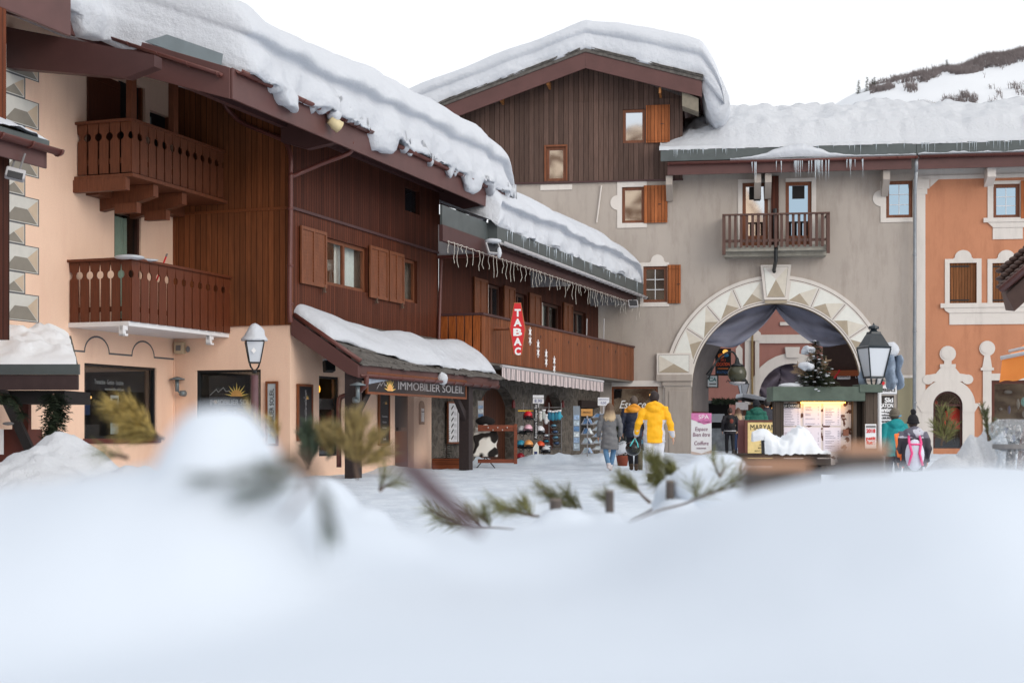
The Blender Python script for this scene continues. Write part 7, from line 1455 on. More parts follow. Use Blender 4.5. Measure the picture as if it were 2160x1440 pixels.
# ================================================================ near chalet at the left edge
FL = Fac(-6.57, 20, .35, 1); perpL = lambda u: Fac(*FL.p(u, 0, 0).xy, FL.n.x, FL.n.y)
nc = thing('near_chalet', 'dark brown chalet corner with snowy low eave at the left edge', 'chalet', FL.p(-1, 0, -1))
mb = MB(); mb.fb(FL, -8, FL.u(20, -.42), 2.3, 4.9, -6, -.42); mk('wall', mb, M['clad_dark'], nc, FL)
mb = MB(); mb.fb(FL, -8, FL.u(13, -.52), 5.2, 8.5, -6, -.52); mk('upper_wall', mb, planks('upper_orange_boards', (120, 62, 34), .12, .25, .5), nc, FL)
mb = MB(); mb.fb(FL, -8, .05, 4.72, 4.98, -.04, 0); mb.prism(perpL(.02), [(-3, 5.6), (0, 4.72), (0, 4.98), (-3, 6.2)], 0, .04); mk('fascia', mb, M['maroon'], nc, FL, bevel=.008)
mb = MB(); mb.hexa([FL.p(-8, 4.95, 0), FL.p(.1, 4.95, 0), FL.p(.1, 5.7, -2), FL.p(-8, 5.7, -2), FL.p(-8, 5.12, 0), FL.p(.1, 5.12, 0), FL.p(.1, 5.87, -2), FL.p(-8, 5.87, -2)]); mk('roof', mb, M['zinc_dk'], nc, FL)
gutter(FL, -8, .22, 5.0, .01, nc, .08)
mb = MB(); random.seed(44)
for k in range(14): u = -3+k*.23; mb.tube([FL.p(u, 5.2+.02*(k % 3), -.35), FL.p(u+.28, 5.21, -.3-.05*(k % 2))], .06, 7)
mk('log_edge', mb, flat('old_logs', (112, 92, 70), .85, .3, 8, .4), nc, smooth=True)
sweep_snow('roof_snow', FL, -7, .16, lambda u: -.02, lambda u: 5.12, .37, [(-1.8, .9), (-.8, 1), (-.3, .8), (-.05, .35), (0, .05), (-.15, 0)], lambda u: .15, nc, .05, 16, .06, .04, (0, .4), seed=51)
mb = MB(); mb.tube([FL.p(-.1, 2.5, -.35), FL.p(-.1, 2.4, -.35)], .12, 8); 
c = W(32, 368, 19.4); t = thing('floodlight', 'square grey floodlight with dark glass under the near left eave', 'floodlight', c-V((0, 0, .1))); mb = MB(); mb.box(c, .26, .12, .15, .35, rx=-.35, ry=.2); hd = mk('housing', mb, M['lightgrey'], t, bevel=.02); mb = MB(); mb.box(c+V((.02, -.066, -.02)), .2, .01, .1, .35, rx=-.35, ry=.2); mk('lens', mb, M['blackp'], hd); mb = MB(); mb.tube([c+V((-.05, 0, .06)), c+V((-.02, .1, .3))], .015, 6); mb.tube([c+V((.06, 0, .06)), c+V((.1, .1, .3))], .015, 6); mk('bracket', mb, M['grey'], t)
# ---- low kiosk with snowy roof below it
YK = 24.0; FKK = Fac(W(165, 0, YK).x, YK, 1, -.02); kz2 = lambda py: FKK.at(165, py)[1]; ku2 = lambda px, o=0: FKK.u(px, o)
kk = thing('snowy_kiosk', 'low dark kiosk with zinc edge and a snow-covered sloping roof, bottom left', 'kiosk', FKK.p(-1, 0, -1))
mb = MB(); mb.fb(FKK, -6, 0, kz2(822), kz2(790), -.05, 0); mk('fascia', mb, flat('dark_kiosk_board', (62, 46, 46), .6), kk, FKK, bevel=.01)
mb = MB(); mb.fb(FKK, -6, .02, kz2(790)+.002, kz2(768), -.04, .03); mk('zinc_edge', mb, M['zinc_dk'], kk, FKK)
mb = MB(); mb.add([FKK.p(-6, kz2(770), 0), FKK.p(0, kz2(770), 0), FKK.p(-.75, kz2(770)+.62, -1.9), FKK.p(-6, kz2(770)+.62, -1.9)], [(0, 1, 2, 3)]); mk('roof', mb, M['zinc_dk'], kk, FKK)
mb = MB(); vs = []; nu, nv = 70, 26
for j in range(nv+1):
    for i in range(nu+1):
        g = j/nv; u = -6+(6-.02-.78*g)*i/nu; h = .06+.16*min(1, g*4)*min(1, (1-i/nu)*9+.05); z = kz2(770)+.62*g+h*(1+.5*nz(u, g*2, 2.5, 4))+.05*nz(u, g*2, 6, 1)*min(1, g*5); vs.append(FKK.p(u, z if j else kz2(770), .03-1.93*g))
mb.add(vs, [(j*(nu+1)+i, j*(nu+1)+i+1, (j+1)*(nu+1)+i+1, (j+1)*(nu+1)+i) for j in range(nv) for i in range(nu)]); mk('roof_snow', mb, M['snow_bright'], kk, FKK, smooth=True)
mb = MB(); mb.fb(FKK, -6, -.3, kz2(850), kz2(822)-.003, -1.6, -.2); mk('soffit', mb, M['dark'], kk, FKK)
bp = flat('red_brown_panel', (92, 44, 34), .6)
mb = MB(); mb.fb(FKK, ku2(30, -1.2), ku2(64, -1.2), -.1, kz2(825), -1.25, -1.1); mb.fb(FKK, -6, ku2(50), -.1, kz2(905), -.9, -.2); mk('counter', mb, bp, kk, FKK)
mb = MB(); mb.prism(FKK, [(ku2(-10), kz2(822)), (ku2(10), kz2(822)), (ku2(72), kz2(955)), (ku2(55), kz2(960))], -.15, -.02); mk('brace', mb, flat('black_brace', (32, 28, 28), .6), kk, FKK)
mb = MB(); mb.fb(FKK, -6, ku2(7), kz2(958), kz2(905), -.02, 0); mk('white_board', mb, M['white'], kk, FKK)
mb = MB(); mb.ell(FKK.p(ku2(22), kz2(893), .1), .1, .08, .03, 10, 6); mk('dish', mb, M['grey'], kk)
def bough(name, label, pts, wid, n_, mat, leaf=.09, group=None, droop=.5, seed=0, cat_='branch', snowy=0):
    t = thing(name, label, cat_, pts[0], group); c = [V(p) for p in cat([tuple(p) for p in pts], 14)]; mb = MB(); mb.tube(c, [.018-.001*i for i in range(14)], 6); mk('stem', mb, M['stem'], t); mb = MB(); rg = random.Random(seed); sn = MB()
    for q in range(n_):
        f = rg.random(); i = min(12, int(f*13)); a = c[i]+(c[i+1]-c[i])*(f*13-i); L = wid*(1-f*.5)*rg.uniform(.5, 1.1); an = rg.uniform(0, 2*math.pi); d = V((math.cos(an), math.sin(an)*.6, rg.uniform(-.9, .3))).normalized()
        m_ = 5
        for s_ in range(m_):
            p = a+d*L*(s_+.5)/m_+V((0, 0, -droop*L*(s_/m_)**2)); 
            for sg in (-1, 1): sd = d.cross(V((0, .3, 1))).normalized()*sg; tp = p+(sd*.7+d*.6)*leaf*rg.uniform(.7, 1.1); mb.add([p-d*leaf*.2, p+d*leaf*.2, tp], [(0, 1, 2)])
        if snowy and rg.random() < snowy: sn.ell(a+d*L*.5+V((0, 0, .03)), .06, .05, .03, 6, 4)
    mk('needles', mb, mat, t)
    if sn.v: mk('snow_clumps', sn, M['snow'], t, smooth=True)
    return t
bough('spruce_bough', 'dense dark spruce bough hanging at the right corner of the low kiosk', [W(112, 830, 23.4), W(118, 860, 23.4), W(112, 900, 23.5), W(95, 945, 23.6)], .30, 330, mneed_d, .10, 'spruce boughs on the kiosk', seed=1)
bough('spruce_bough', 'sparser spruce bough hanging from the kiosk eave at the left frame edge', [W(-15, 825, 23.4), W(10, 835, 23.4), W(28, 840, 23.4), W(50, 880, 23.4)], .2, 120, mneed_d, .08, 'spruce boughs on the kiosk', seed=2)
# ================================================================ near kiosk and eave at the right edge
t = thing('tiled_eave_building', 'brown scalloped tile eave with gutter poking in at the right frame edge', 'chalet', W(2260, 905, 26)+V((0, 0, -1.05))); Fq = Fac(W(2115, 0, 26).x, 26, .9, -1.1)
a0 = W(2113, 612, 26); e1_ = W(2175, 560, 25.2); mb = MB()
dv = (e1_-a0); n8 = V((0, .2, 1))
mb.tube([a0+V((0, 0, .02)), e1_+dv*1.5], .07, 8); mk('gutter', mb, M['gutter'], t, smooth=True)
mb = MB()
for k in range(9):
    for r in range(3): p = a0+dv*(k*.16)+V((.03+.07*r, .1+.22*r, .08+.17*r)); mb.ell(p, .09, .16, .05, 10, 6)
mk('scalloped_tiles', mb, flat('brown_tiles', (84, 62, 54), .6, .2, 5), t, smooth=True)
mb = MB(); mb.hexa([a0+V((.25, .05, -.38)), e1_+dv*1.5+V((.2, .05, -.3)), e1_+dv*1.5+V((.3, .8, -.2)), a0+V((.35, .8, -.3)), a0+V((.1, .05, -.08)), e1_+dv*1.5+V((0, .05, -.03)), e1_+dv*1.5+V((.1, .8, .3)), a0+V((.2, .8, .3))]); mk('fascia', mb, flat('tile_fascia', (96, 72, 62), .6), t)
mb = MB(); q = W(2158, 640, 26); mb.box(q+V((2.6, .6, -1.2)), 3.0, 2.6, 5.4, -.5); mk('wall', mb, M['clad_dark'], t)
t = thing('orange_awning_kiosk', 'kiosk with a glowing orange awning edged in snow at the right frame edge', 'kiosk', V((W(2200, 0, 30).x, 30, 0))); Fa = Fac(W(2115, 0, 30).x, 30, .75, -.66)
za, zb2 = CH+(HZ-757)*.01, CH+(HZ-806)*.01
mb = MB(); 
vs = []
for i in range(21): u = 1.7*i/20; vs += [Fa.p(u, za-.0+u*.16, .02), Fa.p(u-.03*(i == 0), zb2+.02*math.sin(i*1.3)+u*.12, .10+.02*math.sin(i))]
aw_m = flat('orange_fabric', (236, 140, 70), .7, .1, 3); bb = aw_m.node_tree.nodes['Principled BSDF']; bb.inputs['Transmission Weight'].default_value = 0; bb.inputs['Emission Color'].default_value = (1, .35, .06, 1); bb.inputs['Emission Strength'].default_value = .18  # faint emission put into the cloth so it looks lit through
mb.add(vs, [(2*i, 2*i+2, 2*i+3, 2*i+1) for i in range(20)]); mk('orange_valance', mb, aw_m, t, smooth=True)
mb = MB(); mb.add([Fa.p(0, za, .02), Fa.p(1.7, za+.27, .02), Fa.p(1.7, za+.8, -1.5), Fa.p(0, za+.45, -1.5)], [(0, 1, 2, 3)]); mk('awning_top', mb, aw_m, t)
mb = MB(); mb.tube([Fa.p(-.02, za+.02, .04), Fa.p(1.7, za+.31, .04)], .045, 8); mb.tube([Fa.p(.1, za+.16, -.1), Fa.p(1.7, za+.45, -.1)], .04, 8); mk('snowy_bar', mb, M['white'], t, smooth=True)
mb = MB(); mb.prism(Fa, [(.15, -.1), (3, -.1), (3, 1.7), (.55, 1.7), (.28, .9)], -.35, -.25); mk('counter_side', mb, flat('brown_side', (140, 92, 74), .6), t, Fa)
mb = MB(); mb.box(Fa.p(1.2, 2.0, -.6), .5, .4, .5, .3); mb.ell(Fa.p(.65, 2.1, -.3), .14, .12, .3, 10, 8, 1); mk('hanging_goods', mb, [M['dark'], flat('net_bag', (120, 84, 84), .8)], t)
mb = MB(); mb.ell(Fa.p(.62, 2.25, -.15), .035, .035, .05, 8, 6); mk('bulb', mb, emit('stall_bulb', (255, 200, 110), 6), t)
# ================================================================ people
skin = flat('skin', (205, 160, 135), .6, .05); 
def person(label, px, Y, H, fwd=0, coat=(60, 60, 70), legs=(40, 40, 50), hair=(60, 45, 38), shoes=(40, 36, 34), style='jacket', hairlen='short', armL=None, armR=None, stepL=0, stepR=0, hat=None, hood=None, colf=None, cmats=None, wide=1.0, zoff=0, legw=1.0, head_turn=0, feet_apart=.09, seed=0, zg=None):
    """figure seen from behind; fwd = heading in radians to the right of straight away from the viewer; lengths for 1.75 m, scaled"""
    k = H/1.75; zg_ = gz(0, Y) if zg is None else zg; b = W(px, 0, Y); O = V((b.x, Y, zg_+zoff)); Rz = Matrix.Rotation(-fwd, 3, 'Z'); T = lambda x, y, z: O+Rz @ V((x*k, y*k, z*k))
    t = thing('person', label, 'person', O); tp = lambda L: [T(*p) for p in L]; sd = Rz @ V((1, 0, 0))
    armL = armL or [(-.20, 0, 1.42), (-.28, -.04, 1.14), (-.27, .06, .90)]; armR = armR or [(.20, 0, 1.42), (.28, -.04, 1.14), (.27, .06, .90)]
    def leg(s, st): return [(s*.09, 0, .92), (s*.1, .06+st*.45, .50), (s*feet_apart, st*.9-.02, .10+(.05 if st < -.15 else 0))]
    LL, LR = leg(-1, stepL), leg(1, stepR)
    body = MB(); r_ = lambda *a: [(x*k, y*k) if isinstance(x, (int, float)) else x for x, y in a]
    # ---- body
    body.tube(tp([(0, 0, .88), (0, 0, 1.0), (0, 0, 1.2), (0, .01, 1.38), (0, 0, 1.46)]), r_((.15, .11), (.155, .11), (.14, .1), (.17, .11), (.07, .07)), 14, side=sd)
    body.tube(tp([(0, 0, 1.42), (0, .01, 1.54)]), r_((.058, .058), (.052, .055)), 10, side=sd)
    hc = T(0, .025, 1.635); body.ell(hc, .077*k, .096*k, .118*k, 16, 12, M=Rz); body.ell(T(0, .12, 1.62), .014*k, .02*k, .026*k, 8, 6, M=Rz); body.ell(T(0, .09, 1.56), .045*k, .035*k, .035*k, 8, 6, M=Rz)
    for s in (-1, 1): body.ell(T(s*.079, .01, 1.63), .012*k, .02*k, .032*k, 8, 6, M=Rz)
    for A in (armL, armR):
        body.tube(tp(A), r_((.045, .045), (.038, .038), (.026, .026)), 9); w_ = V(A[2]); d = (w_-V(A[1])).normalized(); s = -1 if A is armL else 1
        body.tube(tp([w_, w_+d*.05, w_+d*.09]), r_((.024, .03), (.022, .042), (.018, .038)), 8, side=Rz @ V((0, 0, 0)+(1, 0, 0)) if False else None)
        for q in range(4): o_ = V((0, (q-1.5)*.02, 0)); L_ = (.07, .08, .075, .058)[q]; body.tube(tp([w_+d*.08+o_, w_+d*(.08+L_*.55)+o_+V((-s*.006, 0, 0)), w_+d*(.08+L_)+o_+V((-s*.02, .0, 0))]), [.0095*k, .009*k, .0075*k], 6)
        body.tube(tp([w_+d*.03+V((0, .03, 0)), w_+d*.07+V((-s*.01, .05, 0)), w_+d*.10+V((-s*.015, .052, 0))]), [.011*k, .0095*k, .008*k], 6)
    for L in (LL, LR): body.tube(tp(L), r_((.075, .075), (.052, .052), (.04, .04)), 10)
    body.ell(T(0, 0, .92), .15*k, .11*k, .1*k, 12, 8, M=Rz)
    for L in (LL, LR): a = V(L[2]); body.tube(tp([a+V((0, -.05, -.06)), a+V((0, .06, -.07)), a+V((0, .16, -.08))]), r_((.035, .03), (.04, .03), (.03, .02)), 8, side=sd)
    remesh('body', body, skin, t, .009*k, 3)
    # ---- face marks: eyes and mouth on the forward side
    f = MB()
    for s in (-1, 1): f.ell(T(s*.032, .114, 1.645), .011*k, .006*k, .006*k, 8, 5, M=Rz)
    f.ell(T(0, .122, 1.578), .022*k, .006*k, .005*k, 8, 5, M=Rz, mi=1); mk('face', f, [M['ink'], flat('lips', (170, 90, 85), .5)], t)
    # ---- trousers
    tr = MB(); lw = legw
    for L in (LL, LR): a = V(L[2]); m_ = (V(L[1])+a)/2; tr.tube(tp([L[0], (V(L[0])+V(L[1]))/2, L[1], m_, a+V((0, 0, .0))]), r_((.095*lw, .1*lw), (.09*lw, .09*lw), (.07*lw, .075*lw), (.068*lw, .068*lw), (.06*lw, .065*lw)), 12)
    tr.ell(T(0, -.01, .93), .165*k, .13*k, .12*k, 14, 10, M=Rz); tr.tube(tp([(0, 0, .9), (0, 0, 1.05)]), r_((.16, .12), (.15, .11)), 14, side=sd)
    remesh('trousers', tr, flat('trousers_%s' % seed, legs, .8, .12, 12), t, .013*k, 3)
    # ---- coat
    c = MB(); hem = {'jacket': .80, 'long': .56, 'puffer': .84, 'short': .90}[style]; w2 = wide
    if style == 'long': P = [((0, 0, hem), (.235, .16)), ((0, -.01, .8), (.215, .155)), ((0, 0, 1.05), (.185, .14)), ((0, 0, 1.25), (.195, .145)), ((0, .0, 1.38), (.2, .13)), ((0, 0, 1.46), (.1, .09)), ((0, 0, 1.5), (.075, .075))]
    else: P = [((0, 0, hem), (.215, .155)), ((0, -.01, hem+.14), (.205, .15)), ((0, -.01, 1.1), (.19, .145)), ((0, -.01, 1.26), (.21, .15)), ((0, 0, 1.38), (.205, .13)), ((0, 0, 1.46), (.11, .09)), ((0, 0, 1.5), (.08, .075))]
    c.tube(tp([p for p, _ in P]), r_(*[(a*w2, b_) for _, (a, b_) in P]), 20, side=sd)
    for A in (armL, armR): c.tube(tp([(A[0][0]*.75, A[0][1], A[0][2]-.02), A[0], (V(A[0])+V(A[1]))/2, A[1], (V(A[1])+V(A[2]))/2, V(A[2])+(V(A[2])-V(A[1])).normalized()*.01]), r_((.085, .085), (.085, .085), (.078, .08), (.066, .068), (.06, .06), (.048, .05)), 12)
    if hood: c.ell(T(0, -.09, 1.44), .15*k, .10*k, .085*k, 14, 9, M=Rz @ Matrix.Rotation(.4, 3, 'X')); c.tube([T(math.cos(a)*.15, -.02+math.sin(a)*.1, 1.49-.04*math.cos(a*2)) for a in [math.pi*(.0+i/8*1) + math.pi for i in range(9)]], [.05*k]*9, 8)
    else: c.tube([T(math.cos(a)*.075, math.sin(a)*.075, 1.5) for a in [2*math.pi*i/14 for i in range(15)]], [.025*k]*15, 8)
    # sleeve and back creases
    inv = Rz.inverted()
    def cf(p):
        if not colf: return 0
        q = inv @ (p-O); return colf(q.x/k, q.y/k, q.z/k)
    o = remesh('coat', c, cmats or flat('coat_%s' % seed, coat, .75, .12, 12), t, .012*k, 3, cf)
    nrm = [v.normal.copy() for v in o.data.vertices]
    for v, vn in zip(o.data.vertices, nrm):
        q = inv @ (v.co); n = noise.noise(V((q.x*9+seed, q.y*9, q.z*14)))*.014+noise.noise(V((q.x*3, q.y*3, q.z*7+seed)))*.012+.006*math.sin(q.z*34+3*noise.noise(V((q.x*6, q.y*4, q.z*3))))
        if style == 'puffer': n += .012*abs(math.sin(q.z/k*30))
        v.co += vn*n*k
    # ---- shoes
    for L in (LL, LR):
        a = V(L[2]); s = MB(); s.tube(tp([a+V((0, -.03, .06)), a+V((0, -.03, -.02))]), r_((.055, .06), (.055, .065)), 10, side=sd); s.tube(tp([a+V((0, -.09, -.055)), a+V((0, 0, -.05)), a+V((0, .1, -.06)), a+V((0, .2, -.075))]), r_((.04, .045), (.05, .05), (.052, .04), (.03, .022)), 10, side=sd); mk('shoe', s, flat('shoe_%s' % seed, shoes, .6), t, smooth=True)
    # ---- hair
    h = MB(); h.ell(T(0, .0, 1.65), .092*k, .105*k, .122*k, 16, 12, M=Rz, nz=.12, seed=seed)
    if hairlen == 'long':
        for i in range(26):
            a = math.pi+math.pi*i/25; x, y = math.cos(a)*.085, math.sin(a)*.075; L = random.uniform(.30, .38); h.tube(tp([(x*.8, y, 1.70), (x*1.05, y-.03, 1.58), (x*1.35, y-.065, 1.46), (x*1.5+random.uniform(-.02, .02), y-.075, 1.70-L), (x*1.45+random.uniform(-.03, .03), y-.07, 1.70-L-.06)]), r_((.03, .02), (.034, .024), (.034, .024), (.026, .018), (.006, .005)), 6)
    if hairlen == 'bun': h.ell(T(0, -.09, 1.70), .05*k, .05*k, .05*k, 10, 8); 
    hm = base('hair_%s' % seed, lin(hair), .6); 
    if hairlen == 'long': n = N_(hm); cx = n.n('ShaderNodeTexCoord'); sp_ = n.n('ShaderNodeSeparateXYZ'); n.l(cx.outputs['Object'], sp_.inputs[0]); f_ = n.noise(n.co('Object', 40, 40, 4), 1.5); n.l(n.ramp(n.math('ADD', sp_.outputs[2], n.math('MULTIPLY', f_, .14)), 1.44*k, 1.66*k, lin((205, 180, 145)), lin(hair)), n.b.inputs['Base Color'])
    mk('hair', h, hm, t, smooth=True)
    if hat:
        s = MB(); s.ell(T(0, .0, 1.675), .105*k, .118*k, .125*k, 16, 12, M=Rz, nz=.05); s.tube([T(math.cos(a)*.103, math.sin(a)*.113, 1.635) for a in [2*math.pi*i/18 for i in range(19)]], [.022*k]*19, 8)
        ho = mk('hat', s, flat('hat_%s' % seed, hat[0], .9, .2, 40, .3), t, smooth=True)
        if len(hat) > 1: s = MB(); s.ell(T(0, -.0, 1.84), .055*k, .055*k, .055*k, 12, 8, nz=.3); mk('pompom', s, flat('pom_%s' % seed, hat[1], .95, .2, 60), ho, smooth=True)
    return t, T, Rz, k
t, T, Rz, k = person('woman with long blonde hair in a long grey coat and light jeans walking away', 1286, 36.0, 1.70, .05, (112, 112, 114), (92, 130, 165), (96, 76, 60), (215, 205, 205), 'long', 'long', stepL=-.22, stepR=.18, feet_apart=.03, seed=1, armL=[(-.19, 0, 1.42), (-.27, -.02, 1.14), (-.29, .08, .88)])
t, T, Rz, k = person('tall man in a navy jacket with an amber orange collar carrying a black helmet', 1337, 36.4, 1.88, .1, (38, 42, 58), (28, 28, 36), (86, 74, 66), (84, 66, 50), 'jacket', 'short', stepL=.15, stepR=-.15, feet_apart=.06, seed=2, colf=lambda x, y, z: 1 if z > 1.37 and abs(x) < .22 and y < .06 else 0, cmats=[flat('navy_shell', (36, 42, 60), .6), flat('amber_collar', (225, 150, 40), .6)], hood=True)
Yy = 27.0
def ycol(x, y, z):
    if abs(x) > .215 and z > .85:
        if z < 1.36 and y > .02: return 1
        return 1 if (1.2 < z < 1.36 and y > -.03) or (z < 1.02 and y < -.02) else 0
    if .145+.35*max(0, z-1.02)*(0) < abs(x) < .215 and z < 1.22: return 1
    return 0
t, T, Rz, k = person('person in a bright yellow and pale grey ski jacket with white trousers', 1380, Yy, 1.76, .0, (250, 190, 20), (225, 228, 235), (44, 34, 34), (70, 60, 58), 'jacket', 'short', stepL=-.16, stepR=.22, seed=3, hood=True, wide=1.0, legw=1.2, colf=ycol, cmats=[flat('yellow_shell', (250, 182, 16), .6, .05), flat('pale_grey_shell', (196, 198, 206), .65, .05)], armL=[(-.19, 0, 1.41), (-.30, -.03, 1.15), (-.34, .08, .93)], armR=[(.19, 0, 1.41), (.30, -.04, 1.14), (.35, .02, .90)])
hd = T(-.36, .08, .88); hc = hd+V((-.03, 0, -.2)); th_ = thing('ski_helmet', 'glossy black helmet with a turquoise strap hanging from the yellow jacket wearer\'s hand', 'helmet', hc-V((0, 0, .14))); mb = MB(); mb.ell(hc, .15, .18, .14, 16, 10); mk('shell', mb, base('gloss_black', (.012, .012, .014), .15), th_, smooth=True); mb = MB(); mb.tube([hc+V((-.07, -.16, .05)), hc+V((-.02, -.12, .13)), hd, hc+V((.07, -.12, .1)), hc+V((.08, -.15, .02))], .012, 6); mk('strap', mb, flat('turquoise_strap', (90, 200, 205), .5), th_, smooth=True)
b = W(1351, 0, 36.0); tag(mk('snowboard', MB().tube([V((b.x, 36.0, .02)), V((b.x, 36.0, .1)), V((b.x, 36.05, .55))], [(.05, .015), (.06, .02), (.06, .02)], 10), flat('brown_deck', (84, 76, 58), .5, .5, 12), smooth=True), 'short brown board held upright between the navy man and the yellow jacket', 'snowboard')
t, T, Rz, k = person('person with a black rucksack, dark hair and black trousers walking through the archway', 1540, 50.5, 1.66, -.05, (30, 28, 34), (26, 26, 32), (60, 44, 40), (60, 54, 50), 'jacket', 'short', stepL=.2, stepR=-.18, seed=4)
bp_ = thing('rucksack', 'black rucksack with a rust red patch on the back of the dark walker', 'rucksack', T(0, -.2, 1.0)); mb = MB(); mb.ell(T(0, -.2, 1.18), .15*k, .1*k, .23*k, 14, 10, M=Rz); mk('bag', mb, M['ink'], bp_, smooth=True); mb = MB(); mb.ell(T(0, -.285, 1.26), .07*k, .03*k, .09*k, 10, 7); mk('patch', mb, flat('rust_patch', (120, 52, 40), .7), bp_); mb = MB()
for s in (-1, 1): mb.tube([T(s*.1, -.15, 1.35), T(s*.11, 0, 1.49), T(s*.12, .15, 1.3)], .018, 6)
mk('strap', mb, M['ink'], bp_)
mb = MB(); mb.tube([T(math.cos(a)*.22, math.sin(a)*.165, .90) for a in [2*math.pi*i/18 for i in range(19)]], .012, 5); mk('white_hem', mb, M['white'], t)
person('woman with long light brown hair in a cream jacket beside the rucksack walker', 1557, 52.0, 1.68, .2, (150, 135, 120), (50, 66, 100), (96, 70, 56), (40, 34, 34), 'jacket', 'long', stepL=.1, stepR=-.1, seed=5)
person('person in a dark green quilted jacket and black hat beyond the yellow board', 1595, 42.5, 1.84, 0, (28, 92, 78), (30, 30, 36), (40, 34, 34), (30, 30, 30), 'puffer', 'short', seed=6, hat=((28, 30, 36),), wide=1.15, hood=True)
person('tall person in a dark slate coat just right of the green jacket', 1618, 45.5, 1.92, -.1, (48, 48, 56), (30, 30, 36), (36, 30, 30), (30, 30, 30), 'jacket', 'short', seed=7)
person('person in a black coat half hidden by the menu cabinet', 1634, 48.0, 1.78, .1, (22, 22, 28), (26, 26, 30), (40, 30, 28), (30, 30, 30), 'jacket', 'short', seed=8)
person('small dark figure far beyond the archway between the white sign and the green jacket', 1578, 56.0, 1.5, .1, (50, 38, 42), (30, 26, 30), (50, 36, 32), (30, 30, 30), 'jacket', 'short', seed=9)
t, T, Rz, k = person('child in a teal hooded jacket with a grey and blue headband hat at the right', 1887, 23.0, 1.36, -.15, (20, 138, 142), (40, 44, 60), (80, 66, 58), (40, 40, 40), 'jacket', 'short', seed=10, hood=True, wide=1.2, hat=((112, 104, 92),))
mb = MB(); mb.tube([T(math.cos(a)*.112, math.sin(a)*.12, 1.64+.02*math.sin(a)) for a in [-1.3+.26*i for i in range(11)]], [(.03*k, .012)]*11, 8); mk('headband', mb, flat('blue_print_band', (90, 150, 190), .6, .5, 30), t)
t, T, Rz, k = person('child in a black pompom hat and dark patterned jacket at the right', 1926, 19.0, 1.22, .12, (50, 48, 56), (40, 44, 60), (60, 46, 40), (40, 40, 40), 'jacket', 'short', seed=11, hood=True, wide=1.15, hat=((30, 28, 32), (26, 24, 28)), colf=lambda x, y, z: (1 if noise.noise(V((x*9, y*9, z*13))) > .12 else 2) if z > 1.34 else 0, cmats=[flat('charcoal_jacket', (56, 52, 60), .7), flat('pale_print', (185, 185, 195), .7), flat('grey_print_j', (96, 94, 106), .7)])
bp_ = thing('rucksack', 'white child rucksack with bright pink straps on the pompom hat child', 'rucksack', T(0, -.22, .8)); mb = MB(); mb.ell(T(0, -.2, 1.02), .18*k, .1*k, .30*k, 14, 10, M=Rz); mk('bag', mb, flat('white_bag', (205, 208, 222), .6), bp_, smooth=True); mb = MB()
for s in (-1, 1): mb.tube([T(s*.10, -.12, 1.38), T(s*.11, -.26, 1.25), T(s*.07, -.315, 1.05), T(s*.13, -.29, .82)], .024*k, 6); mb.tube([T(s*.1, -.1, 1.36), T(s*.15, .0, 1.46), T(s*.14, .13, 1.3)], .025*k, 6)
mb.tube([T(-.1, -.28, 1.22), T(.1, -.28, 1.22)], .018*k, 6); mk('pink_strap', mb, flat('hot_pink', (235, 80, 140), .6), bp_, smooth=True)
q = T(-.27, -.05, 1.2); sh2 = thing('plastic_shovel', 'orange plastic paddle held between the teal child and the pompom child', 'shovel', q-V((0, 0, .2))); mb = MB(); mb.box(q, .09, .025, .32, .1, ry=-.15); mk('blade', mb, flat('orange_plastic', (240, 120, 50), .4), sh2, bevel=.02); mb = MB(); mb.tube([q+V((.02, 0, -.15)), q+V((.06, 0, -.3))], .015, 6); mk('handle', mb, flat('orange_plastic_b', (220, 100, 40), .4), sh2)
# red jacket on a display figure in the arched window
mq = FM.p(awc+.35, 0, -.7); k2 = 1.0; md = thing('display_dummy', 'shop dummy in a bright red jacket behind the arched window', 'mannequin', V((mq.x, mq.y, .5))); c = MB(); zb3 = 1.05
c.tube([V((mq.x, mq.y, zb3+z)) for z in (0, .3, .6, .72, .8)], [(.3, .16), (.27, .16), (.3, .15), (.2, .12), (.1, .1)], 14)
for s in (-1, 1): c.tube([V((mq.x+s*.24, mq.y, zb3+.66)), V((mq.x+s*.38, mq.y, zb3+.35)), V((mq.x+s*.4, mq.y-.05, zb3+.02))], [.09, .08, .06], 10)
remesh('jacket', c, flat('scarlet_shell', (245, 30, 24), .6, .06), md, .02, 3); c = MB(); c.ell(V((mq.x, mq.y, zb3+.98)), .1, .12, .14, 12, 8); c.tube([V((mq.x, mq.y, .5)), V((mq.x, mq.y, zb3))], .05, 8); mk('head_form', c, M['ink'], md, smooth=True)
# ================================================================ snow heaps, bench and foreground bank
def heap(name, label, cx, cy, zf, x0, x1, y0, y1, step, mat=None, kind='structure'):
    xs = [x0+step*i for i in range(int((x1-x0)/step)+1)]; ys = [y0+step*i for i in range(int((y1-y0)/step)+1)]
    o = grid(name, xs, ys, zf, mat or M['snow_rough'], kind); 
    if label: o['label'] = label
    return o
def bump_(x, y, cx, cy, rx, ry, h, p=1.0): return h*math.exp(-(((x-cx)/rx)**2+((y-cy)/ry)**2)**p)
# left ploughed mound
Yl = 15.0; cx_ = W(120, 0, Yl).x
def zl2(x, y):
    z = max(bump_(x, y, cx_, Yl, 1.0, 1.6, .98, 1.0), bump_(x, y, cx_-1.2, Yl+.2, 1.3, 1.6, .78), bump_(x, y, cx_+.9, Yl-.5, .9, 1.3, .72)); return -.05+z*(1+.10*nz(x, y, 1.7, 8)+.05*nz(x, y, 5, 2))+.03*nz(x, y, 9, 1)
heap('snow_mound', None, 0, 0, zl2, cx_-4, cx_+4, Yl-3.2, Yl+3.2, .05)
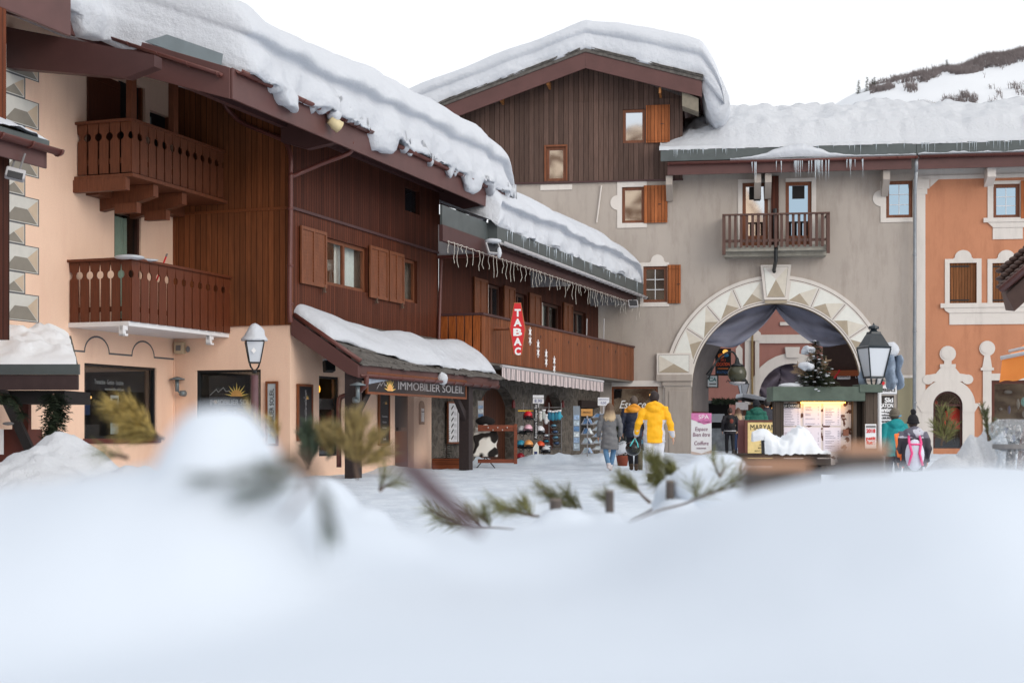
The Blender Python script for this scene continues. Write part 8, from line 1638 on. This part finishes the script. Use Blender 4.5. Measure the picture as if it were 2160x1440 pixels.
# right mound with the plastic-wrapped table
Yr = 10.5; cxr = W(2040, 0, Yr).x
def zr2(x, y):
    z = max(bump_(x, y, cxr+.03, Yr, .34, .8, 1.06, .75), bump_(x, y, cxr+.16, Yr-.1, .16, .4, 1.15, 1.6), bump_(x, y, cxr-.15, Yr-.2, .55, 1.0, .88, 1.2), bump_(x, y, cxr+1.0, Yr-.8, .9, 1.2, .78)); return -.05+z*(1+.10*nz(x, y, 2.2, 3, 2)+.035*nz(x, y, 6, 2, 2))+.008*nz(x, y, 14, 1)
heap('snow_mound', None, 0, 0, zr2, cxr-1.8, cxr+3.2, Yr-2.4, Yr+2.4, .035)
# bench table with a wind-carved snow load
Yb = 13.0; FBn = Fac(W(1505, 0, Yb).x, Yb, 1, -.12); bw = planks('grey_bench', (70, 62, 58), .09, .3, .85, .06, True)
t = thing('slatted_table', 'low grey slatted wooden table partly covered by a curling snow load', 'table', FBn.p(.6, 0, -.3)); zt_b = CH+(HZ-958)*Yb/FP
mb = MB(); bl_ = FBn.u(1752)
for i in range(6): mb.fb(FBn, 0, bl_, zt_b-.03, zt_b+.004*(i % 2), -.62+.105*i, -.62+.105*i+.09)
mb.fb(FBn, 0, bl_, zt_b-.10, zt_b-.035, -.03, .01); mk('table_top', mb, bw, t, FBn)
for u in (.18, bl_-.2): mb = MB(); mb.fb(FBn, u, u+.12, -.1, zt_b-.036, -.5, -.4); mb.fb(FBn, u, u+.12, -.1, zt_b-.1, -.14, -.04); mk('leg', mb, bw, t, FBn)
mb = MB(); s0 = FBn.u(1590); L = FBn.u(1755)-s0; vs = []; nu, nv = 180, 30
for i in range(nu+1):
    f = i/nu; px_ = 1590+165*f; top = cat([(0, 918), (.06, 912), (.16, 914), (.26, 928), (.38, 932), (.48, 918), (.58, 908), (.68, 912), (.80, 935), (.9, 960), (1, 975)], 181)[i][1]; h = max(.02, (966-top)*Yb/FP)
    for j in range(nv+1):
        a = math.pi*j/nv; y = -.3+math.cos(a)*.34*(.6+.4*math.sin(math.pi*min(1, f*1.1+.05))); z = zt_b-.0+h*math.sin(a)**.6; q = V((f*9, a*3, 1)); z += .02*noise.noise(q*1.5); o_ = y+.03*noise.noise(q); sk = .012*math.sin(f*60+a*5)*math.sin(a)*(f > .3)
        if f < .22: z = zt_b+h*math.sin(a)**.6 if math.sin(a) > .55 or f > .14 else zt_b+h*.55+.0
        vs.append(FBn.p(s0+L*f, z+sk, o_))
mb.add(vs, [(i*(nv+1)+j, i*(nv+1)+j+1, (i+1)*(nv+1)+j+1, (i+1)*(nv+1)+j) for i in range(nu) for j in range(nv)]+[tuple(range(nv, -1, -1)), tuple(nu*(nv+1)+j for j in range(nv+1))]); mk('snow_load', mb, snowm('carved_snow', b1=.3, scale=7), t, smooth=True)
# plastic-wrapped round heater table at the right edge
Yp = 9.6; c = W(2132, 905, Yp); t = thing('wrapped_table', 'round table wrapped in crinkled clear plastic at the right frame edge', 'covered table', (c.x, Yp, 0)); pls = clearglass('crinkled_plastic', .22, (.8, .83, .86)); n_t = pls.node_tree; bn = n_t.nodes.new('ShaderNodeBump'); nn_ = n_t.nodes.new('ShaderNodeTexNoise'); nn_.inputs['Scale'].default_value = 14; bn.inputs['Distance'].default_value = .1; n_t.links.new(nn_.outputs[0], bn.inputs['Height']); n_t.links.new(bn.outputs[0], [x for x in n_t.nodes if x.type == 'BSDF_GLOSSY'][0].inputs['Normal'])
mb = MB(); vs = []; nu = 48
prs = [(.02, .07), (.08, .065), (.125, .03), (.13, -.02), (.10, -.1), (.08, -.2), (.16, -.5), (.2, -.9)]
for r, z in prs: vs += [V((c.x+math.cos(a)*r*(1+.09*math.sin(a*11)*(z < .1)+.05*math.sin(a*5+z*9)), Yp+math.sin(a)*r, CH+.0+z)) for a in [2*math.pi*i/nu for i in range(nu)]]
mb.add(vs, [(j*nu+i, j*nu+(i+1) % nu, (j+1)*nu+(i+1) % nu, (j+1)*nu+i) for j in range(len(prs)-1) for i in range(nu)]); mk('plastic_wrap', mb, pls, t, smooth=True)
mb = MB(); mb.lathe((c.x, Yp, -.05), [(.12, 0), (.12, .05), (.03, .08), (.03, .95), (.12, .97), (.12, 1.0)], 14); mk('table_stand', mb, M['grey'], t)
c = W(1988, 893, 11.2); 
# ---- near bank right in front of the lens: one rolling surface
def sm(a, b, x): x = max(0, min(1, (x-a)/(b-a))); return x*x*(3-2*x)
HUMPS = []
def hump(px, py, Y, rx, ry, p=1.0): x = (px-1080)/FP*Y; z = CH+(HZ-py)/FP*Y; HUMPS.append((x, Y, z, rx, ry, p))
def bank_z(x, y):
    px = 1080+x/y*FP
    edge = 1.55+1.0*sm(1500, 1900, px)+.5*sm(900, 300, px)+.15*math.sin(px*.006)
    zt = .945-.035*sm(.5, 1.8, y)+.02*noise.noise(V((x*1.7, y*1.7, 3)))-.035*sm(1550, 2100, px)*0
    zt += .06*sm(1500, 2000, px)*sm(1.0, 2.2, y)
    z = zt+( -.02-zt)*sm(edge, edge+1.9, y)
    for (hx, hy, hz, rx, ry, p) in HUMPS:
        d = ((x-hx)/rx)**2+((y-hy)/ry)**2
        if d < 6: g = math.exp(-d**p); z = z+(hz-z)*g if hz > z else z
    return z+.006*noise.noise(V((x*6, y*6, 1)))
hump(462, 850, .92, .056, .1, 1.6); hump(340, 975, .95, .06, .12, 1.2); hump(560, 985, 1.0, .055, .14, 1.2)
hump(660, 1005, 3.0, .28, .35, 1.3); hump(760, 1075, 2.9, .13, .3, 1.3)
hump(1190, 1072, 4.6, .23, .45, 1.6); hump(1110, 1110, 4.3, .15, .4, 1.5); hump(1300, 1130, 4.2, .23, .5, 1.4)
hump(1480, 1010, 5.0, .10, .2, 1.8); hump(1440, 1065, 4.8, .13, .25, 1.4)
hump(40, 1035, 1.0, .1, .2, 1.2); hump(220, 1010, .97, .07, .16, 1.2); hump(330, 985, .95, .05, .12, 1.2); hump(700, 1090, 1.1, .1, .22, 1.1); hump(900, 1135, 1.2, .12, .25, 1.1); hump(1150, 1130, 1.25, .12, .25, 1.1); hump(1400, 1105, 1.2, .12, .25, 1.1); hump(1620, 1075, 1.0, .09, .2, 1.0); hump(1740, 1055, .95, .09, .2, 1.1); hump(1870, 1020, .95, .06, .2, 1.2); hump(2040, 1000, .95, .09, .2, 1.3); hump(2160, 985, 1.0, .1, .2, 1.3)
hump(1286, 1080, 4.65, .10, .25, 1.4); hump(1420, 1052, 4.75, .12, .25, 1.4); hump(2000, 985, 2.6, .22, .35, 1.3)
xs_ = []; 
mb = MB(); rows = []; y = .28
while y < 7.5: rows.append(y); y *= 1.022
nu = 300; vs = []
for y in rows:
    for i in range(nu+1): px = -250+2660*i/nu; x = (px-1080)/FP*y; vs.append(V((x, y, bank_z(x, y))))
w1_ = nu+1; mb.add(vs, [(j*w1_+i, j*w1_+i+1, (j+1)*w1_+i+1, (j+1)*w1_+i) for j in range(len(rows)-1) for i in range(nu)])
bk = mk('snow_bank', mb, M['snow_soft'], smooth=True); bk['kind'] = 'structure'
# wooden bollards and stakes poking from the bank
def stake(px, py, Y, r, label, h=.5, mat=None, cap=None, sq=False, lean=0):
    c = W(px, py, Y); t = thing('wooden_stake', label, 'stake', c-V((0, 0, h)), 'wooden stakes in the snow bank'); mb = MB()
    if sq: mb.box(c-V((0, 0, h/2)), r*2, r*1.6, h, .2)
    else: mb.tube([c-V((0, 0, h)), c+V((lean, 0, 0))], [r, r*.92], 10)
    mk('shaft', mb, mat or woody('stake_wood_%d' % px, (110, 92, 78), .8, .3, 'z'), t, bevel=.004)
    mb = MB(); mb.tube([c+V((lean, 0, 0)), c+V((lean, 0, .006))], r*.86, 10) if not sq else mb.box(c+V((0, 0, .003)), r*1.9, r*1.5, .006, .2); mk('cut_top', mb, flat('cut_wood_%d' % px, (196, 150, 120) if sq else (120, 110, 102), .8, .15), t); return t
gw = woody('grey_stake', (96, 88, 84), .85, .3, 'z')
stake(1172, 1055, 4.6, .022, 'short grey stake left in the middle of the pine twigs', .3, gw); stake(1286, 1037, 4.7, .016, 'thin grey stake between the two middle pine tufts', .35, gw); stake(1413, 1016, 4.8, .016, 'grey stake beside the snow-capped twig at the right', .4, gw)
stake(1635, 988, 1.25, .026, 'blurred broad post with a tan cut top in front of the slatted table', .5, gw, sq=True); stake(1815, 952, 1.15, .020, 'blurred post with orange tan cut top before the menu cabinet', .5, gw, sq=True)
# ---- pine twigs
needle_m = flat('pine_needles', (112, 112, 66), .7, .3, 40); needle_y = flat('yellow_pine_needles', (160, 138, 76), .7, .6, 60); needle_g = flat('green_pine_needles', (74, 86, 66), .7, .3, 40)
def tuft(mb, a, b, n_, L, w, rg, spread=.9, fill=1.0):
    n_ = int(n_*.65)
    d = (b-a); ln = d.length; d.normalize()
    for q in range(n_):
        f = 1-rg.random()**1.2*fill; p = a+(b-a)*f; r = V((rg.gauss(0, 1), rg.gauss(0, 1), rg.gauss(0, 1))); r = (r-d*r.dot(d)).normalized(); s = spread*rg.uniform(.5, 1.1); v = (d+r*s).normalized()*L*rg.uniform(.75, 1.1); e = p+v+V((0, 0, -.06*L)); sd = v.cross(V((rg.gauss(0, 1), rg.gauss(0, 1), 1))).normalized()*w
        m_ = p+v*.5+V((0, 0, .03*L)); mb.add([p-sd*.6, p+sd*.6, m_+sd, m_-sd, e], [(0, 1, 2, 3), (3, 2, 4)])
def twig(label, Y, stem, tufts, mat=None, sr=.006, L=.075, w=.0011, n_=170, seed=0, name='pine_twig', group='pine twigs sticking out of the snow bank', sp=.8):
    rg = random.Random(seed); S_ = [W(x, y, Y+(dy if len(q) > 2 else 0)) for q in stem for x, y, dy in [(*q, 0)[:3]]]
    t = thing(name, label, 'pine twig', S_[0], group); mb = MB(); c = cat([tuple(p) for p in S_], 4*len(S_)); mb.tube(c, [sr*(1-.6*i/len(c)) for i in range(len(c))], 6)
    nd = MB()
    for (x0, y0, x1, y1) in tufts:
        a, b = W(x0, y0, Y), W(x1, y1, Y+rg.uniform(-.04, .04)); mb.tube([a, b], sr*.5, 5); tuft(nd, a, b, n_, L, w, rg, sp)
    mk('stem', mb, M['stem'], t, smooth=True); mk('needles', nd, mat or needle_m, t); return t
twig('leftmost sharp pine twig with two needle tufts low over the trodden snow', 4.7, [(1120, 1118), (1060, 1112), (1000, 1110), (940, 1105)], [(985, 1115, 905, 1075), (1000, 1112, 930, 1100), (1015, 1108, 985, 1080), (1035, 1112, 1018, 1085)], seed=1)
twig('second pine twig arching left over the rounded snow hump', 4.75, [(1175, 1085), (1130, 1088), (1080, 1078)], [(1125, 1088, 1035, 1058), (1110, 1085, 1060, 1072), (1125, 1090, 1105, 1062)], seed=2)
twig('bushy pine twig crossing behind the short grey stake', 4.85, [(1215, 1075), (1185, 1062)], [(1195, 1070, 1140, 1030), (1200, 1068, 1160, 1045), (1215, 1070, 1195, 1040), (1228, 1072, 1205, 1058)], seed=3)
twig('upright pine tuft standing between the thin stake and the right twig', 4.8, [(1372, 1060), (1355, 1045), (1340, 1025)], [(1345, 1035, 1312, 1012), (1350, 1040, 1325, 1018), (1290, 1075, 1275, 1050)], seed=4)
twig('tall bushy pine twig in front of the white trousers', 4.95, [(1330, 1095), (1380, 1070), (1405, 1045), (1420, 1010)], [(1400, 1022, 1372, 965), (1400, 1010, 1385, 980), (1410, 1030, 1385, 1005), (1425, 1005, 1412, 985), (1405, 1030, 1390, 1018), (1440, 1010, 1420, 995)], seed=5, n_=230)
twig('long bare pine branch rising right with thin tufts near the blurred post', 4.2, [(1325, 1100), (1390, 1075), (1440, 1062), (1500, 1040), (1560, 1022)], [(1450, 1060, 1500, 1035), (1500, 1042, 1545, 1015), (1540, 1028, 1565, 1005), (1470, 1052, 1462, 1028)], seed=6, n_=60, L=.09)
twig('tiny pine tuft beside the right end of the slatted table', 4.7, [(1520, 1005), (1510, 990)], [(1515, 1000, 1503, 970), (1520, 1002, 1530, 985)], seed=7, n_=50)
twig('small sharp pine tuft low on the snow left of the blurred twig', 4.3, [(800, 1035), (815, 1022)], [(800, 1030, 812, 1002), (803, 1030, 835, 1015)], seed=8, n_=70)
twig('large yellow-green pine tuft pointing up-left before the left shop window', 4.4, [(345, 925), (320, 915), (290, 895)], [(330, 915, 245, 868), (335, 918, 260, 885), (335, 920, 290, 900), (320, 905, 275, 860), (340, 925, 275, 915)], needle_y, L=.088, n_=300, seed=9, w=.0015, sp=.6)
twig('faint pine tuft touching the snow below the big yellow one', 3.2, [(270, 965), (240, 960)], [(265, 962, 225, 955)], needle_m, seed=10, n_=60)
twig('blurred yellow pine tuft behind the round snow hump by the lamp pole', 4.2, [(560, 920), (548, 900)], [(560, 915, 525, 868), (585, 930, 575, 895)], needle_y, L=.065, seed=11, n_=120)
twig('soft tan pine sprig standing upright before the agency door', 3.9, [(755, 1010), (750, 985), (745, 950)], [(750, 985, 745, 890), (748, 975, 715, 925), (752, 980, 785, 930), (748, 960, 760, 900), (700, 965, 690, 925), (755, 985, 800, 960)], flat('tan_needles', (142, 124, 78), .7, .5, 60), L=.08, seed=12, n_=260, w=.0014, sp=.55)
twig('dark sage green pine tuft with snow flecks left of the tan sprig', 4.2, [(650, 990), (655, 960)], [(652, 985, 648, 905), (655, 980, 668, 915), (690, 970, 700, 915), (650, 985, 640, 930)], needle_g, L=.06, seed=13, n_=260, w=.0022, sp=.5)
twig('blurred brown twig reaching down from the snow, nearest the lens', .85, [(600, 955), (650, 975), (640, 1040), (600, 1090)], [(640, 985, 450, 1010), (640, 975, 520, 985), (660, 985, 690, 1100), (650, 1000, 560, 1030)], needle_g, sr=.003, L=.028, seed=14, n_=70, w=.0009, sp=.3)
mb = MB(); P = [W(845, 960, .8), W(870, 990, .82), W(920, 1040, .85), W(975, 1090, .9), W(1010, 1120, .95)]; mb.tube(cat([tuple(p) for p in P], 16), [.0032+.003*math.sin(math.pi*i/15) for i in range(16)], 8); tag(mk('bare_twig', mb, flat('plum_twig', (86, 62, 66), .8), smooth=True), 'strongly blurred bare plum twig slanting down over the trodden snow', 'twig')
mb = MB(); mb.tube([W(885, 830, .78), W(870, 900, .79), W(850, 960, .8)], [.003, .0045, .0032], 8); tag(mk('bare_twig', mb, flat('brown_twig', (84, 66, 58), .8), smooth=True), 'strongly blurred brown twig end standing before the agency door', 'twig')
# little pines at the right mound
random.seed(77)
twig('small pine sprig growing in front of the red jacket window', 10.0, [(1985, 940), (1992, 900)], [(1990, 930, 1985, 865), (1992, 920, 2003, 870), (1992, 930, 1970, 895), (1994, 935, 2012, 900)], needle_m, sr=.008, L=.09, seed=15, n_=110, w=.003)
twig('pine sprig standing on top of the right snow mound', 10.0, [(2085, 930), (2080, 890)], [(2084, 920, 2072, 858), (2082, 910, 2080, 870), (2085, 925, 2100, 890), (2086, 930, 2110, 905)], flat('green_sprig', (92, 96, 62), .7, .3), sr=.008, L=.07, seed=16, n_=110, w=.003)
for px, py, Y, r, r2, lab in ((1490, 1040, 4.9, .145, .125, 'large rounded snow load lying over the right pine twig'),):
    c = W(px, py, Y); mb = MB(); mb.ell(c, r, r*.9, r2, 28, 18, nz=.35, seed=px); mb.ell(c+V((-r*.7, 0, -r2*.3)), r*.6, r*.6, r2*.6, 20, 12, nz=.4) if r > .1 else None; tag(mk('snow_lump', mb, M['snow_soft'], smooth=True), lab, 'snow')
